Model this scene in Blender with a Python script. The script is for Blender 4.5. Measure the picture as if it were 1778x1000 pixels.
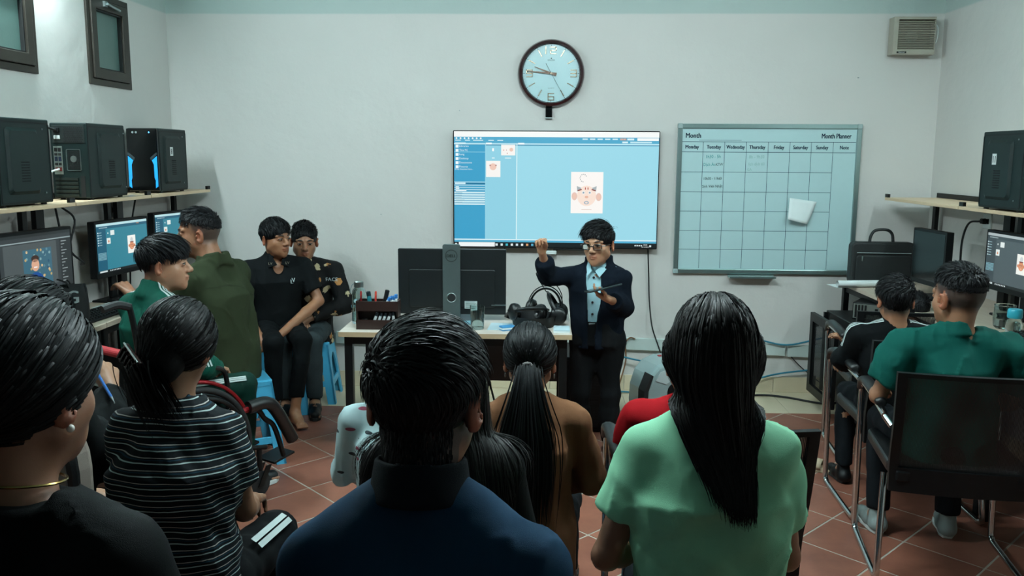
import bpy, bmesh, math, random
import numpy as np
from mathutils import Vector, Matrix, Euler
for o in list(bpy.data.objects): bpy.data.objects.remove(o)
SC = bpy.context.scene
COL = SC.collection
PI = math.pi
random.seed(4); RNG = np.random.default_rng(4)

# ---------------- camera ----------------
FPX = 1500.0; CAMH = 1.56; YB = 5.72
_d = np.array([56., -228., FPX]); _d /= np.linalg.norm(_d)
_x = np.array([1., .0114, 0.]); _x[2] = -(_x[0]*_d[0]+_x[1]*_d[1])/_d[2]; _x /= np.linalg.norm(_x)
_z = np.cross(_x, _d)
CR = np.stack([_x, _d, _z], 1)                       # camera(x right, y down, z forward) = CR @ world
cam = bpy.data.cameras.new('camera'); cam.sensor_width = 36.0; cam.lens = 36.0*FPX/1778.0
cam.clip_start = .05; cam.clip_end = 60
cam_ob = bpy.data.objects.new('camera', cam); COL.objects.link(cam_ob)
cam_ob.matrix_world = Matrix(((CR[0,0], -CR[1,0], -CR[2,0], 0), (CR[0,1], -CR[1,1], -CR[2,1], 0), (CR[0,2], -CR[1,2], -CR[2,2], CAMH), (0,0,0,1)))
SC.camera = cam_ob
def P(px, py, X=None, Y=None, Z=None):
    """point of the room seen at a photograph pixel, on the plane X=, Y= or Z="""
    r = CR.T @ np.array([(px-889)/FPX, (py-500)/FPX, 1.])
    t = (X/r[0]) if X is not None else (Y/r[1]) if Y is not None else ((Z-CAMH)/r[2])
    p = r*t + np.array([0, 0, CAMH]); return Vector(p)

# ---------------- world and exposure ----------------
w = bpy.data.worlds.new('world'); SC.world = w; w.use_nodes = True
w.node_tree.nodes['Background'].inputs[0].default_value = (.35, .5, .55, 1)
w.node_tree.nodes['Background'].inputs[1].default_value = .05
SC.view_settings.view_transform = 'Standard'; SC.view_settings.look = 'None'
SC.view_settings.exposure = 0.0; SC.view_settings.gamma = 1.0; SC.view_settings.use_curve_mapping = False
CEIL_POWER = 255.0          # twin tube on the ceiling
TUBE_POWER = 270.0           # strength of the fluorescent tubes on the side walls
TUBE_COL = (.83, 1.0, 1.035)

# ---------------- helpers ----------------
def lin(c):
    if isinstance(c, str):
        c = [int(c[i:i+2], 16)/255 for i in (1, 3, 5)]
    return tuple(((v/12.92) if v <= .04045 else ((v+.055)/1.055)**2.4) for v in c[:3])
MATS = {}
def nt(name):
    m = bpy.data.materials.new(name); m.use_nodes = True
    return m, m.node_tree.nodes, m.node_tree.links, m.node_tree.nodes['Principled BSDF']
def mat(name, col, rough=.5, metal=0., noise=0., nscale=30., bump=0., bscale=200., spec=.5, trans=0., coat=0., emis=0., sheen=0.):
    """plain procedural material: colour with a little noise, fine bump"""
    if name in MATS: return MATS[name]
    m, N, L, b = nt(name); c = lin(col)
    b.inputs['Base Color'].default_value = (*c, 1); b.inputs['Roughness'].default_value = rough
    b.inputs['Metallic'].default_value = metal; b.inputs['Specular IOR Level'].default_value = spec
    b.inputs['Transmission Weight'].default_value = trans; b.inputs['Coat Weight'].default_value = coat
    if sheen: b.inputs['Sheen Weight'].default_value = sheen
    if emis: b.inputs['Emission Color'].default_value = (*c, 1); b.inputs['Emission Strength'].default_value = emis
    tc = N.new('ShaderNodeTexCoord')
    if noise:
        n = N.new('ShaderNodeTexNoise'); n.inputs['Scale'].default_value = nscale; n.inputs['Detail'].default_value = 5
        r = N.new('ShaderNodeMix'); r.data_type = 'RGBA'
        r.inputs['A'].default_value = (*[v*(1-noise) for v in c], 1); r.inputs['B'].default_value = (*[min(1, v*(1+noise)) for v in c], 1)
        L.new(tc.outputs['Object'], n.inputs['Vector']); L.new(n.outputs['Fac'], r.inputs['Factor']); L.new(r.outputs['Result'], b.inputs['Base Color'])
    if bump:
        n = N.new('ShaderNodeTexNoise'); n.inputs['Scale'].default_value = bscale; n.inputs['Detail'].default_value = 3
        u = N.new('ShaderNodeBump'); u.inputs['Strength'].default_value = bump; u.inputs['Distance'].default_value = .004
        L.new(tc.outputs['Object'], n.inputs['Vector']); L.new(n.outputs['Fac'], u.inputs['Height']); L.new(u.outputs['Normal'], b.inputs['Normal'])
    MATS[name] = m; return m
def attr_mat(name, rough=.55, emis=0., spec=.4, bump=0.):
    if name in MATS: return MATS[name]
    m, N, L, b = nt(name); a = N.new('ShaderNodeAttribute'); a.attribute_name = 'Col'
    b.inputs['Roughness'].default_value = rough; b.inputs['Specular IOR Level'].default_value = spec
    if emis:
        b.inputs['Base Color'].default_value = (.01, .01, .01, 1)
        L.new(a.outputs['Color'], b.inputs['Emission Color']); b.inputs['Emission Strength'].default_value = emis
    else: L.new(a.outputs['Color'], b.inputs['Base Color'])
    if bump:
        tc = N.new('ShaderNodeTexCoord'); n = N.new('ShaderNodeTexNoise'); n.inputs['Scale'].default_value = 350
        u = N.new('ShaderNodeBump'); u.inputs['Strength'].default_value = bump; u.inputs['Distance'].default_value = .002
        L.new(tc.outputs['Object'], n.inputs['Vector']); L.new(n.outputs['Fac'], u.inputs['Height']); L.new(u.outputs['Normal'], b.inputs['Normal'])
    MATS[name] = m; return m

def tag(o, label=None, cat=None, group=None, kind=None):
    if label: o['label'] = label
    if cat: o['category'] = cat
    if group: o['group'] = group
    if kind: o['kind'] = kind
    return o
def thing(name, label, cat, loc=(0, 0, 0), rz=0., group=None):
    o = bpy.data.objects.new(name, None); COL.objects.link(o); o.empty_display_size = .1
    o.location = loc; o.rotation_euler = (0, 0, rz); return tag(o, label, cat, group)
def copy_tree(o, parent=None):
    c = o.copy(); COL.objects.link(c); c.parent = parent
    for ch in list(o.children): copy_tree(ch, c)
    return c
def rot(axis, a): return np.array(Matrix.Rotation(a, 3, axis))
def frame(zdir, ydir=(0, 0, 1)):
    z = np.array(zdir, float); z /= np.linalg.norm(z); y = np.array(ydir, float)
    x = np.cross(y, z)
    if np.linalg.norm(x) < 1e-6: x = np.cross((1, 0, 0), z)
    x /= np.linalg.norm(x); return np.stack([x, np.cross(z, x), z], 1)

class MB:
    def __init__(s): s.v = []; s.f = []
    def add(s, v, f):
        n = len(s.v); s.v += [tuple(map(float, q)) for q in v]; s.f += [tuple(i+n for i in q) for q in f]; return s
    def box(s, c, size, R=None, taper=1.0):
        hx, hy, hz = [q/2 for q in size]; c = np.array(c, float)
        v = [(sx*hx*(taper if sz > 0 else 1), sy*hy*(taper if sz > 0 else 1), sz*hz) for sz in (-1, 1) for sy in (-1, 1) for sx in (-1, 1)]
        v = np.array(v) if R is None else np.array(v) @ np.array(R).T
        return s.add(v+c, [(0, 2, 3, 1), (4, 5, 7, 6), (0, 1, 5, 4), (2, 6, 7, 3), (0, 4, 6, 2), (1, 3, 7, 5)])
    def span(s, a, b):
        a = np.array(a, float); b = np.array(b, float); return s.box((a+b)/2, np.abs(b-a))
    def ring(s, rings, closed=False, caps=True):
        n = len(rings[0]); m = len(rings); v = [q for r in rings for q in r]; f = []
        for i in range(m if closed else m-1):
            j = (i+1) % m
            for k in range(n): f.append((i*n+k, i*n+(k+1) % n, j*n+(k+1) % n, j*n+k))
        if caps and not closed:
            f.append(tuple(range(n-1, -1, -1))); f.append(tuple((m-1)*n+k for k in range(n)))
        return s.add(v, f)
    def cyl(s, a, b, r, r2=None, n=14):
        a = np.array(a, float); b = np.array(b, float); R = frame(b-a, (0, 1, 0) if abs((b-a)[2]) > .9*np.linalg.norm(b-a) else (0, 0, 1)); r2 = r if r2 is None else r2
        c = [(math.cos(2*PI*k/n), math.sin(2*PI*k/n)) for k in range(n)]
        return s.ring([[p+R @ np.array((x*q, y*q, 0)) for x, y in c] for p, q in ((a, r), (b, r2))])
    def tube(s, pts, r, n=8, closed=False, flat=1.0):
        pts = [np.array(p, float) for p in pts]; m = len(pts); rings = []; up = None
        for i, p in enumerate(pts):
            t = (pts[(i+1) % m]-pts[i-1]) if closed else pts[min(i+1, m-1)]-pts[max(i-1, 0)]
            t = t/(np.linalg.norm(t)+1e-12)
            if up is None: up = np.array((0, 0, 1.)) if abs(t[2]) < .9 else np.array((1., 0, 0))
            x = np.cross(up, t); x /= (np.linalg.norm(x)+1e-12); up = np.cross(t, x)
            rr = r[i] if hasattr(r, '__len__') else r
            rings.append([p+x*rr*math.cos(2*PI*k/n)+up*rr*flat*math.sin(2*PI*k/n) for k in range(n)])
        return s.ring(rings, closed)
    def lathe(s, prof, c=(0, 0, 0), n=24, R=None, caps=True):
        R = np.eye(3) if R is None else np.array(R); c = np.array(c, float)
        return s.ring([[c+R @ np.array((r*math.cos(2*PI*k/n), r*math.sin(2*PI*k/n), z)) for k in range(n)] for r, z in prof], caps=caps)
    def prism(s, poly, t0, t1, R=None, c=(0, 0, 0)):
        """poly in local xy, extruded along local z"""
        R = np.eye(3) if R is None else np.array(R); c = np.array(c, float); n = len(poly)
        A = [c+R @ np.array((x, y, t0)) for x, y in poly]; B = [c+R @ np.array((x, y, t1)) for x, y in poly]
        return s.add(A+B, [tuple(range(n-1, -1, -1)), tuple(range(n, 2*n))]+[(k, (k+1) % n, n+(k+1) % n, n+k) for k in range(n)])
    def frame_prism(s, outer, inner, t0, t1, R=None, c=(0, 0, 0)):
        """closed band between two outlines of equal point count"""
        R = np.eye(3) if R is None else np.array(R); c = np.array(c, float); n = len(outer)
        pts = [c+R @ np.array((x, y, t)) for t in (t0, t1) for poly in (outer, inner) for x, y in poly]
        f = []
        for k in range(n):
            j = (k+1) % n
            f += [(k, n+k, n+j, j), (2*n+k, 2*n+j, 3*n+j, 3*n+k), (k, j, 2*n+j, 2*n+k), (n+k, 3*n+k, 3*n+j, n+j)]
        return s.add(pts, f)
    def ball(s, c, r, n=12, m=8, R=None):
        r = (r, r, r) if not hasattr(r, '__len__') else r; R = np.eye(3) if R is None else np.array(R); c = np.array(c, float)
        rings = []
        for i in range(m+1):
            a = -PI/2+PI*i/m; q = max(math.cos(a), 1e-3)
            rings.append([c+R @ np.array((r[0]*q*math.cos(2*PI*k/n), r[1]*q*math.sin(2*PI*k/n), r[2]*math.sin(a))) for k in range(n)])
        return s.ring(rings)
    def build(s, name, m, parent=None, bevel=0., smooth=False, angle=40, seg=2):
        me = bpy.data.meshes.new(name); me.from_pydata(s.v, [], s.f); me.validate(); me.materials.append(m)
        bm = bmesh.new(); bm.from_mesh(me); bmesh.ops.recalc_face_normals(bm, faces=bm.faces); bm.to_mesh(me); bm.free()
        if smooth:
            me.polygons.foreach_set('use_smooth', [True]*len(me.polygons)); me.set_sharp_from_angle(angle=math.radians(angle))
        o = bpy.data.objects.new(name, me); COL.objects.link(o); o.parent = parent
        if bevel:
            md = o.modifiers.new('bevel', 'BEVEL'); md.width = bevel; md.segments = seg; md.limit_method = 'ANGLE'; md.angle_limit = math.radians(35)
        return o
def rrect(w, h, r, n=4, cx=0, cy=0):
    p = []
    for (sx, sy, a0) in ((1, 1, 0), (-1, 1, 90), (-1, -1, 180), (1, -1, 270)):
        for k in range(n+1):
            a = math.radians(a0+90*k/n); p.append((cx+sx*(w/2-r)+r*math.cos(a), cy+sy*(h/2-r)+r*math.sin(a)))
    return p
def smooth_path(pts, n=6, closed=False):
    """Catmull-Rom through points"""
    pts = [np.array(p, float) for p in pts]; m = len(pts); out = []
    for i in range(m if closed else m-1):
        p0 = pts[i-1] if (closed or i > 0) else 2*pts[0]-pts[1]
        p1 = pts[i]; p2 = pts[(i+1) % m]
        p3 = pts[(i+2) % m] if (closed or i+2 < m) else 2*pts[-1]-pts[-2]
        for k in range(n):
            t = k/n
            out.append(.5*((2*p1)+(-p0+p2)*t+(2*p0-5*p1+4*p2-p3)*t*t+(-p0+3*p1-3*p2+p3)*t**3))
    if not closed: out.append(pts[-1])
    return out
def cable(name, pts, r, m, parent=None, n=6):
    return MB().tube(smooth_path(pts, 6), r, n).build(name, m, parent, smooth=True, angle=80)

_TXT = {}
def text_geo(s):
    """flat outline of a line of lettering, height of capitals about .7"""
    if s in _TXT: return _TXT[s]
    cu = bpy.data.curves.new('lettering', 'FONT'); cu.body = s; cu.resolution_u = 2
    o = bpy.data.objects.new('lettering', cu); COL.objects.link(o)
    bpy.context.view_layer.update()
    me = bpy.data.meshes.new_from_object(o.evaluated_get(bpy.context.evaluated_depsgraph_get()))
    v = [tuple(q.co[:2]) for q in me.vertices]; f = [tuple(p.vertices) for p in me.polygons]
    bpy.data.objects.remove(o); bpy.data.curves.remove(cu); bpy.data.meshes.remove(me)
    _TXT[s] = (v, f); return _TXT[s]
class GR:
    """flat print made of coloured shapes on a sheet (x right, y up, z out of the sheet)"""
    def __init__(s, lay=.0004): s.v = []; s.f = []; s.c = []; s.lay = lay
    def _a(s, v, f, col, L):
        n = len(s.v); s.v += [(x, y, L*s.lay) for x, y in v]; s.f += [tuple(i+n for i in q) for q in f]; s.c += [lin(col)]*len(v)
    def poly(s, p, col, L=1): s._a(p, [tuple(range(len(p)))], col, L); return s
    def rect(s, x0, y0, x1, y1, col, L=1): return s.poly([(x0, y0), (x1, y0), (x1, y1), (x0, y1)], col, L)
    def disc(s, x, y, rx, col, L=1, ry=None, n=20, a=0):
        ry = rx if ry is None else ry; ca, sa = math.cos(a), math.sin(a)
        return s.poly([(x+rx*math.cos(2*PI*k/n)*ca-ry*math.sin(2*PI*k/n)*sa, y+rx*math.cos(2*PI*k/n)*sa+ry*math.sin(2*PI*k/n)*ca) for k in range(n)], col, L)
    def line(s, x0, y0, x1, y1, w, col, L=1):
        dx, dy = x1-x0, y1-y0; l = math.hypot(dx, dy); nx, ny = -dy/l*w/2, dx/l*w/2
        return s.poly([(x0-nx, y0-ny), (x1-nx, y1-ny), (x1+nx, y1+ny), (x0+nx, y0+ny)], col, L)
    def text(s, t, x, y, size, col, L=1, align='c', sx=1.0, a=0., bold=0.):
        v, f = text_geo(t)
        if not v: return s
        x0 = min(q[0] for q in v); x1 = max(q[0] for q in v); off = {'c': (x0+x1)/2, 'l': x0, 'r': x1}[align]; ca, sa = math.cos(a), math.sin(a)
        for ox in ([0] if not bold else [-bold, 0, bold]):
            s._a([(x+ox+((q[0]-off)*sx*ca-q[1]*sa)*size, y+((q[0]-off)*sx*sa+q[1]*ca)*size) for q in v], f, col, L)
        return s
    def build(s, name, m, parent=None, loc=(0, 0, 0), R=None):
        me = bpy.data.meshes.new(name); me.from_pydata(s.v, [], s.f); me.materials.append(m)
        a = me.color_attributes.new('Col', 'FLOAT_COLOR', 'POINT'); a.data.foreach_set('color', np.array([(*c, 1) for c in s.c], np.float32).ravel())
        o = bpy.data.objects.new(name, me); COL.objects.link(o); o.parent = parent
        if R is None: R = Matrix.Rotation(PI/2, 3, 'X')
        o.matrix_local = Matrix.Translation(loc) @ Matrix(R).to_4x4(); return o
PRINT = attr_mat('flat_print', .5); SCREEN = attr_mat('lit_screen', .3, emis=1.0); GLOSSPRINT = attr_mat('gloss_print', .25)

# shared materials
BLACK = mat('black_plastic', '#0a0d0f', .5, noise=.15, bump=.1, bscale=600, spec=.25)
BLACKM = mat('black_powder_coat', '#080b0c', .45, noise=.2, bump=.1, bscale=800, spec=.3)
RUBBER = mat('black_rubber', '#121415', .7)
CHROME = mat('chrome', '#c8cccc', .16, metal=1.)
STEEL = mat('brushed_steel', '#9aa3a3', .35, metal=1., noise=.1)
WHITEP = mat('white_plastic', '#cfd8d6', .4, noise=.03)
GREYP = mat('grey_plastic', '#7f8a8a', .45, noise=.05)
PAPER = mat('paper', '#d5dedd', .8, noise=.03)
# ================= the room =================
XL, XR, YR, ZC = -2.464, 2.505, -1.3, 2.95
def wall_mat(name, base, upper, zline):
    m, N, L, b = nt(name); g = N.new('ShaderNodeNewGeometry'); sp = N.new('ShaderNodeSeparateXYZ'); L.new(g.outputs['Position'], sp.inputs[0])
    n = N.new('ShaderNodeTexNoise'); n.inputs['Scale'].default_value = 2.2; n.inputs['Detail'].default_value = 6; L.new(g.outputs['Position'], n.inputs['Vector'])
    # wavering brushed edge of the upper band of paint
    ma = N.new('ShaderNodeMath'); ma.operation = 'MULTIPLY_ADD'; ma.inputs[1].default_value = .012; L.new(n.outputs['Fac'], ma.inputs[0]); L.new(sp.outputs['Z'], ma.inputs[2])
    st = N.new('ShaderNodeMapRange'); st.inputs['From Min'].default_value = zline; st.inputs['From Max'].default_value = zline+.012; L.new(ma.outputs[0], st.inputs['Value'])
    c1, c2 = lin(base), lin(upper)
    mx0 = N.new('ShaderNodeMix'); mx0.data_type = 'RGBA'; mx0.inputs['A'].default_value = (*[v*.94 for v in c1], 1); mx0.inputs['B'].default_value = (*[min(1, v*1.05) for v in c1], 1); L.new(n.outputs['Fac'], mx0.inputs['Factor'])
    mx = N.new('ShaderNodeMix'); mx.data_type = 'RGBA'; mx.inputs['B'].default_value = (*c2, 1); L.new(mx0.outputs['Result'], mx.inputs['A']); L.new(st.outputs[0], mx.inputs['Factor'])
    L.new(mx.outputs['Result'], b.inputs['Base Color']); b.inputs['Roughness'].default_value = .6; b.inputs['Specular IOR Level'].default_value = .25
    n2 = N.new('ShaderNodeTexNoise'); n2.inputs['Scale'].default_value = 9; n2.inputs['Detail'].default_value = 8; L.new(g.outputs['Position'], n2.inputs['Vector'])
    u = N.new('ShaderNodeBump'); u.inputs['Strength'].default_value = .25; u.inputs['Distance'].default_value = .02; L.new(n2.outputs['Fac'], u.inputs['Height']); L.new(u.outputs['Normal'], b.inputs['Normal'])
    return m
WALL = wall_mat('cream_wall_paint', '#c6c4c0', '#a8b6b2', 2.462)
def struct(name, mb, m, **k): return tag(mb.build(name, m, **k), kind='structure')
T = .12
# left wall with two window openings
W1 = (3.70, 4.205, 1.945, 2.43); W2 = (4.70, 5.165, 1.94, 2.43)   # y0 y1 z0 z1
mb = MB(); zs0, zs1 = 1.94, 2.43
mb.span((XL-T, YR, 0), (XL, YB+T, zs0)); mb.span((XL-T, YR, zs1), (XL, YB+T, ZC))
for a, b_ in ((YR, W1[0]), (W1[1], W2[0]), (W2[1], YB+T)): mb.span((XL-T, a, zs0), (XL, b_, zs1))
struct('wall_left', mb, WALL)
struct('wall_right', MB().span((XR, YR, 0), (XR+T, YB+T, ZC)), WALL)
wall_back = struct('wall_back', MB().span((XL, YB, 0), (XR, YB+T, ZC)), WALL)
struct('wall_front', MB().span((XL-T, YR-T, 0), (XR+T, YR, ZC)), mat('dark_rear_wall', '#3c4446', .9))  # unseen wall behind the camera, coloured dark to keep bounced light down
struct('ceiling', MB().span((XL-T, YR-T, ZC), (XR+T, YB+T, ZC+.1)), mat('ceiling_paint', '#8fb4b0', .7))
# floor: terracotta tiles laid diagonally, a strip of beige tiles along the far wall
GROUT = mat('grout', '#a89f92', .85, noise=.15, nscale=40)
YS = 5.225
floor = struct('floor', MB().span((XL, YR, -.08), (XR, YB, -.0015)), GROUT)
def tile_mat(name, c1, c2, rough):
    m, N, L, b = nt(name); g = N.new('ShaderNodeNewGeometry'); oi = N.new('ShaderNodeObjectInfo')
    n = N.new('ShaderNodeTexNoise'); n.inputs['Scale'].default_value = 5; n.inputs['Detail'].default_value = 7; n.inputs['Roughness'].default_value = .65; L.new(g.outputs['Position'], n.inputs['Vector'])
    ad = N.new('ShaderNodeMath'); ad.operation = 'MULTIPLY_ADD'; ad.inputs[1].default_value = .35; L.new(oi.outputs['Random'], ad.inputs[0]); L.new(n.outputs['Fac'], ad.inputs[2])
    r = N.new('ShaderNodeMapRange'); r.inputs['From Min'].default_value = .35; r.inputs['From Max'].default_value = 1.0; L.new(ad.outputs[0], r.inputs['Value'])
    mx = N.new('ShaderNodeMix'); mx.data_type = 'RGBA'; mx.inputs['A'].default_value = (*lin(c1), 1); mx.inputs['B'].default_value = (*lin(c2), 1); L.new(r.outputs[0], mx.inputs['Factor'])
    L.new(mx.outputs['Result'], b.inputs['Base Color']); b.inputs['Roughness'].default_value = rough; b.inputs['Specular IOR Level'].default_value = .35
    u = N.new('ShaderNodeBump'); u.inputs['Strength'].default_value = .08; L.new(n.outputs['Fac'], u.inputs['Height']); L.new(u.outputs['Normal'], b.inputs['Normal'])
    return m
TERRA = tile_mat('terracotta_tile', '#744739', '#9c6450', .42); BEIGE = tile_mat('beige_tile', '#c6b89c', '#d2c6ac', .3)
HX, HY, GX, GY = .2165, .2255, 1.283, 3.647; g = .0045
def clip_poly(p, axis, lim, keep_less):
    out = []
    for i in range(len(p)):
        a, b_ = p[i], p[(i+1) % len(p)]; ia = (a[axis] <= lim) == keep_less; ib = (b_[axis] <= lim) == keep_less
        if ia: out.append(a)
        if ia != ib:
            t = (lim-a[axis])/(b_[axis]-a[axis]); out.append((a[0]+t*(b_[0]-a[0]), a[1]+t*(b_[1]-a[1])))
    return out
full = None; rest = MB()
for i in range(-24, 12):
    for j in range(-26, 12):
        if (i+j) % 2 == 0: continue
        cx, cy = GX+i*HX, GY+j*HY
        p = [(cx+HX-g*1.4, cy), (cx, cy+HY-g*1.4), (cx-HX+g*1.4, cy), (cx, cy-HY+g*1.4)]
        q = p
        for ax, lim, kl in ((1, YS-.003, True), (0, XR-.002, True), (0, XL+.002, False), (1, YR+.002, False)):
            q = clip_poly(q, ax, lim, kl)
            if len(q) < 3: break
        if len(q) < 3: continue
        if cy < 2.75: rest.prism(q, -.03, 0); continue
        if q == p:
            if full is None:
                full = MB().prism([(x-cx, y-cy) for x, y in p], -.03, 0).build('tile', TERRA, floor); o = full
            else: o = full.copy(); COL.objects.link(o)
            o.location = (cx, cy, random.uniform(-.0008, 0))
        else: MB().prism(q, -.03, 0).build('tile', TERRA, floor)
tag(rest.build('tiles', TERRA, floor), kind='stuff')
x = XL
while x < XR-.02:
    x1 = min(x+.5, XR); MB().span((x+.002, YS+.003, -.03), (x1-.002, YB-.002, .0005)).build('tile', BEIGE, floor); x = x1
# skirting of beige tiles on the far wall
bb = tag(bpy.data.objects.new('baseboard_back', None), kind='structure'); COL.objects.link(bb)
x = XL+.02
while x < XR-.02:
    x1 = min(x+.5, XR); MB().span((x+.0015, YB-.012, .001), (x1-.0015, YB-.0005, .105)).build('skirting_tile', BEIGE, bb, bevel=.002); x = x1
bl = tag(bpy.data.objects.new('baseboard_left', None), kind='structure'); COL.objects.link(bl)
br = tag(bpy.data.objects.new('baseboard_right', None), kind='structure'); COL.objects.link(br)
for par, xa, xb in ((bl, XL+.0005, XL+.012), (br, XR-.012, XR-.0005)):
    y = 2.7
    while y < YB-.03:
        MB().span((xa, y+.0015, .001), (xb, min(y+.5, YB-.014)-.0015, .105)).build('skirting_tile', BEIGE, par, bevel=.002); y += .5
# cable trunking along the far wall, below the screen
TRUNK = mat('trunking_pvc', '#b9c6c2', .4, noise=.04)
for k, (xa, xb, za, zb) in enumerate(((-1.40, .50, .34, .33), (.505, 1.62, .325, .295), (1.635, XR-.01, .29, .27))):
    mb = MB(); mb.add([(xa, YB-.03, za-.04), (xb, YB-.03, zb-.04), (xb, YB-.03, zb+.04), (xa, YB-.03, za+.04), (xa, YB-.001, za-.04), (xb, YB-.001, zb-.04), (xb, YB-.001, zb+.04), (xa, YB-.001, za+.04)],
           [(0, 1, 2, 3), (4, 7, 6, 5), (0, 4, 5, 1), (3, 2, 6, 7), (0, 3, 7, 4), (1, 5, 6, 2)])
    o = mb.build('cable_trunking', TRUNK, bevel=.003)
    tag(o, ['white plastic cable trunking on far wall behind the presenter table', 'white cable trunking on far wall right of the presenter', 'white cable trunking on far wall ending behind the metal cabinet'][k], 'trunking', 'cable trunking on the far wall')
# windows: dark aluminium hopper windows in the left wall
ALU = mat('dark_bronze_aluminium', '#34302a', .42, metal=.5, noise=.1)
PANE = mat('frosted_pane', '#5e7a74', .35, trans=.25, noise=.1, nscale=8, bump=.15, bscale=90)
def window(n, y0, y1, z0, z1):
    r = tag(bpy.data.objects.new('window_%d' % n, None), kind='structure'); COL.objects.link(r); r.location = (XL, (y0+y1)/2, z0)
    wy, hz = (y1-y0)/2, z1-z0
    R = np.array([[0, 0, 1], [1, 0, 0], [0, 1, 0]])  # local x->Y, y->Z, z->X
    def rect(m): return [(wy-m, m), (wy-m, hz-m), (-wy+m, hz-m), (-wy+m, m)]
    MB().frame_prism(rect(-.004), rect(.028), -.06, .012, R).build('window_frame', ALU, r, bevel=.002)
    MB().frame_prism(rect(.031), rect(.085), -.045, .022, R).build('window_sash', ALU, r, bevel=.004)
    MB().frame_prism(rect(.085), rect(.093), -.02, .010, R).build('glazing_bead', mat('gasket', '#0b0d0d', .6), r)
    MB().span((-.018, -wy+.088, .088), (-.010, wy-.088, hz-.088)).build('pane', PANE, r)
    h = MB(); h.box((.028, -wy*.25, hz-.05), (.012, .03, .03)); h.cyl((.04, -wy*.25, hz-.05), (.04, wy*.35, hz-.065), .007); h.build('latch_handle', STEEL, r, smooth=True)
    mb = MB().span((XL-T-.02, y0-.05, z0-.05), (XL-T-.01, y1+.05, z1+.05)); return r
window(1, *W1); window(2, *W2)
# plain outer wall behind the windows, seen through their panes
struct('wall_outer', MB().span((XL-T-.35, 3.2, 1.6), (XL-T-.3, 5.6, 2.8)), mat('outer_wall', '#6d827c', .8))
# fluorescent tubes high on the side walls
def tube_lamp(x, y, sgn, label):
    r = thing('tube_lamp', label, 'lamp', (x, y, 2.56), 0, 'tube lamps on the side walls')
    L2 = .6
    MB().span((-sgn*.0, -L2, -.03), (sgn*.035, L2, .03)).build('housing', WHITEP, r, bevel=.006)
    for s in (-1, 1): MB().box((sgn*.055, s*(L2-.01), 0), (.045, .02, .05)).build('tube_holder', WHITEP, r, bevel=.004)
    m, N, Lk, b = nt('fluorescent_tube_'+('left' if sgn > 0 else 'right')); b.inputs['Base Color'].default_value = (.9, .9, .9, 1)
    b.inputs['Emission Color'].default_value = (*TUBE_COL, 1); b.inputs['Emission Strength'].default_value = TUBE_POWER*(1.25 if sgn > 0 else .8)
    MB().cyl((sgn*.06, -L2+.02, 0), (sgn*.06, L2-.02, 0), .016, n=16).build('fluorescent_tube', m, r, smooth=True)
def ceiling_lamp(x, y, label):
    r = thing('ceiling_lamp', label, 'lamp', (x, y, ZC-.07), 0)
    MB().span((-.62, -.07, .02), (.62, .07, .0695)).build('housing', WHITEP, r, bevel=.006)
    m, N, Lk, b = nt('ceiling_tube'); b.inputs['Base Color'].default_value = (.9, .9, .9, 1); b.inputs['Emission Color'].default_value = (*TUBE_COL, 1); b.inputs['Emission Strength'].default_value = CEIL_POWER
    for s in (-1, 1):
        MB().cyl((-.58, s*.035, 0), (.58, s*.035, 0), .016, n=16).build('fluorescent_tube', m, r, smooth=True)
        MB().box((s*.60, 0, .0), (.02, .12, .045)).build('tube_holder', WHITEP, r, bevel=.004)
ceiling_lamp(.1, 2.75, 'twin fluorescent tube lamp on the ceiling over the front row')
tube_lamp(XL, 3.75, 1, 'fluorescent tube lamp high on the left wall above the windows')
tube_lamp(XR, 3.55, -1, 'fluorescent tube lamp high on the right wall above the shelf')
# ================= furniture along the side walls =================
def wood_mat(name, c1, c2, axis_scale):
    m, N, L, b = nt(name); tc = N.new('ShaderNodeTexCoord'); mp = N.new('ShaderNodeMapping'); mp.inputs['Scale'].default_value = axis_scale
    n = N.new('ShaderNodeTexNoise'); n.inputs['Scale'].default_value = 3; n.inputs['Detail'].default_value = 8
    L.new(tc.outputs['Object'], mp.inputs[0]); L.new(mp.outputs[0], n.inputs['Vector'])
    mx = N.new('ShaderNodeMix'); mx.data_type = 'RGBA'; mx.inputs['A'].default_value = (*lin(c1), 1); mx.inputs['B'].default_value = (*lin(c2), 1)
    L.new(n.outputs['Fac'], mx.inputs['Factor']); L.new(mx.outputs['Result'], b.inputs['Base Color']); b.inputs['Roughness'].default_value = .4; return m
WOODY = wood_mat('pale_wood_grain_y', '#b3a08c', '#cdbfae', (14, 1.2, 14)); WOODX = wood_mat('pale_wood_grain_x', '#b3a598', '#d2cac0', (1.2, 14, 14))
WOODS = wood_mat('tan_shelf_wood', '#c4a583', '#dcc4a4', (14, 1.2, 14)); WOODEDGE = wood_mat('pale_wood_edge', '#a58e70', '#bfa988', (2, 2, 20))
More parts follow.
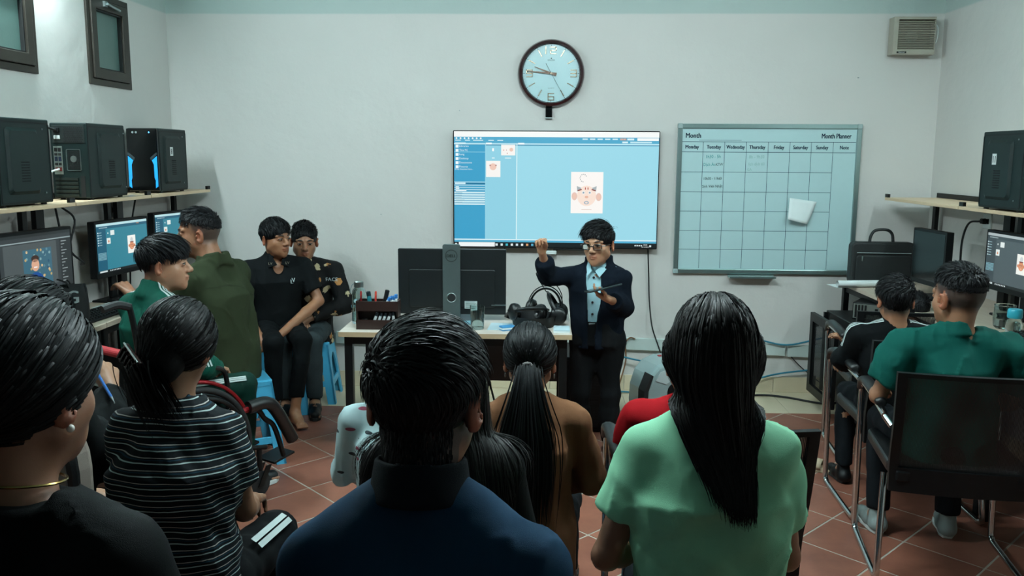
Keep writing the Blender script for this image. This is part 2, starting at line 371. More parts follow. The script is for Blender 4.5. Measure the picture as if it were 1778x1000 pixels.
def desk_unit(label, side, y0, y1, zt, depth, zs, sdepth):
    """one computer desk with its raised shelf; back against the wall on `side`"""
    xw = XL+.005 if side < 0 else XR-.005; sg = -side; w = y1-y0
    r = thing('computer_desk', label, 'desk', (xw, (y0+y1)/2, 0), 0, 'computer desks along the side walls'); h = w/2-.004
    MB().span((0, -h, zt-.025), (sg*depth, h, zt)).build('desk_top', WOODY, r, bevel=.002)
    for yy in (-h+.03, h-.03):
        for xx in (.04, depth-.06): MB().span((sg*xx, yy-.02, 0), (sg*(xx+.035), yy+.02, zt-.0255)).build('leg', BLACKM, r, bevel=.003)
        MB().span((sg*.025, yy-.015, zt+.0005), (sg*.05, yy+.055*(1 if yy < 0 else -1), zs-.0185)).build('post', BLACKM, r, bevel=.002)
    MB().span((sg*(depth-.07), -h+.051, zt-.07), (sg*(depth-.035), h-.051, zt-.0255)).build('beam', BLACKM, r)
    MB().span((0, -h, zs-.018), (sg*sdepth, h, zs)).build('shelf_board', WOODS, r, bevel=.002)
    MB().span((sg*(sdepth-.016), h-.045, zs), (sg*(sdepth-.001), h, zs+.022)).build('corner_bracket', BLACKM, r)
    MB().span((sg*.004, -h, zs+.0005), (sg*.012, h, zs+.03)).build('rear_lip', BLACKM, r)
    return r
for k, (a, b_) in enumerate(((4.79, 5.66), (4.0, 4.79), (3.2, 4.0))):
    desk_unit(['pale wood computer desk with shelf in far left corner', 'pale wood computer desk with shelf under the tower with cables', 'pale wood computer desk with shelf nearest on the left'][k], -1, a, b_, .76, .37, 1.335, .26)
for k, (a, b_) in enumerate(((4.61, 5.6), (3.69, 4.61), (2.77, 3.69))):
    desk_unit(['pale wood computer desk with empty shelf in far right corner', 'pale wood computer desk with shelf under the tower numbered eleven', 'pale wood computer desk nearest on the right behind teal shirt boy'][k], 1, a, b_, .785, .595, 1.318, .335)

# ---- computer towers ----
CASE = mat('dark_steel_case', '#081b1a', .5, noise=.12, bump=.15, bscale=900, spec=.3); CASEF = mat('glossy_black_front', '#060809', .12)
def tower(label, loc, side, y_face, number=None, rz=0., name='computer_tower'):
    w, d, h = .185, .385, .375
    r = thing(name, label, 'computer', loc, rz, 'computer towers on the shelves')
    MB().span((-w/2, -d/2, .008), (w/2, d/2, h)).build('case', CASE, r, bevel=.006)
    for sx in (-1, 1):
        for sy in (-1, 1): MB().cyl((sx*.07, sy*.15, 0), (sx*.07, sy*.15, .009), .012, n=10).build('foot', RUBBER, r)
    R = np.array([[0, 0, side], [side, 0, 0], [0, 1, 0]])   # local x->+-Y, y->Z, z->side
    c = (side*w/2, 0, h/2)
    MB().frame_prism([(q[0], q[1]) for q in rrect(d-.01, h-.03, .012)], [(q[0], q[1]) for q in rrect(d-.022, h-.042, .010)], -.001, .0015, R, c).build('panel_seam', BLACK, r)
    pad = MB(); p0 = rrect(.235, .285, .02); p1 = rrect(.205, .255, .02); R_ = R; cc = np.array(c)+R @ np.array((.02*side*y_face*-1, .005, 0))
    pad.ring([[cc+R @ np.array((x, y, 0)) for x, y in p0], [cc+R @ np.array((x, y, .010)) for x, y in p1]]); pad.build('raised_side_pad', CASE, r, bevel=.002)
    v = MB()
    for i in range(9):
        for j in range(8): v.box(cc+R @ np.array((-.028+i*.007, -.085+j*.0115, .0101)), np.abs(R @ np.array((.0045, .006, .001))))
    v.build('vent_holes', mat('vent_dark', '#020303', .8), r)
    for yy in (-.14, .14): MB().cyl(cc+R @ np.array((.155, yy, -.002)), cc+R @ np.array((.155, yy, .003)), .004, n=8).build('screw', STEEL, r)
    if number:
        g_ = GR(); g_.rect(-.02, -.026, .02, .026, '#d8dedc', 1); g_.text(number, 0, -.016, .046, '#101416', 2, sx=.8, bold=.001)
        M3 = Matrix(R.tolist()); 
        o = g_.build('number_label', PRINT, r, loc=cc+R @ np.array((.03*(-side*y_face), .05, .0105)), R=M3)
    f = -1   # the face towards the camera (-Y)
    F = np.array([[1, 0, 0], [0, 0, -1], [0, 1, 0]]); fc = np.array((0, -d/2, 0))
    if y_face > 0:      # front panel
        MB().span((-w/2+.002, -d/2-.018, .012), (w/2-.002, -d/2-.0005, h-.002)).build('front_panel', CASEF, r, bevel=.006)
        BL = mat('blue_led_strip', '#1f86c8', .3, emis=.9)
        for s in (-1, 1):
            MB().prism([(s*.055, .19), (s*.085, .215), (s*.085, .04), (s*.07, .03), (s*.072, .075), (s*.066, .09), (s*.066, .165)], .018, .0205, F, fc).build('led_strip', BL, r)
            MB().prism([(s*.045, .205), (s*.082, .235), (s*.086, .235), (s*.086, .222), (s*.05, .19)], .018, .021, F, fc).build('accent_trim', mat('gunmetal', '#4a5558', .3, metal=.6), r)
        MB().ball((.045, -d/2-.0185, h-.025), (.004, .003, .004), 8, 6).build('power_light', mat('power_led', '#4da8ff', .3, emis=4.), r, smooth=True)
        for xx in (-.05, -.03): MB().cyl((xx, -d/2-.021, h-.025), (xx, -d/2-.017, h-.025), .006, n=12).build('button', GREYP, r, smooth=True)
    else:
        MB().span((-w/2+.012, -d/2-.003, h-.098), (w/2-.012, -d/2-.0003, h-.012)).build('power_supply', mat('psu_grey', '#2a3130', .45, metal=.5), r, bevel=.002)
        m2 = MB()
        for i in range(10):
            for j in range(8): m2.cyl((-.02+i*.0095+(j % 2)*.0045, -d/2-.0042, h-.09+j*.0095), (-.02+i*.0095+(j % 2)*.0045, -d/2-.0028, h-.09+j*.0095), .0038, n=6)
        m2.build('psu_mesh', mat('vent_dark', '#020303', .8), r)
        MB().box((-.055, -d/2-.008, h-.035), (.03, .012, .022)).build('power_socket', BLACK, r, bevel=.003)
        MB().box((-.055, -d/2-.005, h-.07), (.03, .006, .018)).build('power_switch', WHITEP, r, bevel=.002)
        MB().span((-w/2+.015, -d/2-.0035, .125), (-w/2+.058, -d/2-.0005, .262)).build('io_plate', mat('io_steel', '#8a938c', .35, metal=.7), r)
        for zz, hh, cc_ in ((.245, .018, '#0a0a0a'), (.222, .012, '#1a1a1a'), (.200, .022, '#0c1a30'), (.175, .012, '#111111'), (.150, .018, '#5a1512')):
            for xx in (-w/2+.027, -w/2+.046): MB().box((xx, -d/2-.005, zz), (.013, .004, hh)).build('port', mat('port_'+cc_[1:], cc_, .5), r)
        MB().frame_prism(rrect(.072, .105, .006, cx=.02, cy=.195), rrect(.066, .099, .005, cx=.02, cy=.195), 0, .0025, F, fc).build('fan_frame', STEEL, r)
        m3 = MB()
        for i in range(7):
            for j in range(10): m3.cyl((-.006+i*.0085+(j % 2)*.004, -d/2-.0022, .155+j*.009), (-.006+i*.0085+(j % 2)*.004, -d/2-.0004, .155+j*.009), .0036, n=6)
        m3.build('fan_grille', mat('vent_dark', '#020303', .8), r)
        MB().cyl((.02, -d/2-.003, .2), (.02, -d/2-.0005, .2), .016, n=16).build('fan_hub', STEEL, r, smooth=True)
        for i in range(5): MB().box((-.02, -d/2-.003, .022+i*.02), (.115, .004, .013)).build('slot_cover', mat('slot_steel', '#39423f', .35, metal=.8), r, bevel=.001)
        MB().box((.06, -d/2-.001, .065), (.022, .003, .105)).build('slot_recess', mat('vent_dark', '#020303', .8), r)
    return r
tx = XL+.138
tower('dark computer tower with side vent at left edge of the left shelf', (tx, 3.685, 1.3351), 1, 1)
t2 = tower('dark computer tower showing its rear ports and cables on left shelf', (tx, 4.395, 1.3351), 1, -1)
tower('black computer tower with blue lit front strips on left shelf', (tx, 5.19, 1.3351), 1, 1, '8')
tower('dark computer tower labelled 11 on the right shelf', (2.262, 4.225, 1.3181), -1, -1, '11')
for nm, pts, r_, mm in (('tower_cable', [(tx-.055, 4.19, 1.675), (tx-.07, 4.12, 1.68), (tx-.1, 4.10, 1.60), (tx-.105, 4.12, 1.45), (tx-.09, 4.14, 1.36), (tx-.1, 4.1, 1.345)], .006, RUBBER),
                        ('video_cable', [(tx-.05, 4.19, 1.485), (tx-.06, 4.13, 1.47), (tx-.085, 4.11, 1.42), (tx-.075, 4.13, 1.37), (tx-.06, 4.12, 1.342)], .005, WHITEP)):
    tag(cable(nm, pts, r_, mm), {'tower_cable': 'black power cord plugged into the tower on left shelf', 'video_cable': 'white cable plugged into the ports of the left tower'}[nm], 'cable')
# black cables hanging from the shelf to the desk on the left
for k, pts in enumerate(([(-2.30, 4.00, 1.31), (-2.30, 4.03, 1.15), (-2.31, 4.00, 1.0), (-2.3, 3.96, .85), (-2.32, 3.98, .768)],
                         [(-2.32, 4.08, 1.31), (-2.3, 4.16, 1.24), (-2.31, 4.12, 1.1), (-2.3, 4.22, 1.02), (-2.36, 4.3, 1.0)],
                         [(-2.40, 5.02, 1.31), (-2.41, 4.97, 1.15), (-2.42, 4.95, .95), (-2.42, 4.93, .768)])):
    tag(cable('hanging_cable', pts, .005, RUBBER), ['thick black cable hanging under left shelf beside the tote bag', 'looped black cable hanging under left shelf behind the monitor', 'thin black cable hanging under left shelf near the corner'][k], 'cable', 'cables hanging under left shelf')

# ---- monitors ----
def pic_card(g_, x, y, s, L=5):
    """small picture card with a simple drawn face"""
    g_.rect(x-.5*s, y-.65*s, x+.5*s, y+.65*s, '#eef0ea', L)
    g_.disc(x, y-.12*s, .30*s, '#d8906a', L+1, ry=.28*s); g_.disc(x-.33*s, y-.1*s, .1*s, '#c8805c', L+1); g_.disc(x+.33*s, y-.1*s, .1*s, '#c8805c', L+1)
    g_.disc(x, y+.33*s, .17*s, '#c9cfd0', L+1); g_.rect(x-.22*s, y+.12*s, x+.22*s, y+.2*s, '#7a3a30', L+2)
    g_.disc(x-.1*s, y-.05*s, .035*s, '#303030', L+3); g_.disc(x+.1*s, y-.05*s, .035*s, '#303030', L+3); g_.disc(x, y-.28*s, .1*s, '#e8b090', L+2, ry=.05*s)
def ui_screen(w, h, kind, dim=1.0):
    g_ = GR(); X0, X1, Y0, Y1 = -w/2, w/2, -h/2, h/2
    def c(hx):
        return hx
    if kind == 'browser' or kind == 'grey':
        main, side, top = ('#2f7f92', '#1d5a73', '#b8dde2') if kind == 'browser' else ('#4a575b', '#3a464b', '#aab6b8')
        if kind == 'blue': main = '#3b6a92'
        g_.rect(X0, Y0, X1, Y1, main, 1); g_.rect(X0, Y1-.05*h, X1, Y1, top, 2); g_.rect(X0, Y1-.11*h, X1, Y1-.05*h, side, 2)
        g_.rect(X0, Y0+.06*h, X0+.17*w, Y1-.11*h, side, 3); g_.rect(X0, Y0, X1, Y0+.055*h, '#0c1416', 3); g_.rect(X0+.02*w, Y0+.012*h, X0+.16*w, Y0+.045*h, '#c9d6d6', 4)
        for i in range(7): g_.disc(X0+.22*w+i*.03*w, Y0+.028*h, .008*w, '#d8e4e4', 4)
        for i in range(6): g_.rect(X0+.015*w, Y1-(.19+.05*i)*h, X0+.03*w, Y1-(.165+.05*i)*h, '#cfe4e6', 4); g_.rect(X0+.036*w, Y1-(.183+.05*i)*h, X0+.09*w, Y1-(.172+.05*i)*h, '#9fc4cb', 4)
        for i in range(7): g_.rect(X0+.01*w, Y1-(.60+.022*i)*h, X0+.16*w, Y1-(.588+.022*i)*h, '#7fb0bb', 4)
        g_.rect(X0+.255*w, Y1-.25*h, X0+.33*w, Y1-.15*h, '#dfe9e6', 4); g_.rect(X0+.18*w, Y1-.42*h, X0+.25*w, Y1-.3*h, '#dfe9e6', 4)
        g_.disc(X0+.215*w, Y1-.37*h, .014*w, '#cc8866', 5); g_.rect(X0+.20*w, Y1-.215*h, X0+.215*w, Y1-.185*h, '#dfe9e6', 4)
        pic_card(g_, X0+.66*w, Y0+.5*h, .16*w)
        for i in range(8): g_.rect(X0+.05*w+i*.02*w, Y1-.09*h, X0+.06*w+i*.02*w, Y1-.075*h, '#d0e6e8', 4)
        g_.rect(X0+.78*w, Y1-.075*h, X0+.83*w, Y1-.06*h, '#c07a50', 4)
    else:   # photo editor with a picture of a child in a blue sweater
        g_.rect(X0, Y0, X1, Y1, '#343b3e', 1); g_.rect(X0, Y1-.05*h, X1, Y1, '#22282a', 2); g_.rect(X0, Y1-.14*h, X1, Y1-.12*h, '#8fa0a3', 2)
        g_.rect(X0+.05*w, Y0+.08*h, X1-.22*w, Y1-.16*h, '#4c5557', 2); g_.rect(X1-.17*w, Y0, X1, Y1-.14*h, '#262c2e', 3)
        for i in range(14): g_.rect(X1-.15*w, Y1-(.2+.055*i)*h, X1-(.07+.03*(i % 3))*w, Y1-(.185+.055*i)*h, '#97a3a5', 4)
        cx, cy = X0+.50*w, Y0+.42*h; a, b_ = .20*w, .42*h
        g_.rect(cx-a, cy-b_, cx+a, cy+b_*.75, '#3b6678', 4)
        rr = random.Random(3)
        for i in range(40):
            px_, py_ = cx+rr.uniform(-.93, .93)*a, cy+rr.uniform(-.93, .7)*b_; g_.disc(px_, py_, .014*w, rr.choice(['#27516e', '#5d8794', '#b9a06a', '#7fa3a6', '#d0b488']), 5, n=8)
        g_.disc(cx-.2*a, cy-.75*b_, .62*a, '#1c4d94', 6, ry=.55*b_); g_.rect(cx-.8*a, cy-b_, cx+.45*a, cy-.75*b_, '#1c4d94', 6)
        g_.disc(cx-.2*a, cy+.1*b_, .27*a, '#d9a88c', 7, ry=.26*b_); g_.disc(cx-.2*a, cy+.36*b_, .27*a, '#3a2a26', 7, ry=.14*b_)
        g_.rect(cx-.32*a, cy-.02*b_, cx-.08*a, cy+.03*b_, '#f4ece8', 8); g_.disc(cx-.2*a, cy-.75*b_, .16*a, '#d9a88c', 7, ry=.08*b_)
    return g_
def monitor(label, loc, rz, w, h, zc, kind=None, group='computer monitors on the side desks', name='monitor', strength=1.0):
    r = thing(name, label, 'monitor', loc, rz, group)
    MB().prism(rrect(w, h, .006), -.018, .022, np.array([[1, 0, 0], [0, 0, -1], [0, 1, 0]]), (0, 0, zc)).build('casing', BLACK, r, bevel=.002)
    MB().box((0, .035, zc-.01), (w*.62, .036, h*.6), taper=1).build('rear_housing', BLACK, r, bevel=.012)
    MB().box((0, .055, zc*.5+.005), (.05, .02, zc-.02)).build('stand_neck', BLACK, r, bevel=.004)
    MB().box((0, .03, .0062), (.22, .17, .012)).build('stand_base', BLACK, r, bevel=.005)
    sw, sh = w-.028, h-.040
    if kind:
        sc = ui_screen(sw, sh, kind); o = sc.build('screen', SCREEN, r, loc=(0, -.0225, zc+.006))
    else: MB().box((0, -.0225, zc+.006), (sw, .001, sh)).build('screen', mat('screen_off', '#04080a', .15), r)
    MB().box((w*.42, -.0228, zc-h/2+.009), (.012, .002, .004)).build('power_button', GREYP, r)
    return r
zl = .7602
monitor('monitor with photo editor open at left edge of the picture', (-2.30, 3.79, zl), math.radians(84), .50, .30, .31, 'photo')
monitor('monitor showing teal file browser behind green jacket man', (-2.325, 4.645, zl), math.radians(84), .50, .30, .30, 'browser')
monitor('monitor in left corner partly hidden by olive jacket man', (-2.33, 5.38, zl), math.radians(80), .50, .30, .30, 'browser')
monitor('switched off square monitor beside the laptop bag', (2.17, 4.88, .7852), math.radians(-86), .36, .31, .23)
monitor('monitor with grey file browser behind teal shirt boy', (2.31, 4.27, .7852), math.radians(-88), .50, .30, .27, 'grey')

# ---- left desk clutter ----
def keyboard(label, loc, rz, group=None):
    r = thing('keyboard', label, 'keyboard', loc, rz, group)
    b_ = MB().add([(-.22, -.075, 0), (.22, -.075, 0), (.22, .075, 0), (-.22, .075, 0), (-.22, -.075, .012), (.22, -.075, .012), (.22, .075, .026), (-.22, .075, .026)], [(0, 3, 2, 1), (4, 5, 6, 7), (0, 1, 5, 4), (1, 2, 6, 5), (2, 3, 7, 6), (3, 0, 4, 7)])
    b_.build('keyboard_body', BLACK, r, bevel=.004)
    KM = mat('keycap', '#0c0e0f', .5); first = None
    for j in range(5):
        for i in range(18):
            if first is None: first = MB().box((0, 0, 0), (.018, .018, .008), taper=.8).build('key', KM, r); o = first
            else: o = first.copy(); COL.objects.link(o)
            o.location = (-.2025+i*.0238, -.055+j*.0245, .0175+j*.0023); o.rotation_euler = (.09, 0, 0)
    return r
def mouse(label, loc, rz):
    r = thing('computer_mouse', label, 'mouse', loc, rz)
    b_ = MB(); rings = []
    for y, wx, hz in ((-.055, .012, .008), (-.05, .024, .02), (-.03, .031, .034), (0, .032, .038), (.03, .029, .03), (.048, .022, .02), (.055, .01, .008)):
        rings.append([(wx*math.cos(a), y, max(.001, hz*math.sin(a))) for a in [PI*k/8 for k in range(9)]]+[(-wx*.9, y, .001), (wx*.9, y, .001)])
    b_.ring(rings); b_.build('mouse_shell', mat('mouse_black', '#0c0f10', .22), r, smooth=True, angle=70)
    MB().cyl((-.004, .035, .031), (.004, .035, .031), .008, n=12).build('scroll_wheel', RUBBER, r, smooth=True); return r
keyboard('black keyboard on left desk behind the tote bag', (-2.215, 4.10, zl), math.radians(87))
mouse('black mouse on left desk beside the green jacket man', (-2.18, 4.40, zl), math.radians(80))
keyboard('black keyboard on left desk below teal file browser monitor', (-2.25, 4.72, zl), math.radians(84))
# tote bag
TB = mat('black_canvas', '#070909', .85, noise=.3, bump=.3, bscale=500)
tb = thing('tote_bag', 'black fabric tote bag with white DONG 1991 lettering on left desk', 'bag', (-2.30, 3.93, zl), math.radians(20))
b_ = MB(); rings = []
for z, wx, dy in ((0, .135, .05), (.03, .15, .06), (.10, .15, .05), (.16, .145, .03), (.185, .14, .012)):
    rings.append([(wx*math.copysign(abs(math.cos(a))**.4, math.cos(a)), dy*math.copysign(abs(math.sin(a))**.6, math.sin(a))+.008*math.sin(9*a+z*30), z+.008*math.sin(3*a)*(z > .15)) for a in [2*PI*k/28 for k in range(28)]])
b_.ring(rings); b_.build('bag_body', TB, tb, smooth=True, angle=70)
for s in (-1, 1): MB().tube(smooth_path([(-.07, s*.02, .17), (-.06, s*.025, .21), (0, s*.03, .225), (.06, s*.03, .205), (.075, s*.02, .17)], 5), .007, 6, flat=.5).build('handle', TB, tb, smooth=True)
g_ = GR(); g_.text('DONG', 0, .01, .085, '#b9c4c2', 1, sx=.92, bold=.0025); g_.text('1991', .02, -.07, .085, '#b9c4c2', 1, sx=.92, bold=.0025)
o = g_.build('lettering', PRINT, tb, loc=(0, -.066, .10)); o.rotation_euler.x = PI/2-.12
b_ = MB(); b_.add([(-.06, -.04, 0), (.05, -.05, .002), (.07, .04, .03), (-.03, .05, .012), (-.06, -.04, .002), (.05, -.05, .004), (.07, .04, .032), (-.03, .05, .014)], [(0, 1, 2, 3), (4, 7, 6, 5), (0, 4, 5, 1), (1, 5, 6, 2), (2, 6, 7, 3), (3, 7, 4, 0)])
o = b_.build('crumpled_paper', PAPER); o.location = (-2.30, 4.41, .7605); tag(o, 'crumpled pale paper between tote bag and monitor on left desk', 'paper')

# ---- right desk clutter ----
o = None
lb = thing('laptop_bag', 'black laptop bag standing on far right desk under the planner', 'bag', (2.10, 5.42, .7852), math.radians(-4))
NY = mat('black_nylon', '#0b1112', .6, noise=.2, bump=.3, bscale=700)
MB().prism(rrect(.38, .265, .03, n=5), -.045, .045, np.array([[1, 0, 0], [0, 0, -1], [0, 1, 0]]), (0, 0, .1325)).build('bag_body', NY, lb, bevel=.012, seg=3)
MB().prism(rrect(.33, .17, .02, n=4), 0, .014, np.array([[1, 0, 0], [0, 0, -1], [0, 1, 0]]), (0, -.046, .10)).build('front_pocket', NY, lb, bevel=.006)
MB().tube(smooth_path([(-.075, 0, .26), (-.07, 0, .30), (-.045, 0, .335), (.02, 0, .34), (.055, 0, .315), (.065, 0, .26)], 6), .013, 8, flat=.7).build('handle', NY, lb, smooth=True)
MB().box((-.13, -.062, .165), (.008, .004, .03)).build('zip_pull', STEEL, lb)
MB().tube([(-.16, -.052, .20), (.16, -.052, .20)], .003, 6).build('zip', GREYP, lb)
pr = thing('paper_roll', 'long roll of pale paper lying on the far right desk', 'paper', (1.99, 5.27, .7852), math.radians(8))
prof = []; b_ = MB(); rings = []
for t in np.linspace(0, 1, 2):
    rings.append([((t-.5)*.42, .022*math.cos(a)*(1-.04*a), .024+.022*math.sin(a)*(1-.04*a)) for a in np.linspace(-PI/2, 1.5*PI, 20)]+[((t-.5)*.42, .020*math.cos(a)*(1-.04*a), .024+.020*math.sin(a)*(1-.04*a)) for a in np.linspace(1.5*PI, -PI/2, 20)])
b_.ring(rings, caps=False); b_.build('rolled_sheet', PAPER, pr, smooth=True, angle=60); MB().span((-.21, .0, .0), (.21, .14, .002)).build('loose_edge', PAPER, pr)
# water bottle with turquoise lid, keyboard with a blue gadget, booklet
wb_ = thing('water_bottle', 'clear water bottle with turquoise lid on right desk', 'bottle', (2.10, 3.86, .7852))
GLASS = mat('clear_glass', '#dfeeec', .03, trans=1.0, spec=.5)
MB().lathe([(.03, 0), (.034, .01), (.034, .055), (.03, .07), (.022, .078)], n=20).build('bottle_body', GLASS, wb_, smooth=True)
MB().lathe([(.029, .078), (.031, .084), (.031, .11), (.027, .118), (.004, .119)], n=24).build('lid', mat('turquoise_plastic', '#2aa0b4', .4), wb_, smooth=True)
keyboard('black keyboard on right desk next to the water bottle', (2.12, 3.62, .7852), math.radians(-86))
gd = thing('game_controller', 'black gadget with bright blue clips on right desk edge', 'gadget', (2.08, 3.56, .812), .4)
MB().ball((0, 0, .012), (.05, .03, .012), 16, 8).build('gadget_body', BLACK, gd, smooth=True)
for s in (-1, 1): MB().ball((s*.018, .006, .022), (.017, .011, .007), 12, 8).build('blue_clip', mat('bright_blue', '#1c9fd8', .35), gd, smooth=True)
bk = thing('booklet', 'colourful printed booklet on right desk edge', 'booklet', (2.03, 3.34, .7852), .5)
MB().span((-.08, -.11, 0), (.08, .11, .008)).build('pages', mat('booklet_pink', '#b58a94', .6), bk); g_ = GR(); g_.rect(-.08, -.11, .08, .11, '#c9dbe0', 0)
rr = random.Random(5)
for i in range(9): g_.disc(rr.uniform(-.06, .06), rr.uniform(-.09, .09), rr.uniform(.008, .018), rr.choice(['#1f3f66', '#3a88b0', '#222831', '#8fb8c4']), 1+i % 3, n=10)
g_.build('cover', PRINT, bk, loc=(0, 0, .0085), R=Matrix.Identity(3))
lp = MB(); lp.add([(-.1, -.13, 0), (.1, -.13, 0), (.1, .13, .003), (-.1, .13, .001), (-.1, -.13, .002), (.1, -.13, .012), (.1, .13, .02), (-.1, .13, .004)], [(0, 3, 2, 1), (4, 5, 6, 7), (0, 1, 5, 4), (1, 2, 6, 5), (2, 3, 7, 6), (3, 0, 4, 7)])
o = lp.build('papers', PAPER); o.location = (2.28, 3.84, 1.3185); tag(o, 'loose papers on the right shelf beside tower 11', 'paper')
gl = thing('glass_jug', 'clear glass jug under the right monitor', 'jug', (2.14, 4.02, .7852))
MB().lathe([(.035, 0), (.045, .01), (.05, .06), (.045, .10), (.047, .11), (.043, .108), (.046, .06), (.041, .014), (.003, .008)], n=20).build('jug_body', GLASS, gl, smooth=True)
# wall sockets under the shelves
def socket(label, loc, rz, n=1):
    r = thing('wall_socket', label, 'socket', loc, rz)
    MB().box((0, -.006, 0), (.085, .012, .085)).build('plate', WHITEP, r, bevel=.004)
    for s in (-1, 1): MB().box((s*.018, -.0125, 0), (.014, .003, .03)).build('outlet', mat('outlet_dark', '#1a1d1e', .5), r)
    return r
s1 = socket('wall socket with black plug under the right shelf', (XR-.0005, 4.96, 1.215), math.radians(-90))
tag(MB().box((0, 0, 0), (.035, .03, .03)).build('plug', BLACK, s1, bevel=.006), None); bpy.data.objects['plug'].location = (0, -.029, 0)
tag(cable('plug_cord', [(XR-.05, 4.96, 1.215), (XR-.09, 5.0, 1.2), (XR-.1, 5.04, 1.1), (XR-.1, 5.04, .95), (XR-.1, 5.03, .79)], .006, RUBBER), 'black cord running down from the right wall socket', 'cable')
socket('white wall socket under the left corner shelf', (XL+.0005, 4.86, 1.245), math.radians(90))

# server cabinet and flat desktop computer below the right desk
cb = thing('server_cabinet', 'black metal server cabinet with open mesh door under the right desk', 'cabinet', (2.05, 5.18, .07), 0)
MB().frame_prism(rrect(.60, .52, .004, 1), rrect(.56, .48, .004, 1), -.22, .22, np.array([[1, 0, 0], [0, 0, -1], [0, 1, 0]]), (.03, 0, .29)).build('cabinet_shell', BLACKM, cb)
MB().span((-.29, .2, .04), (.31, .218, .54)).build('back_panel', BLACKM, cb)
for i in range(9): MB().span((-.20+i*.055, -.16, .07), (-.165+i*.055, .1, .27+.02*(i % 3))).build('patch_unit', mat('patch_dark', '#15191b', .5), cb)
dr = MB().frame_prism(rrect(.46, .50, .004, 1), rrect(.36, .40, .004, 1), -.012, .012, np.array([[0, 0, 1], [1, 0, 0], [0, 1, 0]]), (-.36, -.02, .29)); drr = dr.build('door', BLACKM, cb)
ms = MB()
for i in range(46): ms.box((-.36, -.20+i*.008, .29), (.001, .0022, .4))
for i in range(50): ms.box((-.36, -.02, .09+i*.008), (.001, .36, .0022))
ms.build('door_mesh', BLACKM, drr); MB().box((-.375, -.20, .29), (.012, .016, .04)).build('door_handle', STEEL, drr, bevel=.003)
for z in (.1, .48): MB().cyl((-.33, .2, z-.03), (-.33, .2, z+.03), .012, n=10).build('hinge', BLACKM, cb)
for sx in (-.22, .28):
    for sy in (-.18, .18): MB().cyl((sx, sy, -.07), (sx, sy, .032), .018, n=12).build('foot', RUBBER, cb)
for k in range(5):
    a = k*1.1; pts = [(1.68+.02*k, 4.96, .46), (1.72+.03*math.sin(a), 4.90+.02*math.cos(a), .43), (1.80+.02*k, 4.92+.03*math.sin(a*2), .46), (1.88, 4.94, .42-.03*k)]
    tag(cable('network_cable', pts, .003, mat('grey_cable', '#4b5252', .5)), ['lowest thin grey cable drooping at the server cabinet', 'second lowest thin grey cable at the server cabinet', 'middle thin grey cable tangled at the server cabinet', 'second highest thin grey cable at the server cabinet', 'highest thin grey cable tangled at the server cabinet'][4-k], 'cable', 'tangled cables at the server cabinet')
dp = thing('desktop_computer', 'flat black desktop computer with rear ports on the server cabinet', 'computer', (2.05, 5.12, .6205), math.radians(-33))
MB().span((-.17, -.15, .004), (.17, .15, .105)).build('case', BLACK, dp, bevel=.003)
MB().span((-.165, -.153, .012), (.165, -.1505, .098)).build('rear_plate', mat('io_steel', '#8a938c', .35, metal=.7), dp)
for i in range(4): MB().box((-.15+i*.018, -.1545, .055), (.011, .003, .075)).build('slot_cover', BLACKM, dp)
for i in range(6): MB().box((-.06+i*.024, -.1545, .04+.03*(i % 2)), (.016, .003, .014)).build('port', BLACK, dp)
MB().cyl((.115, -.152, .055), (.115, -.156, .055), .022, n=18).build('fan_hub', STEEL, dp, smooth=True)
g_ = GR(); g_.rect(-.018, -.03, .018, .03, '#a8bcbc', 1); g_.rect(-.01, -.012, .01, .006, '#2a5a70', 2)
g_.build('sticker', PRINT, dp, loc=(.1702, -.09, .055), R=Matrix(((0, 0, 1), (1, 0, 0), (0, 1, 0))))
for sx in (-.14, .14):
    for sy in (-.12, .12): MB().cyl((sx, sy, 0), (sx, sy, .005), .01, n=8).build('foot', RUBBER, dp)
# ================= things on the far wall =================
FR = np.array([[1, 0, 0], [0, 0, -1], [0, 1, 0]])    # local x->X, y->Z, z->-Y (towards the camera)
tv = thing('television', 'large flat television on the far wall showing a pale blue file browser', 'television', (.075, YB, 1.345))
TW, TH = 1.335, .762
MB().prism(rrect(TW, TH, .008), .028, .062, FR).build('casing', mat('tv_black', '#07090a', .3), tv, bevel=.003)
MB().box((0, -.014, -.02), (.5, .026, .4)).build('wall_bracket', BLACKM, tv)
MB().box((.1, -.05, -TH/2-.006), (.22, .02, .012)).build('sensor_bar', BLACK, tv, bevel=.002)
MB().box((-.33, -.03, -TH/2-.004), (.004, .02, .03)).build('cable_tail', BLACK, tv)
S = GR(.0003)
def U(x): return (x-528)/916*1.335
def V(y): return -(y-711)/519*.762
def R_(x0, y0, x1, y1, c, L): S.rect(U(x0), V(y1), U(x1), V(y0), c, L)
R_(75, 456, 982, 966, '#9bd8e8', 1); R_(75, 456, 982, 480, '#f4f8f6', 2); R_(75, 480, 982, 507, '#4fa9cc', 2)
R_(75, 507, 982, 513, '#bfe8f2', 3); R_(75, 513, 982, 517, '#2b87ad', 3)
R_(75, 515, 214, 930, '#3c9fc8', 4); R_(217, 517, 352, 930, '#8fd0e3', 4); R_(353, 507, 357, 930, '#d8f2f6', 5); R_(214, 507, 217, 930, '#9bd8e8', 5)
for i in range(7): S.disc(U(86+i*18), V(486), .006, '#eef8fa', 5, n=10)
for i, wv in enumerate((34, 30, 60, 32, 34)): R_(80+[0, 44, 80, 148, 188][i], 493, 80+[0, 44, 80, 148, 188][i]+wv*.75, 497, '#d6eff5', 5)
for i in range(6): R_(645+i*33, 485, 668+i*33, 490, '#d6eff5', 5)
R_(810, 484, 838, 492, '#c8917a', 5); R_(842, 484, 872, 492, '#d6eff5', 5); R_(886, 482, 980, 494, '#f4f8f6', 5); R_(820, 497, 845, 504, '#d6eff5', 5); R_(855, 497, 950, 504, '#bfe4ee', 5)
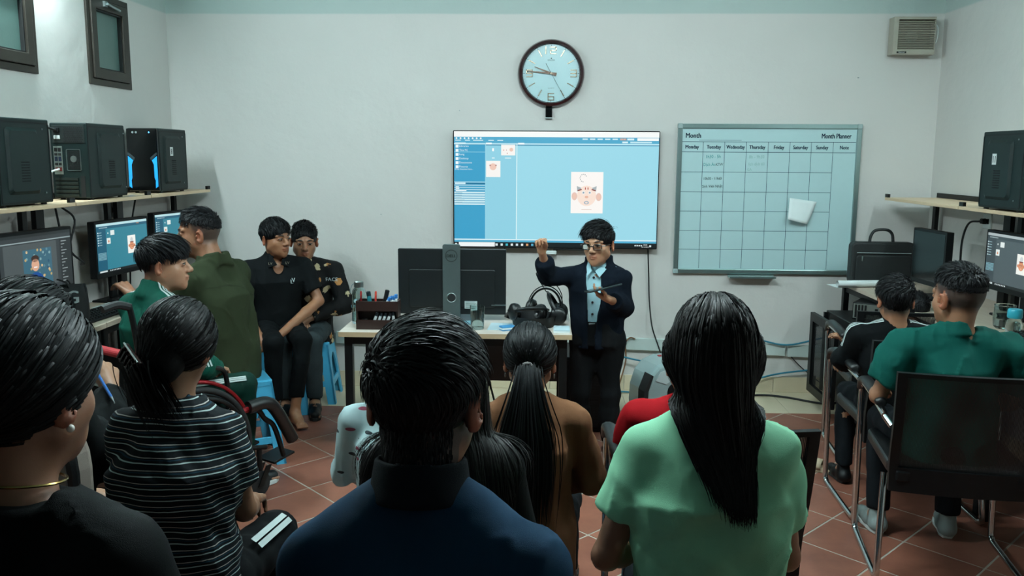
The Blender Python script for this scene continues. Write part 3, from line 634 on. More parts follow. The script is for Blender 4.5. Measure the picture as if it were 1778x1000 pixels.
R_(217, 505, 243, 513, '#eef8fa', 5); R_(360, 505, 388, 513, '#eef8fa', 5); R_(80, 505, 127, 511, '#d6eff5', 5)
for i, t_ in enumerate(('Libraries', 'This PC', 'hung', 'Desktop', 'Documents', 'Pictures')):
    y = 521+i*18; R_(82, y-6, 95, y+6, '#f2fafa', 6); S.text(t_, U(98), V(y+3), .018, '#dff2f6', 6, 'l')
R_(75, 545, 214, 547, '#9bd8e8', 5); S.text('Drop Favorites Here...', U(79), V(624), .013, '#dff2f6', 6, 'l')
R_(75, 676, 214, 679, '#bfe8f2', 5); R_(75, 681, 214, 687, '#1f6f94', 5); R_(78, 680, 126, 687, '#d6eff5', 6)
for i in range(9): R_(76, 690+i*10.2, 213, 690+i*10.2+(3 if i < 3 else 7), '#cdeaf0', 6)
for i, (yy, ww) in enumerate(((699, 14), (707, 16), (716, 48), (726, 30), (737, 28), (748, 26), (758, 40), (768, 30))): R_(82, yy-2, 82+ww, yy+2, '#f4fbfc' if i < 3 else '#8fb9c8', 7)
R_(285, 514, 348, 560, '#f6f3ef', 6); R_(218, 584, 282, 655, '#f6f3ef', 6); R_(245, 529, 253, 542, '#f6f8f8', 6)
R_(244, 570, 256, 573, '#f4fbfc', 6); R_(302, 570, 330, 573, '#f4fbfc', 6)
S.disc(U(330), V(535), .012, '#e8c4b4', 7); S.disc(U(296), V(537), .004, '#e0a090', 7); S.disc(U(309), V(537), .003, '#c09088', 7); S.disc(U(312), V(551), .004, '#d0a8a0', 7)
S.disc(U(249), V(610), .022, '#eec8b8', 7); S.disc(U(236), V(604), .005, '#b08078', 8); S.disc(U(262), V(604), .005, '#b08078', 8)
R_(597, 630, 740, 812, '#faf6f2', 6)
# the drawn face on the card: a plain pink head with ears, eyes, bows and a curl above
S.disc(U(667), V(735), .062, '#f8e2d4', 7, ry=.066); S.disc(U(613), V(737), .018, '#e6c4b8', 7, ry=.026); S.disc(U(721), V(740), .018, '#e6c4b8', 7, ry=.026)
S.disc(U(613), V(737), .010, '#ecc6b4', 8, ry=.016); S.disc(U(721), V(740), .010, '#ecc6b4', 8, ry=.016)
for s in (-1, 1):
    S.poly([(U(667+s*24), V(700)), (U(667+s*44), V(692)), (U(667+s*42), V(716)), (U(667+s*30), V(712))], '#a8b2b6', 9)
    S.line(U(667+s*22), V(707), U(667+s*40), V(712), .007, '#8a4a44', 10); S.disc(U(667+s*14), V(720), .010, '#f4f0ec', 9, ry=.013); S.disc(U(667+s*14), V(721), .006, '#8aa0b0', 10)
    S.rect(U(667+s*6-2), V(708), U(667+s*6+2), V(698), '#b04a40', 10)
S.disc(U(667), V(765), .016, '#9fb2c2', 9, ry=.011); S.disc(U(667), V(765), .009, '#f2ddd0', 10, ry=.006); S.disc(U(667), V(740), .012, '#e8b8a0', 9, ry=.008)
for a in np.linspace(.6, 4.6, 9): S.disc(U(652)+.022*math.cos(a), V(657)+.024*math.sin(a), .0035, '#9aa4a8', 8, n=8)
S.line(U(645), V(795), U(690), V(795), .003, '#d8c0b4', 8)
R_(75, 930, 982, 935, '#d6eff5', 6); R_(75, 935, 982, 944, '#4fa9cc', 6); R_(75, 944, 982, 966, '#0a1418', 7); R_(95, 945, 258, 964, '#eef4f4', 8)
R_(78, 950, 87, 960, '#e8f2f2', 8)
for i in range(9): S.rect(U(266+i*23-5), V(960), U(266+i*23+5), V(950), ['#d9e6e8', '#d9e6e8', '#48b8c8', '#e8eeee', '#cfe0e6', '#e8eeee', '#d8a070', '#57a8c8', '#d9e6e8'][i], 8)
for i in range(4): R_(886+i*9, 951, 892+i*9, 957, '#d9e6e8', 8)
S.text('10:02', U(934), V(954), .013, '#e8f2f2', 8); S.text('26/12/2019', U(934), V(963), .011, '#e8f2f2', 8); R_(952, 952, 960, 960, '#d9e6e8', 8)
S.build('screen', SCREEN, tv, loc=(0, -.0624, 0))
# white adapter hanging below the television
ad = thing('adapter_box', 'small white adapter hanging below the television edge', 'adapter', (.05, YB-.05, .925))
MB().box((0, 0, .012), (.075, .03, .024)).build('adapter_body', WHITEP, ad, bevel=.004); MB().tube([(.03, 0, .02), (.045, 0, .03), (.06, 0, .034)], .003, 6).build('short_lead', RUBBER, ad)
tag(cable('hanging_cable', [(.69, YB-.02, .965), (.70, YB-.015, .80), (.71, YB-.012, .62), (.73, YB-.035, .45), (.77, YB-.035, .33), (.80, YB-.03, .25)], .005, RUBBER), 'thin black cord hanging from the television right corner', 'cable')

# month planner whiteboard
pb = thing('planner_board', 'white month planner board with aluminium frame on the far wall', 'whiteboard', (1.447, YB, 1.29))
PW, PH = 1.172, .972
MB().prism(rrect(PW-.02, PH-.02, .002, 1), .004, .016, FR).build('board_panel', mat('whiteboard_enamel', '#adcacc', .28, noise=.02), pb)
ALF = mat('anodised_aluminium', '#8fa6a4', .32, metal=.85, noise=.05)
MB().span((-PW/2+.03, -.027, PH/2-.03), (PW/2-.03, -.002, PH/2)).build('frame_rail', ALF, pb, bevel=.004); MB().span((-PW/2+.03, -.027, -PH/2), (PW/2-.03, -.002, -PH/2+.03)).build('frame_rail', ALF, pb, bevel=.004)
for s in (-1, 1):
    MB().span((s*(PW/2-.03), -.027, -PH/2+.03), (s*PW/2, -.002, PH/2-.03)).build('frame_rail', ALF, pb, bevel=.004)
    for t in (-1, 1): MB().span((s*(PW/2-.031), -.029, t*(PH/2-.031)), (s*(PW/2+.002), -.001, t*(PH/2+.002))).build('corner_cap', mat('cap_grey', '#93a5a4', .5), pb, bevel=.006)
MB().prism([(0, 0), (.07, 0), (.07, .012), (.064, .012), (.06, .005), (.006, .005), (0, .03)], -.15, .15, np.array([[0, 0, 1], [-1, 0, 0], [0, 1, 0]]), (-.075, -.004, -PH/2-.024)).build('pen_tray', ALF, pb)
G = GR(.0002); INK = '#17304a'
def bu(f): return -PW/2+PW*f
def bv(f): return PH/2-PH*f
cols = [.0216, .141, .259, .378, .497, .615, .731, .850, .972]; rows = [.317, .449, .578, .709, .835]
G.line(bu(.0216), bv(.118), bu(.972), bv(.118), .003, INK, 1); G.line(bu(.0216), bv(.185), bu(.972), bv(.185), .003, INK, 1)
for f in cols[1:-1]: G.line(bu(f), bv(.118), bu(f), bv(.965), .0025, INK, 1)
for f in rows: G.line(bu(.0216), bv(f), bu(.85), bv(f), .0025, INK, 1)
G.line(bu(.118), bv(.107), bu(.35), bv(.107), .002, INK, 1)
G.text('Month', bu(.045), bv(.092), .044, INK, 1, 'l', sx=.86, bold=.0012); G.text('Month Planner', bu(.945), bv(.092), .044, INK, 1, 'r', sx=.72, bold=.0012)
for i, t_ in enumerate(('Monday', 'Tuesday', 'Wednesday', 'Thursday', 'Friday', 'Saturday', 'Sunday', 'Note')): G.text(t_, bu((cols[i]+cols[i+1])/2), bv(.163), .034, INK, 1, sx=.72 if i == 2 else .8, bold=.001)
for t_, fx, fy, sz, c_ in (('1h30 - 5h', .2, .225, .030, '#2f8f92'), ('Dịch Án', .18, .277, .028, '#2f8f92'), ('KTW', .235, .275, .024, '#16282c'), ('8h - 9h30', .437, .225, .030, '#8fb4b2'), ('lịch dịch 63', .437, .272, .027, '#8fb4b2'), ('GA', .40, .308, .026, '#8fb4b2'), ('10h30 - 11h60', .2, .368, .024, '#101c20'), ('Sinh Viên Nhật', .2, .42, .025, '#101c20')):
    G.text(t_, bu(fx), bv(fy), sz, c_, 1, sx=.85, a=.02)
G.build('printed_grid', GLOSSPRINT, pb, loc=(0, -.0165, 0))
# sheet of paper pinned on the planner, curling off the board
sh = MB(); n = 9; tl, tr, br_, bl_ = np.array((.015, .085)), np.array((.19, .06)), np.array((.13, -.085)), np.array((-.005, -.05))
vs = []
for i in range(n):
    for j in range(n):
        u, v = i/(n-1), j/(n-1); p = (tl*(1-u)+tr*u)*(1-v)+(bl_*(1-u)+br_*u)*v; lift = .002+.035*v*(1-.3*u)+.02*(1-u)*v+.012*math.sin(3*u)*v
        vs.append((p[0], -lift, p[1]))
fs = [(i*n+j, (i+1)*n+j, (i+1)*n+j+1, i*n+j+1) for i in range(n-1) for j in range(n-1)]
sh.add(vs, fs); o = sh.build('pinned_note', PAPER, smooth=True, angle=180); o.location = (1.447+.135, YB-.0175, 1.29-.07); md = o.modifiers.new('thick', 'SOLIDIFY'); md.thickness = .0008
tag(o, 'blank white sheet stuck crookedly on the month planner', 'paper')

# wall clock
ck = thing('wall_clock', 'round wall clock with dark red rim above the television', 'clock', (P(957, 128, Y=YB).x, YB, P(957, 128, Y=YB).z))
RC = .213
MB().lathe([(RC-.03, .002), (RC-.004, .002), (RC, .012), (RC, .026), (RC-.008, .04), (RC-.022, .043), (RC-.03, .034), (RC-.032, .022)], R=FR, n=64, caps=False).build('rim', mat('dark_red_lacquer', '#2c1214', .18, coat=.5), ck, smooth=True)
MB().cyl((0, -.004, 0), (0, -.022, 0), RC-.026, n=64).build('dial', mat('dial_white', '#a6c6ca', .35), ck, smooth=True)
D = GR(.0002)
for k in range(60):
    a = PI/2-k*PI/30; r0 = RC-.043 if k % 5 == 0 else RC-.038; D.line(r0*math.cos(a), r0*math.sin(a), (RC-.034)*math.cos(a), (RC-.034)*math.sin(a), .0025 if k % 5 == 0 else .0012, '#1c2c30', 1)
D.text('KAIZER', 0, .078, .014, '#2a3a3c', 1); D.disc(0, .094, .004, '#2a3a3c', 1, n=10); D.text('QUARTZ', 0, -.096, .010, '#6a7a7c', 1)
D.build('dial_print', PRINT, ck, loc=(0, -.0224, 0))
BR = mat('champagne_metal', '#8d7f6c', .25, metal=.9)
for k in (1, 2, 4, 5, 7, 8, 10, 11):
    a = PI/2-k*PI/6; MB().box((.143*math.cos(a), -.0245, .143*math.sin(a)), (.046, .004, .0055), R=rot('Y', -a)).build('hour_bar', BR, ck)
def digit(segs, cx, cz, w, h, t=.005):
    mb = MB()
    for s in segs:
        p = {'t': ((-w/2, h/2), (w/2, h/2)), 'm': ((-w/2, 0), (w/2, 0)), 'b': ((-w/2, -h/2), (w/2, -h/2)), 'tl': ((-w/2, 0), (-w/2, h/2)), 'tr': ((w/2, 0), (w/2, h/2)), 'bl': ((-w/2, -h/2), (-w/2, 0)), 'br': ((w/2, -h/2), (w/2, 0))}[s]
        (x0, z0), (x1, z1) = p; mb.span((cx+x0-t/2, -.0265, cz+z0-t/2), (cx+x1+t/2, -.0225, cz+z1+t/2))
    return mb
for segs, cx, cz in ((('tl', 'bl'), -.018, .143), (('t', 'tr', 'm', 'bl', 'b'), .012, .143), (('t', 'tr', 'm', 'br', 'b'), .143, 0), (('t', 'tl', 'm', 'bl', 'br', 'b'), 0, -.147), (('t', 'tl', 'tr', 'm', 'br', 'b'), -.14, 0)):
    digit(segs, cx, cz, .036, .042).build('numeral', BR, ck)
def hand(tx_, tz_, w, tail, y):
    l = math.hypot(tx_, tz_); a = math.atan2(tz_, tx_); c, s = math.cos(a), math.sin(a)
    poly = [(-tail, -w), (-tail, w), (0, w), (l, w*.35), (l, -w*.35), (0, -w)]
    return MB().prism([(x*c-z*s, x*s+z*c) for x, z in poly], y, y+.0025, FR)
hand(-.107, .041, .006, .035, .028).build('hour_hand', mat('bronze_hand', '#5a4a40', .35, metal=.7), ck); hand(-.155, .013, .006, .035, .032).build('minute_hand', mat('bronze_hand', '#5a4a40', .35, metal=.7), ck)
hand(.088, -.155, .0012, .07, .035).build('second_hand', BLACK, ck); MB().cyl((0, -.022, 0), (0, -.039, 0), .007, n=16).build('hub', BR, ck, smooth=True)
kb = thing('wall_sensor', 'small black and silver box on the wall under the clock', 'sensor', (P(953, 196, Y=YB).x, YB, P(953, 207, Y=YB).z))
MB().span((-.022, -.024, .012), (.022, -.001, .075)).build('sensor_body', CASEF, kb, bevel=.004); MB().span((-.022, -.026, .002), (.022, -.001, .0115)).build('silver_foot', STEEL, kb, bevel=.002)

# extractor fan in the upper right corner
fx0, fx1 = P(1551, 60, Y=YB-.08).x, P(1624, 60, Y=YB-.08).x; fz0, fz1 = P(1590, 95, Y=YB-.08).z, P(1590, 29, Y=YB-.08).z
fn = thing('extractor_fan', 'beige extractor fan with dark horizontal louvres in upper right corner', 'fan', ((fx0+fx1)/2, YB, fz0)); fw, fh = (fx1-fx0), fz1-fz0
CREAM = mat('aged_cream_plastic', '#9c978a', .5, noise=.08)
MB().frame_prism([(-fw/2, 0), (fw/2, 0), (fw/2, fh), (-fw/2, fh)], [(-fw/2+.03, .03), (fw/2-.004, .03), (fw/2-.004, fh-.016), (-fw/2+.03, fh-.016)], .002, .085, FR).build('housing', CREAM, fn, bevel=.004)
MB().span((-fw/2+.02, -.02, .02), (fw/2-.004, -.004, fh-.01)).build('fan_cavity', mat('vent_dark', '#020303', .8), fn)
MB().lathe([(.003, .022), (.035, .024), (.035, .05), (.003, .055)], (0, 0, fh/2), 20, FR).build('fan_hub', GREYP, fn, smooth=True)
for k in range(5):
    a = k*2*PI/5; R3 = FR @ rot('Z', a) @ rot('X', .5); MB().box(np.array((0, -.035, fh/2))+FR @ rot('Z', a) @ np.array((.055, 0, 0)), (.06, .045, .002), R=R3).build('fan_blade', BLACK, fn)
sl0 = None
for k in range(17):
    if sl0 is None: sl0 = MB().box((0, 0, 0), (fw-.034, .018, .0035), R=rot('X', .45)).build('slat', CREAM, fn); o = sl0
    else: o = sl0.copy(); COL.objects.link(o)
    o.location = (.013, -.075, .036+k*(fh-.058)/16.5)
G = GR(); G.rect(-.03, -.006, .03, .006, '#15181a', 1); G.text('National', 0, -.0035, .011, '#c8cccb', 2); G.build('name_plate', PRINT, fn, loc=(-fw/2+.055, -.0865, .014))
tag(cable('fan_cord', [(fx1+.005, YB-.05, fz1-.03), (fx1+.018, YB-.07, fz1-.07), (fx1+.015, YB-.075, fz0+.09), (fx1-.002, YB-.06, fz0+.055)], .003, WHITEP), 'thin pale cord beside the extractor fan', 'cable')
# nails left in the walls
for k, (px, py) in enumerate(((798, 192), (662, 372), (1490, 135))):
    p = P(px, py, Y=YB); o = MB().cyl((0, .001, 0), (0, -.012, 0), .0035, n=8).build('wall_nail', STEEL); o.location = p
    tag(o, ['tiny nail in the far wall left of the clock', 'tiny nail in the far wall left of the television', 'tiny nail in the far wall above the planner'][k], 'nail', 'nails in the far wall')
# loose cables along the foot of the far wall
BLUEC = mat('blue_network_cable', '#1f6f86', .5); ORC = mat('brown_cable', '#6e4a2c', .5)
tag(cable('network_cable', [(.36, YB-.06, .30), (.5, YB-.07, .255), (.65, YB-.07, .22), (.78, YB-.07, .205), (.92, YB-.07, .22), (1.2, YB-.05, .30), (1.40, YB-.04, .365), (1.62, YB-.05, .335), (1.85, YB-.05, .385)], .006, BLUEC), 'blue network cable strung along the far wall trunking', 'cable')
tag(cable('network_cable', [(.33, YB-.1, .02), (.5, YB-.1, .015), (.75, YB-.12, .01), (1.05, YB-.1, .02), (1.3, YB-.06, .06), (1.55, YB-.04, .13), (1.8, YB-.05, .17)], .006, BLUEC), 'blue network cable rising off the floor by the skirting', 'cable')
tag(cable('extension_lead', [(.62, YB-.035, .36), (.585, YB-.05, .37), (.555, YB-.06, .33), (.56, YB-.06, .22), (.53, YB-.08, .1), (.5, YB-.1, .015), (.47, YB-.15, .01)], .005, ORC), 'brown cord looping over the trunking beside the presenter', 'cable')
tag(cable('floor_cable', [(1.28, YB-.2, .008), (1.38, YB-.12, .008), (1.36, YB-.24, .008), (1.30, YB-.18, .012), (1.45, YB-.12, .01), (1.6, YB-.16, .009), (1.75, YB-.27, .009), (1.85, YB-.3, .009), (1.95, YB-.2, .009)], .007, RUBBER), 'black cable coiled on the beige floor near the cabinet', 'cable')
tag(cable('thin_cord', [(1.66, YB-.03, .25), (1.73, YB-.03, .18), (1.82, YB-.04, .11), (1.9, YB-.1, .05)], .004, RUBBER), 'thin black cord running down to the cabinet', 'cable')

# ================= the presenter table and what stands on it =================
TZ, TX0, TX1, TY0, TY1 = .705, -1.0, .145, 4.12, 4.72
tb = thing('presenter_table', 'pale wood table with black steel legs below the television', 'table', ((TX0+TX1)/2, (TY0+TY1)/2, 0)); hx, hy = (TX1-TX0)/2, (TY1-TY0)/2
MB().span((-hx, -hy, TZ-.025), (hx, hy, TZ)).build('table_top', WOODX, tb, bevel=.002); MB().span((-hx+.0005, -hy-.0015, TZ-.0245), (hx, -hy-.0001, TZ-.0005)).build('edge_band', WOODEDGE, tb)
for sx in (-1, 1):
    for sy in (-1, 1): MB().span((sx*(hx-.022), sy*(hy-.03), 0), (sx*(hx-.062), sy*(hy-.07), TZ-.026)).build('leg', BLACKM, tb, bevel=.002)
    MB().span((sx*(hx-.022), -hy+.07, TZ-.066), (sx*(hx-.062), hy-.07, TZ-.026)).build('side_beam', BLACKM, tb)
for sy in (-1, 1): MB().span((-hx+.062, sy*(hy-.03), TZ-.066), (hx-.062, sy*(hy-.07), TZ-.026)).build('long_beam', BLACKM, tb)
MB().span((-hx+.45, hy-.10, .34), (hx-.062, hy-.085, TZ-.066)).build('modesty_panel', mat('panel_black', '#0b1416', .4), tb)
tz = TZ+.0003
# monitor seen from behind
dm = thing('monitor', 'large black monitor seen from behind on the presenter table', 'monitor', (-.475, 4.46, tz), 0)
MB().prism(rrect(.565, .345, .006), -.012, .012, FR, (0, .01, .205)).build('casing', mat('monitor_back', '#0a1012', .42, noise=.1), dm, bevel=.003)
MB().prism(rrect(.45, .2, .01), .0, .01, FR, (0, .0, .17)).build('rear_bulge', mat('monitor_back', '#0a1012', .42, noise=.1), dm, bevel=.003)
GC = mat('stand_grey', '#4a5555', .4, metal=.3)
outer = rrect(.092, .40, .012, n=4, cy=.205); hole = [(.022*math.cos(a), .085+.022*math.sin(a)) for a in [2*PI*k/20 for k in range(20)]]
mb = MB(); mb.prism(outer, .012, .03, FR); mb.build('stand_neck', GC, dm, bevel=.003)
MB().cyl((0, -.0295, .125), (0, -.0315, .125), .021, n=24).build('cable_hole', mat('vent_dark', '#020303', .8), dm, smooth=True); MB().lathe([(.021, .0303), (.0235, .032), (.0255, .0303)], (0, 0, .125), 24, FR, caps=False).build('hole_rim', STEEL, dm, smooth=True)
MB().box((0, .02, .0055), (.24, .2, .011)).build('stand_base', GC, dm, bevel=.004)
G = GR(); 
for k in range(40):
    a, b2 = 2*PI*k/40, 2*PI*(k+1)/40; G.line(.030*math.cos(a), .030*math.sin(a), .030*math.cos(b2), .030*math.sin(b2), .003, '#0c1214', 1)
G.text('DELL', 0, -.008, .022, '#0c1214', 1, bold=.0008); G.build('round_logo', PRINT, dm, loc=(0, -.0304, .345))
G = GR(); G.rect(-.033, -.02, .033, .02, '#b8c4c2', 1)
for i in range(5): G.rect(-.028, -.014+i*.007, .02+.008*(i % 2), -.012+i*.007, '#56625f', 2)
G.build('rating_label', PRINT, dm, loc=(.10, -.0105, .085)); MB().box((.245, -.008, .085), (.075, .02, .004)).build('button_strip', STEEL, dm)
# organiser with pens
og = thing('pen_organiser', 'dark wooden organiser with two tiers on the presenter table', 'organiser', (-.82, 4.23, tz)); DW = wood_mat('dark_wood', '#1e1210', '#33201b', (2, 20, 20))
for z0, z1, nm in ((0, .048, 'lower_tray'), (.093, .142, 'upper_tray')):
    MB().span((-.105, -.045, z0), (.105, -.038, z1)).build(nm+'_front', DW, og); MB().span((-.105, .038, z0), (.105, .045, z1)).build(nm+'_back', DW, og); MB().span((-.098, -.038, z0), (.098, .038, z0+.006)).build(nm+'_floor', DW, og)
for s in (-1, 1): MB().span((s*.105, -.0379, 0), (s*.098, .0379, .142)).build('side_panel', DW, og)
MB().span((-.098, .0, .048), (.098, .004, .093)).build('divider', DW, og)
def marker(label, loc, R, c, cap, l=.12, r=.008, name='marker_pen', group='pens in the organiser'):
    t = thing(name, label, 'pen', loc, 0, group); t.rotation_euler = Euler(R)
    MB().lathe([(r*.8, 0), (r, .004), (r, l*.7), (r*.95, l*.72)], n=12).build('barrel', mat('pen_'+c[1:], c, .35), t, smooth=True)
    MB().lathe([(r*1.05, l*.72), (r*1.05, l*.96), (r*.7, l)], n=12).build('cap', mat('pen_'+cap[1:], cap, .35), t, smooth=True)
ox, oy = -.82, 4.23
for k, (dx, c_, cp, tl_, lb_) in enumerate(((-.09, '#6c1a1c', '#8c2422', .02, 'dark red pen at left end of the organiser'), (-.042, '#1b6f7a', '#12262c', -.12, 'teal and black marker standing in the organiser'), (-.018, '#b8352c', '#d04a38', .05, 'bright orange red pen standing in the organiser'), (.022, '#0d0f10', '#0d0f10', .25, 'thick black marker leaning in the organiser'))):
    marker(lb_, (ox+dx, oy+.01, tz+.10), (0, tl_, 0), c_, cp, .085+.01*(k == 3), .011 if k in (1, 3) else .005)
for k in range(4): marker(['white marker with blue cap, leftmost in the upper tray', 'white marker with blue cap, second in the upper tray', 'white marker with blue cap, third in the upper tray', 'white marker with blue cap standing highest in the upper tray'][k], (ox+.03+.019*k, oy-.015+.008*(k % 2), tz+.10), (0, .5-.15*k, 0), '#cfd6d6', '#2f6fb0', .068+.006*(k == 3), .0085)
for k in range(5): marker(['leftmost white marker leaning in the lower tray', 'second white marker leaning in the lower tray', 'third white marker leaning in the lower tray', 'fourth white marker leaning in the lower tray', 'upright white marker at right of the lower tray'][k], (ox-.025+.022*k+.015*(k == 4), oy-.022, tz+.018), (0.0, .35 if k < 4 else 0, 0), '#c9d0d0', '#2c3c48', .07, .0075)
# glass water bottle
bt = thing('water_bottle', 'tall clear glass bottle with steel cap at left end of the presenter table', 'bottle', (-.945, 4.36, tz))
MB().lathe([(.034, 0), (.0375, .006), (.0375, .15), (.033, .17), (.022, .183), (.021, .196), (.018, .196), (.019, .182), (.030, .168), (.0345, .149), (.0345, .012), (.003, .008)], n=28, caps=False).build('glass_body', GLASS, bt, smooth=True, angle=60)
MB().lathe([(.0335, .013), (.0338, .06), (.003, .0602)], n=24).build('water', mat('water', '#cfe0e0', .02, trans=.9), bt, smooth=True)
MB().lathe([(.0235, .186), (.0245, .19), (.0245, .214), (.021, .218), (.002, .2185)], n=24).build('steel_cap', STEEL, bt, smooth=True, angle=30)
MB().tube(smooth_path([(-.022, 0, .205), (-.034, -.005, .198), (-.042, -.008, .17), (-.04, -.008, .155)], 5), .003, 6).build('carry_strap', GREYP, bt, smooth=True)
for k in range(1): 
    G = GR(); G.disc(0, .035, .012, '#5f8f94', 1); G.disc(0, .035, .009, '#a8c6c8', 2); G.text('UNIT', 0, 0, .022, '#4f8288', 1)
    G.build('printed_mark', PRINT, bt, loc=(-.008, -.0385, .085))
ml = thing('steel_cup', 'small steel cup between glass bottle and organiser', 'cup', (-.905, 4.29, tz)); MB().lathe([(.022, 0), (.03, .02), (.034, .062), (.031, .062), (.027, .02), (.003, .004)], n=20).build('cup_body', STEEL, ml, smooth=True)
gl = thing('drinking_glass', 'clear drinking glass on the presenter table', 'glass', (-.325, 4.24, tz)); MB().lathe([(.031, 0), (.033, .004), (.0375, .118), (.0355, .118), (.031, .014), (.003, .012)], n=28, caps=True).build('glass_body', GLASS, gl, smooth=True, angle=60)
nb = thing('notebook', 'thin pale blue notebook lying beside the drinking glass', 'notebook', (-.40, 4.33, tz), .1); MB().span((-.07, -.05, 0), (.07, .05, .012)).build('pages', PAPER, nb); MB().span((-.071, -.051, .0121), (.071, .051, .014)).build('cover', mat('pale_blue_card', '#6f9fae', .5), nb)
sh_ = thing('paper_sheet', 'pale blue sheet of paper lying on the presenter table', 'paper', (-.16, 4.30, tz), -.06); MB().span((-.11, -.09, 0), (.11, .09, .0015)).build('sheet', mat('bluish_paper', '#b4cad2', .7), sh_)
kbm = mouse('dark computer mouse behind the presenter monitor', (-.165, 4.56, tz), .5)
# headphones in a black basket
bs = thing('mesh_basket', 'low black round basket holding headphones on the presenter table', 'basket', (-.045, 4.34, tz))
MB().lathe([(.09, 0), (.105, .01), (.115, .055), (.118, .058), (.113, .056), (.10, .014), (.003, .006)], n=30).build('basket_body', BLACK, bs, smooth=True, angle=50)
LEATH = mat('black_leatherette', '#0a0c0d', .38, noise=.1, bump=.2, bscale=400)
def headphones(label, loc, R, band=True):
    t = thing('headphones', label, 'headphones', loc, 0, 'headphones on the presenter table'); t.rotation_euler = Euler(R)
    for s in (-1, 1):
        c = MB(); F_ = frame((s, 0, 0)); c.lathe([(.003, .03), (.03, .028), (.042, .02), (.045, .005), (.04, 0), (.02, -.002), (.003, -.002)], (s*.07, 0, 0), 24, F_); c.build('ear_cup', LEATH, t, smooth=True, angle=60)
        p = MB(); p.tube([np.array((s*.066, 0, 0))+F_ @ np.array((.03*math.cos(a), .03*math.sin(a), 0)) for a in [2*PI*k/20 for k in range(20)]], .013, 8, closed=True); p.build('ear_pad', LEATH, t, smooth=True)
    arc = [(.085*math.cos(a), 0, .095*math.sin(a)+.02) for a in np.linspace(.0, PI, 16)]
    MB().tube(arc, .011, 8, flat=.5).build('headband', LEATH, t, smooth=True); MB().tube([(x*1.12, 0, z*1.12) for x, y, z in arc], .003, 6).build('band_wire', BLACK, t, smooth=True)
headphones('black headphones lying forward in the basket', (-.075, 4.33, tz+.072), (1.25, .1, .5)); headphones('black headphones standing upright behind the basket', (.01, 4.47, tz+.058), (-.12, .15, -.35)); headphones('black headphones at the far right end of the table', (.085, 4.42, tz+.05), (-.5, 0, 1.5))
bx = thing('blue_box', 'small blue and white box in front of the headphone basket', 'box', (-.175, 4.22, tz), .5); MB().span((-.035, -.02, 0), (.035, .02, .022)).build('carton', mat('box_blue', '#3b86b8', .5), bx, bevel=.001); MB().span((-.0352, -.0202, .006), (.0352, .0202, .014)).build('white_band', WHITEP, bx)
st = thing('paper_stack', 'small stack of white papers at right end of the table', 'paper', (.095, 4.22, tz)); MB().span((-.04, -.06, 0), (.04, .06, .008)).build('sheets', PAPER, st); MB().span((-.038, -.058, .0082), (.041, .06, .014)).build('upper_sheets', mat('bluish_paper', '#b4cad2', .7), st)
cable_pts = [(.02, 4.5, TZ+.15), (-.02, 4.52, TZ+.21), (-.035, 4.50, TZ+.25), (-.01, 4.49, TZ+.24), (.0, 4.5, TZ+.19), (.06, 4.47, TZ+.20), (.10, 4.45, TZ+.14), (.09, 4.44, TZ+.06)]
tag(cable('headphone_cord', cable_pts, .0025, RUBBER), 'thin black headphone cord looping above the basket', 'cable')

# ---- on the floor under and beside the table ----
tw = thing('floor_speaker', 'black boxy computer tower with mesh front on floor behind the presenter', 'computer', (.24, 4.98, 0), 0)
MB().span((-.11, -.2, .01), (.11, .2, .44)).build('case', BLACK, tw, bevel=.006); MB().span((-.10, -.206, .03), (.10, -.2005, .42)).build('front_frame', BLACKM, tw, bevel=.002)
mm = MB()
for i in range(28): mm.box((-.09+i*.0067, -.2075, .2), (.0022, .001, .33))
for i in range(48): mm.box((0, -.2077, .04+i*.007), (.185, .001, .0022))
mm.build('front_mesh', mat('mesh_grey', '#1d2426', .4, metal=.4), tw)
for sx in (-.08, .08):
    for sy in (-.16, .16): MB().cyl((sx, sy, 0), (sx, sy, .011), .012, n=8).build('foot', RUBBER, tw)
ps = thing('power_supply', 'grey and red power box on the floor under the table', 'power box', (-.22, 4.86, 0), .25)
MB().span((-.11, -.09, .004), (.11, .09, .13)).build('housing', mat('box_grey', '#3c4848', .45, metal=.3), ps, bevel=.006); MB().span((.0, -.094, .02), (.105, -.0905, .11)).build('red_panel', mat('red_plastic', '#9c1a1c', .4), ps, bevel=.004); MB().span((.01, -.08, .1305), (.1, .02, .145)).build('red_top', mat('red_plastic', '#9c1a1c', .4), ps, bevel=.004)
for sx in (-.09, .09):
    for sy in (-.07, .07): MB().cyl((sx, sy, 0), (sx, sy, .005), .01, n=8).build('foot', RUBBER, ps)
for k, pts in enumerate(([(-.30, 4.75, .30), (-.28, 4.78, .22), (-.26, 4.72, .12), (-.34, 4.7, .06), (-.42, 4.74, .02), (-.45, 4.82, .01)], [(-.15, 4.75, .25), (-.12, 4.72, .15), (-.2, 4.7, .16), (-.30, 4.71, .07), (-.36, 4.68, .01)])):
    tag(cable('power_cable', pts, .006, RUBBER), ['black cable drooping under the table left of the red box', 'black cable lying over the red box under the table'][k], 'cable', 'cables under the presenter table')

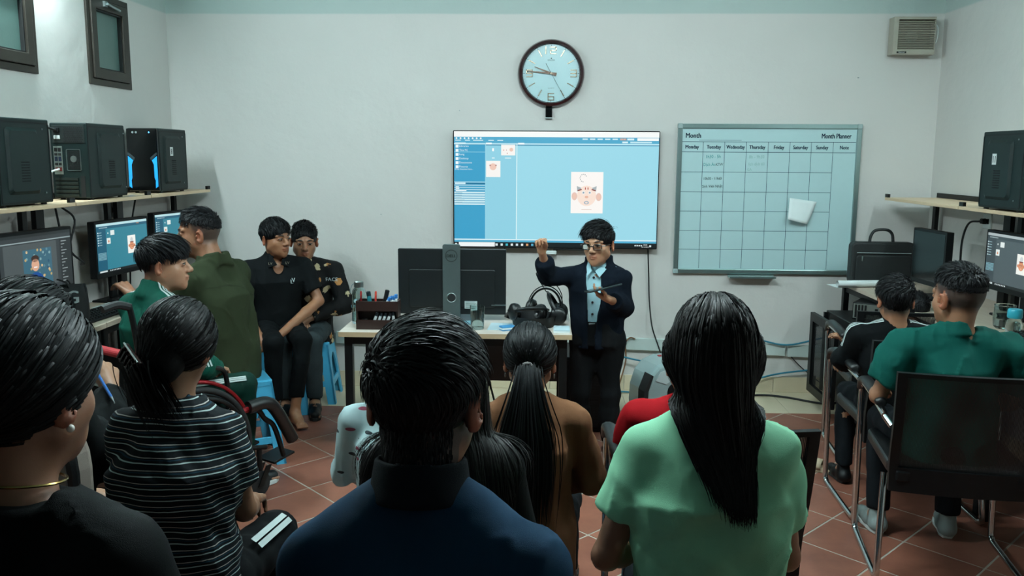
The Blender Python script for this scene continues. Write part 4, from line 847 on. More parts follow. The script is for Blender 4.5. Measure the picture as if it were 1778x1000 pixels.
# silver grey wheeled heater behind the red shirt child
ht = thing('floor_heater', 'silver grey rounded heater standing on the floor beside the presenter', 'heater', (.74, 5.12, 0), math.radians(20))
SG = mat('silver_grey_plastic', '#8fa4a4', .25, coat=.3); prof = [(-.17, .02), (-.185, .10), (-.18, .20), (-.15, .29), (-.10, .345), (-.03, .37), (.10, .375), (.17, .35), (.185, .25), (.185, .03)]
MB().prism(prof, -.12, .12, FR).build('heater_body', SG, ht, bevel=.03, seg=4)
MB().prism([(-.12, .26), (-.09, .31), (-.02, .335), (.06, .335), (.02, .28), (-.05, .235)], .12, .124, FR).build('light_panel', mat('pale_grey_plastic', '#b5c4c4', .25), ht)
MB().prism([(x, y) for x, y in rrect(.2, .16, .05, cx=.06, cy=.16)], .12, .126, FR).build('front_grille', BLACK, ht, bevel=.002)
MB().prism([(-.19, .03), (-.19, .2), (-.15, .3), (-.135, .29), (-.165, .2), (-.17, .03)], .04, .125, FR).build('dark_side_grille', RUBBER, ht)
MB().lathe([(.045, 0), (.055, .004), (.05, .01), (.04, .004)], (.06, -.126, .16), 24, FR, caps=False).build('chrome_ring', CHROME, ht, smooth=True)
MB().box((-.02, .03, .372), (.02, .02, .01), R=rot('Y', -.15)).build('red_switch', mat('red_switch', '#a02226', .35), ht, bevel=.002)
for k in range(2): MB().box((.02+.03*k, .03, .378), (.02, .012, .006)).build('button', BLACK, ht, bevel=.001)
for sx in (-.13, .14):
    for sy in (-.09, .09): MB().cyl((sx, sy-.012, .02), (sx, sy+.012, .02), .02, n=14).build('wheel', RUBBER, ht, smooth=True)

# ---- blue plastic stools ----
BLUEP = mat('sky_blue_plastic', '#45a6cc', .38, noise=.05, spec=.5)
def make_stool(label, loc, rz, h=.45, group='blue plastic stools'):
    t = thing('plastic_stool', label, 'stool', loc, rz, group); a, b2 = .125, .175    # half widths at top, bottom
    holes = MB(); mb = MB(); mb.ring([[(x, y, h-.028) for x, y in rrect(2*a+.012, 2*a+.012, .03)], [(x, y, h-.006) for x, y in rrect(2*a+.01, 2*a+.01, .03)], [(x, y, h) for x, y in rrect(2*a-.006, 2*a-.006, .026)]]); mb.build('seat_plate', BLUEP, t, smooth=True, angle=30)
    for i in range(3):
        for j in range(3): holes.cyl((-.05+.05*i, -.05+.05*j, h-.001), (-.05+.05*i, -.05+.05*j, h+.0006), .009, n=10)
    holes.build('seat_holes', mat('stool_hole', '#0b3544', .8), t)
    for k in range(4):
        R4 = rot('Z', k*PI/2); lean = math.atan2(b2-a, h)
        def pt(u, z, o=0.): # u in -1..1 across the side
            hw = a+(b2-a)*(1-z/h); return R4 @ np.array((u*hw, -(hw+o), z))
        # leg-and-arch panel: corner legs joined by an arch under the seat
        out = [(-1, .0), (-1, h-.02), (1, h-.02), (1, .0), (.72, .0)]; arch = [(.66*math.cos(t_), h*.42+h*.34*math.sin(t_)) for t_ in np.linspace(0, PI, 11)]
        # split in vertical strips for clean quads
        for s in (-1, 1):
            inner = [(s*.72, 0)]+[(s*.68, h*.2)]+[(s*.66*math.cos(t_), h*.42+h*.36*math.sin(t_)) for t_ in np.linspace(0, PI/2, 7)]
            outer = [(s*1, 0), (s*1, h*.2)]+[(s*1, h*.42+(h*.55)*q) for q in np.linspace(0, 1, 6)]+[(0, h-.02)]
            A = [pt(u, z) for u, z in inner]+[pt(u, z) for u, z in outer]; B = [pt(u, z, -.012) for u, z in inner]+[pt(u, z, -.012) for u, z in outer]
            n1 = len(inner); m = MB(); f = []
            for i in range(n1-1): f += [(i, i+1, n1+i+1, n1+i)]
            N_ = 2*n1; f2 = [tuple(N_+q for q in ff[::-1]) for ff in f]; side = [(i, i+1, N_+i+1, N_+i) for i in range(n1-1)]+[(n1+i, N_+n1+i, N_+n1+i+1, n1+i+1) for i in range(n1-1)]+[(0, N_, N_+n1, n1)]
            m.add(A+B, f+f2+side); m.build('leg_panel', BLUEP, t, smooth=True, angle=35)
        hwz = a+(b2-a)*(1-.12/h); q0 = pt(-.70, .13), pt(.70, .13)
        m = MB(); m.add([pt(-.7, .11, -.002), pt(.7, .11, -.002), pt(.7, .145, -.002), pt(-.7, .145, -.002), pt(-.7, .11, -.014), pt(.7, .11, -.014), pt(.7, .145, -.014), pt(-.7, .145, -.014)], [(0, 1, 2, 3), (4, 7, 6, 5), (0, 4, 5, 1), (3, 2, 6, 7), (0, 3, 7, 4), (1, 5, 6, 2)]); m.build('brace', BLUEP, t, bevel=.003)
    return t

# ---- steel tube meeting chairs with mesh backs ----
MESHM = None
def mesh_fabric():
    global MESHM
    if MESHM: return MESHM
    m, N, L, b = nt('black_mesh_fabric'); tc = N.new('ShaderNodeTexCoord'); b.inputs['Base Color'].default_value = (.006, .008, .009, 1); b.inputs['Roughness'].default_value = .6
    wv = N.new('ShaderNodeTexWave'); wv.bands_direction = 'X'; wv.inputs['Scale'].default_value = 70; L.new(tc.outputs['Object'], wv.inputs['Vector'])
    r = N.new('ShaderNodeMapRange'); r.inputs['From Min'].default_value = .02; r.inputs['From Max'].default_value = .07; L.new(wv.outputs['Fac'], r.inputs['Value']); L.new(r.outputs[0], b.inputs['Alpha'])
    MESHM = m; return m
def arm_chair(label, loc, rz, group='black mesh meeting chairs'):
    t = thing('meeting_chair', label, 'chair', loc, rz, group); W2_ = .265
    for s in (-1, 1):
        path = [(s*W2_, -.20, .63), (s*W2_, .05, .645), (s*W2_, .20, .645), (s*W2_, .245, .63), (s*W2_, .26, .59), (s*W2_, .245, .35), (s*W2_, .225, .06), (s*W2_, .205, .022), (s*W2_, .16, .0135), (s*W2_, -.18, .0135), (s*W2_, -.225, .022), (s*W2_, -.24, .05), (s*(W2_-.01), -.20, .25), (s*(W2_-.02), -.16, .40)]
        MB().tube(smooth_path(path, 4), .0125, 10).build('tube_frame', CHROME, t, smooth=True, angle=80)
        ar = MB(); rings = []
        for y, z, w_, h_ in ((-.13, .655, .018, .014), (-.12, .658, .023, .018), (.05, .668, .024, .018), (.18, .668, .024, .018), (.235, .652, .024, .017), (.262, .615, .02, .014)):
            rings.append([(s*W2_+w_*math.cos(a), y+(h_*math.sin(a)*.5 if y > .2 else 0), z+h_*math.sin(a)) for a in [2*PI*k/10 for k in range(10)]])
        ar.ring(rings); ar.build('arm_pad', LEATH, t, smooth=True, angle=60)
        MB().cyl((s*W2_, -.19, .628), (s*(W2_-.02), -.235, .60), .012, n=10).build('arm_bracket', CHROME, t, smooth=True)
    MB().prism(rrect(.49, .46, .05), .41, .46).build('seat', LEATH, t, bevel=.015, seg=3); t.children[-1].location = (0, 0, 0)
    # back: a plastic rim that leans and curves, fabric inside
    def bp(u, v, off=0):  # u -1..1, v 0..1
        w_ = .245+.012*v; z = .36+.46*v; y = -.235-.07*v-.02*(1-u*u)+.03*math.exp(-((v-.25)/.2)**2)*.6
        return np.array((u*w_, y-off, z))
    o_, i_ = [], []
    for (u, v) in [(x, 0) for x in np.linspace(-1, 1, 9)]+[(1, y) for y in np.linspace(.1, .9, 9)]+[(x, 1) for x in np.linspace(1, -1, 9)]+[(-1, y) for y in np.linspace(.9, .1, 9)]:
        o_.append((u, v)); i_.append((u*.88, .20+(v)*.765))
    A = [bp(*q, .012) for q in o_]; B = [bp(*q, .012) for q in i_]; C_ = [bp(*q, -.012) for q in o_]; D_ = [bp(*q, -.012) for q in i_]; n_ = len(o_); f = []
    for k in range(n_):
        j = (k+1) % n_; f += [(k, j, n_+j, n_+k), (2*n_+k, 3*n_+k, 3*n_+j, 2*n_+j), (k, 2*n_+k, 2*n_+j, j), (n_+k, n_+j, 3*n_+j, 3*n_+k)]
    MB().add(A+B+C_+D_, f).build('back_rim', BLACK, t, smooth=True, angle=50)
    m = MB(); nu, nv = 12, 12; m.add([bp(-.89+1.78*i/nu, .19+.79*j/nv) for i in range(nu+1) for j in range(nv+1)], [(i*(nv+1)+j, (i+1)*(nv+1)+j, (i+1)*(nv+1)+j+1, i*(nv+1)+j+1) for i in range(nu) for j in range(nv)])
    m.build('back_mesh', mesh_fabric(), t, smooth=True, angle=180)
    for s in (-1, 1): MB().box((s*.2, -.225, .42), (.05, .06, .04)).build('back_mount', BLACK, t, bevel=.006)
    return t
# ---- where the stools and chairs stand ----
arm_chair('black mesh chair with chrome legs under the boy in black', (1.635, 3.83, 0), math.radians(-3))
arm_chair('farther black mesh chair beside the server cabinet', (1.835, 4.52, 0), math.radians(-6))
arm_chair('black mesh chair in right foreground under the teal shirt boy', (1.555, 3.26, 0), math.radians(-10))
arm_chair('black mesh chair under the child in red, hidden by mint shirt woman', (.50, 2.62, 0), math.radians(2))
# ================= continuous bodies: rounded solids blended into one surface =================
A_ = lambda v: np.array(v, float)
def nrm(v): v = A_(v); return v/(np.linalg.norm(v)+1e-12)
class Prim:
    __slots__ = ('f', 'k', 'op')
    def __init__(s, f, k=.02, op='u'): s.f = f; s.k = k; s.op = op
def rc(a, b, ra, rb, k=.02, op='u'):
    a = A_(a); b = A_(b); ba = b-a; bb = float(ba @ ba)+1e-12
    def f(p):
        pa = p-a; h = np.clip(pa @ ba/bb, 0, 1); q = pa-h[:, None]*ba
        return np.sqrt((q*q).sum(1))-(ra+(rb-ra)*h)
    return Prim(f, k, op)
def fc(a, b, ra, rb, k=.0, op='u', edge=.006):
    """flat ended cone (sleeve or trouser end)"""
    a = A_(a); b = A_(b); ba = b-a; L = np.linalg.norm(ba); u = ba/L
    def f(p):
        pa = p-a; t = pa @ u; q = pa-t[:, None]*u; r = np.sqrt((q*q).sum(1)); d1 = r-(ra+(rb-ra)*np.clip(t/L, 0, 1))+edge; d2 = np.maximum(-t, t-L)+edge
        return np.minimum(np.maximum(d1, d2), 0)+np.sqrt(np.maximum(d1, 0)**2+np.maximum(d2, 0)**2)-edge
    return Prim(f, k, op)
def el(c, r, R=None, k=.02, op='u'):
    c = A_(c); r = A_(r); R = np.eye(3) if R is None else A_(R)   # R columns: local axes in person space
    def f(p):
        q = (p-c) @ R; k0 = np.sqrt(((q/r)**2).sum(1))+1e-9; k1 = np.sqrt(((q/(r*r))**2).sum(1))+1e-9
        return k0*(k0-1)/k1
    return Prim(f, k, op)
def loft(rows, n=2.3, k=.02, op='u', edge=.01, R=None, o=(0, 0, 0)):
    """stack of rounded cross-sections: (z, cx, cy, rx, ry)"""
    T_ = A_(rows); R = np.eye(3) if R is None else A_(R); o = A_(o)
    zz = T_[:, 0]
    def f(p):
        q = (p-o) @ R; z = q[:, 2]; cx, cy, rx, ry = (np.interp(z, zz, T_[:, i]) for i in (1, 2, 3, 4))
        a = np.abs((q[:, 0]-cx)/rx)**n+np.abs((q[:, 1]-cy)/ry)**n
        d1 = (a**(1/n)-1)*np.minimum(rx, ry)+edge; d2 = np.maximum(zz[0]-z, z-zz[-1])+edge
        return np.minimum(np.maximum(d1, d2), 0)+np.sqrt(np.maximum(d1, 0)**2+np.maximum(d2, 0)**2)-edge
    return Prim(f, k, op)
def half(pt, n, k=.0, op='s'):
    pt = A_(pt); n = nrm(n); return Prim(lambda p: (p-pt) @ n, k, op)
def folds(amp, freq, seed, stretch=(1, 1, .45)):
    r = np.random.default_rng(seed); K = r.normal(size=(7, 3))*A_(stretch)*freq; ph = r.uniform(0, 6.3, 7); am = r.uniform(.4, 1, 7)
    K2 = r.normal(size=(5, 3))*A_(stretch)*freq*1.9; ph2 = r.uniform(0, 6.3, 5)
    def f(p):
        w_ = sum(a*np.sin(p @ k_*1.25+q) for a, k_, q in zip(am, K, ph))/3.2
        c_ = sum(np.sin(p @ k_+q+2.2*w_) for k_, q in zip(K2, ph2))/2.2; c_ = np.maximum(1-np.abs(c_)*1.6, 0)
        return -amp*1.35*(w_-.6*np.abs(w_))-amp*.75*c_*c_*np.clip(.35+w_, 0, 1)
    return Prim(f, 0, 'd')
def smin(a, b, k):
    if k <= 1e-6: return np.minimum(a, b)
    h = np.maximum(k-np.abs(a-b), 0)/k; return np.minimum(a, b)-h*h*k*.25
def smax(a, b, k): return -smin(-a, -b, k)
def evalp(prims, p):
    d = np.full(len(p), 9.)
    for q in prims:
        v = q.f(p)
        if q.op == 'u': d = smin(d, v, q.k)
        elif q.op == 's': d = smax(d, -v, q.k)
        elif q.op == 'i': d = smax(d, v, q.k)
        else: d = d+v
    return d
def grad(prims, p, e=.003):
    g_ = np.stack([evalp(prims, p+A_(v)*e)-evalp(prims, p-A_(v)*e) for v in ((1, 0, 0), (0, 1, 0), (0, 0, 1))], 1)
    return g_/(np.linalg.norm(g_, axis=1)[:, None]+1e-9)
def mesh_sdf(prims, lo, hi, h):
    """sparse surface nets"""
    lo = A_(lo); hi = A_(hi); B = 8; nb = np.ceil((hi-lo)/(h*B)).astype(int)+1
    I = np.stack(np.meshgrid(*[np.arange(n) for n in nb], indexing='ij'), -1).reshape(-1, 3)
    ctr = lo+(I+.5)*B*h; hd = .5*B*h*1.7321
    d = np.full(len(ctr), 9.); D = []; cut = []
    for q in prims:
        v = q.f(ctr) if q.op != 'd' else None; D.append(v)
        if q.op == 'u': d = smin(d, v, q.k)
        elif q.op == 's': d = smax(d, -v, q.k)
        elif q.op == 'i': d = smax(d, v, q.k)
    keep = np.abs(d) < hd*1.35+.012; I = I[keep]
    dmin = np.min([v[keep] for q, v in zip(prims, D) if q.op == 'u'], axis=0)
    loc = np.stack(np.meshgrid(*[np.arange(B+1)]*3, indexing='ij'), -1).reshape(-1, 3)
    npt = len(loc); pts = (lo+(I[:, None, :]*B+loc[None])*h)
    val = np.full((len(I), npt), 9.)
    for q, v in zip(prims, D):
        if q.op == 'd': val += q.f(pts.reshape(-1, 3)).reshape(val.shape); continue
        vk = v[keep]
        act = (vk < dmin+2.7*hd+q.k) if q.op == 'u' else (np.abs(vk) < 1e9 if q.op == 'i' else vk < 1.5*hd+q.k)
        if not act.any(): continue
        w_ = q.f(pts[act].reshape(-1, 3)).reshape(-1, npt)
        cur = val[act]
        val[act] = smin(cur, w_, q.k) if q.op == 'u' else smax(cur, -w_, q.k) if q.op == 's' else smax(cur, w_, q.k)
    val = val.reshape(-1, B+1, B+1, B+1)
    c = [val[:, i:i+B, j:j+B, k:k+B] for i in (0, 1) for j in (0, 1) for k in (0, 1)]
    mn = np.minimum.reduce(c); mx = np.maximum.reduce(c); act = (mn < 0) & (mx >= 0)
    bi, ci, cj, ck_ = np.nonzero(act); V8 = np.stack([q[act] for q in c], 1)
    off = A_([(i, j, k) for i in (0, 1) for j in (0, 1) for k in (0, 1)])
    E = [(0, 1), (2, 3), (4, 5), (6, 7), (0, 2), (1, 3), (4, 6), (5, 7), (0, 4), (1, 5), (2, 6), (3, 7)]
    S_ = np.zeros((len(V8), 3)); n_ = np.zeros(len(V8))
    for a, b in E:
        va, vb = V8[:, a], V8[:, b]; m = (va < 0) != (vb < 0); t = np.where(m, va/(va-vb+1e-20), 0)[:, None]
        S_ += np.where(m[:, None], off[a]+(off[b]-off[a])*t, 0); n_ += m
    cell = I[bi]*B+np.stack([ci, cj, ck_], 1); verts = lo+(cell+S_/n_[:, None])*h
    dims = (nb*B+2).astype(np.int64); key = lambda q: (q[:, 0].astype(np.int64)*dims[1]+q[:, 1])*dims[2]+q[:, 2]
    K = key(cell); order = np.argsort(K); Ks = K[order]
    def look(q):
        kk = key(q); i = np.clip(np.searchsorted(Ks, kk), 0, len(Ks)-1); return np.where(Ks[i] == kk, order[i], -1)
    faces = []
    for ax, other, (u, v) in ((0, 4, (1, 2)), (1, 2, (2, 0)), (2, 1, (0, 1))):
        m = (V8[:, 0] < 0) != (V8[:, other] < 0); q = cell[m]; eu = np.zeros(3, int); eu[u] = 1; ev = np.zeros(3, int); ev[v] = 1
        F_ = np.stack([look(q-eu-ev), look(q-ev), look(q), look(q-eu)], 1); fl = V8[m, 0] >= 0; F_[fl] = F_[fl][:, ::-1]
        faces.append(F_[(F_ >= 0).all(1)])
    return verts, np.concatenate(faces)
def np_mesh(name, v, f, m, parent, col=None, smooth=True):
    me = bpy.data.meshes.new(name); n = f.shape[1]
    me.vertices.add(len(v)); me.vertices.foreach_set('co', v.astype(np.float32).ravel())
    me.loops.add(f.size); me.loops.foreach_set('vertex_index', f.astype(np.int32).ravel())
    me.polygons.add(len(f)); me.polygons.foreach_set('loop_start', np.arange(0, f.size, n, dtype=np.int32)); me.polygons.foreach_set('loop_total', np.full(len(f), n, np.int32))
    if smooth: me.polygons.foreach_set('use_smooth', np.ones(len(f), bool))
    me.update(calc_edges=True); me.validate()
    if col is not None:
        a = me.color_attributes.new('Col', 'FLOAT_COLOR', 'POINT'); a.data.foreach_set('color', np.concatenate([col, np.ones((len(col), 1))], 1).astype(np.float32).ravel())
    for q in (m if isinstance(m, (list, tuple)) else [m]): me.materials.append(q)
    o = bpy.data.objects.new(name, me); COL.objects.link(o); o.parent = parent; return o
def solid(name, prims, lo, hi, h, m, parent, colf=None):
    v, f = mesh_sdf(prims, lo, hi, h); return np_mesh(name, v, f, m, parent, colf(v) if colf else None)

# ---------------- materials for people ----------------
def skin_mat():
    m, N, L, b = nt('skin'); a = N.new('ShaderNodeAttribute'); a.attribute_name = 'Col'; tc = N.new('ShaderNodeTexCoord'); n = N.new('ShaderNodeTexNoise'); n.inputs['Scale'].default_value = 60; n.inputs['Detail'].default_value = 4
    L.new(tc.outputs['Object'], n.inputs['Vector']); mx = N.new('ShaderNodeMix'); mx.data_type = 'RGBA'; mx.blend_type = 'MULTIPLY'; mx.inputs['Factor'].default_value = .25
    L.new(a.outputs['Color'], mx.inputs['A']); L.new(n.outputs['Color'], mx.inputs['B']); L.new(a.outputs['Color'], b.inputs['Base Color'])
    b.inputs['Roughness'].default_value = .48; b.inputs['Specular IOR Level'].default_value = .4; b.inputs['Subsurface Weight'].default_value = .12; b.inputs['Subsurface Radius'].default_value = (.012, .004, .002); b.inputs['Subsurface Scale'].default_value = 1.0
    u = N.new('ShaderNodeBump'); u.inputs['Strength'].default_value = .06; u.inputs['Distance'].default_value = .002; n3 = N.new('ShaderNodeTexNoise'); n3.inputs['Scale'].default_value = 400; L.new(tc.outputs['Object'], n3.inputs['Vector']); L.new(n3.outputs['Fac'], u.inputs['Height']); L.new(u.outputs['Normal'], b.inputs['Normal'])
    return m
SKIN = skin_mat()
def hair_mat():
    m, N, L, b = nt('black_hair'); oi = N.new('ShaderNodeAttribute'); oi.attribute_name = 'Col'; L.new(oi.outputs['Color'], b.inputs['Base Color'])
    b.inputs['Roughness'].default_value = .5; b.inputs['Specular IOR Level'].default_value = .16; return m
HAIR = hair_mat()
def cloth(name, col, rough=.85, noise=.12, bump=.35, bscale=900, sheen=.0): return mat(name, col, rough, noise=noise, nscale=9, bump=bump, bscale=bscale, spec=.12, sheen=0.)

# ---------------- hair strands ----------------
def ribbons(paths, width, normals=None, taper=True, jit=.35):
    """paths (n,m,3) -> narrow strips following each strand"""
    n, m, _ = paths.shape; t = np.gradient(paths, axis=1); t /= np.linalg.norm(t, axis=2)[:, :, None]+1e-9
    s = np.cross(t, normals); s /= np.linalg.norm(s, axis=2)[:, :, None]+1e-9
    s = s+normals*RNG.normal(0, jit, (n, 1, 1)); s /= np.linalg.norm(s, axis=2)[:, :, None]+1e-9
    w_ = (np.interp(np.linspace(0, 1, m), [0, .1, .6, 1], [.7, 1, .9, .15]) if taper else np.ones(m))[None, :, None]*np.reshape(width, (-1, 1, 1))*.5
    v = np.stack([paths-s*w_, paths+s*w_], 2).reshape(-1, 3); base = (np.arange(n)*m*2)[:, None]+(np.arange(m-1)*2)[None]
    return v, np.stack([base, base+1, base+3, base+2], -1).reshape(-1, 4)
def grow(roots, dirs, length, nseg, coll, layer, target, stiff, norm0):
    """march strands: dirs bend towards target(p, s) and stay outside coll by layer"""
    p = roots.copy(); v = dirs.copy(); out = [p.copy()]; ns = [norm0.copy()]; st = length/nseg
    for i in range(nseg):
        tg = target(p, i/nseg); v = v*stiff+tg*(1-stiff); v /= np.linalg.norm(v, axis=1)[:, None]+1e-9
        p = p+v*np.reshape(st, (-1, 1)); d = evalp(coll, p); g_ = grad(coll, p); pen = np.maximum(layer-d, 0)[:, None]; p = p+g_*pen
        v = np.where(pen > 0, v-g_*np.minimum((v*g_).sum(1), 0)[:, None], v); out.append(p.copy()); ns.append(g_)
    return np.stack(out, 1), np.stack(ns, 1)
def hair_cols(n, m2, base=(.0045, .0048, .0056), spread=.6, seed=1):
    r = np.random.default_rng(seed); k = (1+spread*r.uniform(-1, 1.4, n))[:, None]; return np.repeat(A_(base)[None]*k, m2, axis=0)

# ---------------- the person builder ----------------
HC, HRAD = A_((0, -.012, .032)), A_((.0755, .097, .088))     # cranium in head space (y forward)
class Person:
    def __init__(s, label, loc, rz, scale=1., sex='m', group=None):
        s.t = thing('person', label, 'person', loc, rz, group); s.s = scale; s.sex = sex; s.J = {}; s.skin = lin('#9c7258'); s.hs = 1.0
    def seated(s, seat=.45, lean=0., slump=0., side=0., sw=None, kneew=.11, kz=None, thigh=.40, shin=None, hip_y=0.):
        k = s.s; J = s.J; sw = sw if sw else (.185 if s.sex == 'm' else .165)*k; s.sw = sw; J['seat'] = seat
        pz = seat+.085*k; J['pel'] = A_((0, hip_y, pz)); up = lambda d, ex=0.: A_((side*d, hip_y+lean*d+slump*d*d, pz+d*math.sqrt(max(.2, 1-lean*lean))))
        J['waist'] = up(.17*k); J['chest'] = up(.34*k); J['sh'] = up(.438*k); J['neck'] = up(.508*k); J['head'] = up(.64*k)+A_((0, .02*k, 0))
        for q, sg in (('R', 1), ('L', -1)):
            J['S'+q] = J['sh']+A_((sg*sw, .0, -.015*k)); J['H'+q] = J['pel']+A_((sg*.085*k, .02, -.005)); J['K'+q] = A_((sg*kneew, hip_y+thigh*k+.02, (seat+.06*k) if kz is None else kz)); J['A'+q] = A_((sg*kneew, hip_y+thigh*k*.98, .085*k)); J['F'+q] = J['A'+q]+A_((sg*.02, .15*k, -.05*k))
            J['E'+q] = J['S'+q]+A_((sg*.05*k, .06*k, -.255*k)); J['W'+q] = A_((sg*.09*k, J['S'+q][1]+.27*k, seat+.17*k)); 
        s.head_rot(); return s
    def standing(s, H, lean=0., hipw=.08):
        k = s.s; J = s.J; s.sw = .175*k; J['pel'] = A_((0, 0, H*.52)); z = lambda f: H*f
        J['waist'] = A_((0, lean*.2, z(.61))); J['chest'] = A_((0, lean*.6, z(.72))); J['sh'] = A_((0, lean*.8, z(.785))); J['neck'] = A_((0, lean, z(.83))); J['head'] = A_((0, lean+.02, z(.915)))
        for q, sg in (('R', 1), ('L', -1)):
            J['S'+q] = J['sh']+A_((sg*s.sw, 0, -.01)); J['H'+q] = J['pel']+A_((sg*hipw, 0, 0)); J['K'+q] = A_((sg*hipw*1.05, .02, z(.28))); J['A'+q] = A_((sg*hipw*1.1, -.01, .075*k)); J['F'+q] = J['A'+q]+A_((sg*.03, .13*k, -.045*k))
            J['E'+q] = J['S'+q]+A_((sg*.06, 0, -.26*k)); J['W'+q] = J['E'+q]+A_((0, .1, -.2*k))
        s.head_rot(); return s
    def head_rot(s, yaw=0., pitch=0., roll=0.):
        s.HR = rot('Z', yaw) @ rot('X', pitch) @ rot('Y', roll); return s
    def hp(s, q): return s.J['head']+s.HR @ (A_(q)*s.s*s.hs)
    def hel(s, c, r, k=.012, op='u', R=None):
        RR = s.HR if R is None else s.HR @ R; return el(s.hp(c), A_(r)*s.s*s.hs, RR, k*s.s, op)
    def hrc(s, a, b, ra, rb, k=.01, op='u'): q = s.s*s.hs; return rc(s.hp(a), s.hp(b), ra*q, rb*q, k*q, op)
    def head_prims(s, face=True):
        f = 1.0 if s.sex == 'm' else .95
        P_ = [s.hel(HC, HRAD, .0), s.hel((0, .022, -.045), (.060*f, .066, .066), .035), s.hel((0, .04, -.078), (.040*f, .042, .03), .03), s.hrc((0, .066, -.098), (0, .064, -.098), .017, .017, .022)]
        for q in (-1, 1):
            P_ += [s.hrc((q*.042, .045, -.025), (q*.050, .0, -.052), .022, .02, .025),   # cheek, jaw corner
                   s.hel((q*.083, -.016, -.008), (.0085, .021, .034), .008, R=rot('Z', q*-.55) @ rot('X', -.18)), s.hel((q*.0915, -.008, -.004), (.006, .012, .021), .004, 's', R=rot('Z', q*-.55) @ rot('X', -.18))]
        if face:
            for q in (-1, 1):
                P_ += [s.hel((q*.031, .098, .004), (.021, .016, .013), .012, 's'), s.hrc((q*.014, .083, .024), (q*.05, .066, .024), .009, .007, .014), s.hel((q*.031, .074, .003), (.017, .013, .0105), .005), s.hel((q*.013, .093, -.031), (.009, .010, .008), .008)]
            P_ += [s.hrc((0, .084, .008), (0, .106, -.026), .0075, .0115, .012), s.hel((0, .0855, -.0555), (.023, .012, .0065), .006), s.hel((0, .084, -.067), (.018, .012, .0075), .006), s.hel((0, .0995, -.0608), (.024, .006, .0016), .003, 's')]
        return P_
    def hand_prims(s, wrist, fwd, palm, side, curl=.5, spread=.12, thumb=.5, k=None):
        """palm + five fingers; fwd: wrist->knuckles, palm: palm normal, side: +1 right hand"""
        k = (k or s.s); f = nrm(fwd); n = nrm(A_(palm)-f*np.dot(f, palm)); x = np.cross(f, n)*side   # x towards the thumb side
        W = A_(wrist); B_ = lambda a, b, c: W+k*(f*a+x*b+n*c)
        P_ = [rc(B_(.012, .0, 0), B_(.05, .016, 0), .021*k, .017*k, .012), rc(B_(.015, -.012, 0), B_(.078, -.026, .002), .017*k, .0125*k, .012), rc(B_(.03, .01, 0), B_(.083, .026, 0), .018*k, .0125*k, .012), rc(B_(.03, .0, 0), B_(.084, .0, 0), .017*k, .0135*k, .012)]
        for i, (b, L) in enumerate(((.029, .072), (.0105, .08), (-.0095, .074), (-.0275, .058))):
            c = curl[i] if hasattr(curl, '__len__') else curl; p = B_(.082-.006*(i == 3), b, .0); a = .15; segs = (.45, .31, .24); r = .0088*k
            for j, q in enumerate(segs):
                a += c*(1.15 if j == 0 else 1.35 if j == 1 else .8); dr_ = f*math.cos(a)+n*math.sin(a)+x*(b*spread/.03)*(1 if j == 0 else .3); p2 = p+nrm(dr_)*L*q*k
                P_.append(rc(p, p2, r, r*.9, .003)); p = p2; r *= .9
        p = B_(.03, .026, .004); d1 = nrm(f*.6+x*(.75*(1-thumb)+.15)+n*(.35+.5*thumb)); p2 = p+d1*.04*k; d2 = nrm(f*.85+x*(.25-.5*thumb)+n*(.3+.3*thumb)); p3 = p2+d2*.032*k; p4 = p3+nrm(d2-x*.2)*.024*k
        P_ += [rc(B_(.012, .012, 0), p, .016*k, .0125*k, .012), rc(p, p2, .0125*k, .0105*k, .006), rc(p2, p3, .0105*k, .0095*k, .003), rc(p3, p4, .0095*k, .0078*k, .002)]
        return P_
    def body(s, face=False, hands=None, feet=True, h=.006, colf=None, legs=True, bare=False, show=True):
        k = s.s; J = s.J; P_ = s.head_prims(face)
        nb = J['neck']; hd = s.hp((0, -.012, -.06)); fem = .88 if s.sex == 'f' else 1.
        P_ += [rc(nb-A_((0, .005, .03)), hd, .054*k*fem, .050*k*fem, .03), rc(s.hp((0, -.035, -.03)), nb+A_((0, -.02*k, 0)), .045*k*fem, .048*k*fem, .03)]
        P_ += [rc(nb+A_((0, -.01, -.02)), J['S'+q]+A_((0, 0, -.005)), .036*k, .036*k, .03) for q in 'RL']
        P_ += [loft([(J['pel'][2]-.09*k, 0, J['pel'][1], .13*k, .09*k), (J['pel'][2], J['pel'][0], J['pel'][1], .15*k, .105*k), (J['waist'][2], J['waist'][0], J['waist'][1], .125*k, .09*k), (J['chest'][2], J['chest'][0], J['chest'][1], .145*k, .10*k), (J['sh'][2]+.01, J['sh'][0], J['sh'][1], s.sw*.8, .07*k)], k=.04)]
        for q in 'RL':
            P_ += [rc(J['S'+q], J['E'+q], .046*k*fem, .036*k*fem, .03), rc(J['E'+q], J['E'+q]+(J['W'+q]-J['E'+q])*.3, .036*k*fem, .037*k*fem, .012), rc(J['E'+q]+(J['W'+q]-J['E'+q])*.3, J['W'+q], .037*k*fem, .0235*k*fem, .012)]
            if legs: P_ += [rc(J['H'+q], J['K'+q], .062*k, .038*k, .03), rc(J['K'+q], J['K'+q]+(J['A'+q]-J['K'+q])*.3+A_((0, -.008*k, 0)), .038*k, .043*k, .015), rc(J['K'+q]+(J['A'+q]-J['K'+q])*.3+A_((0, -.008*k, 0)), J['A'+q], .043*k, .033*k, .015)]
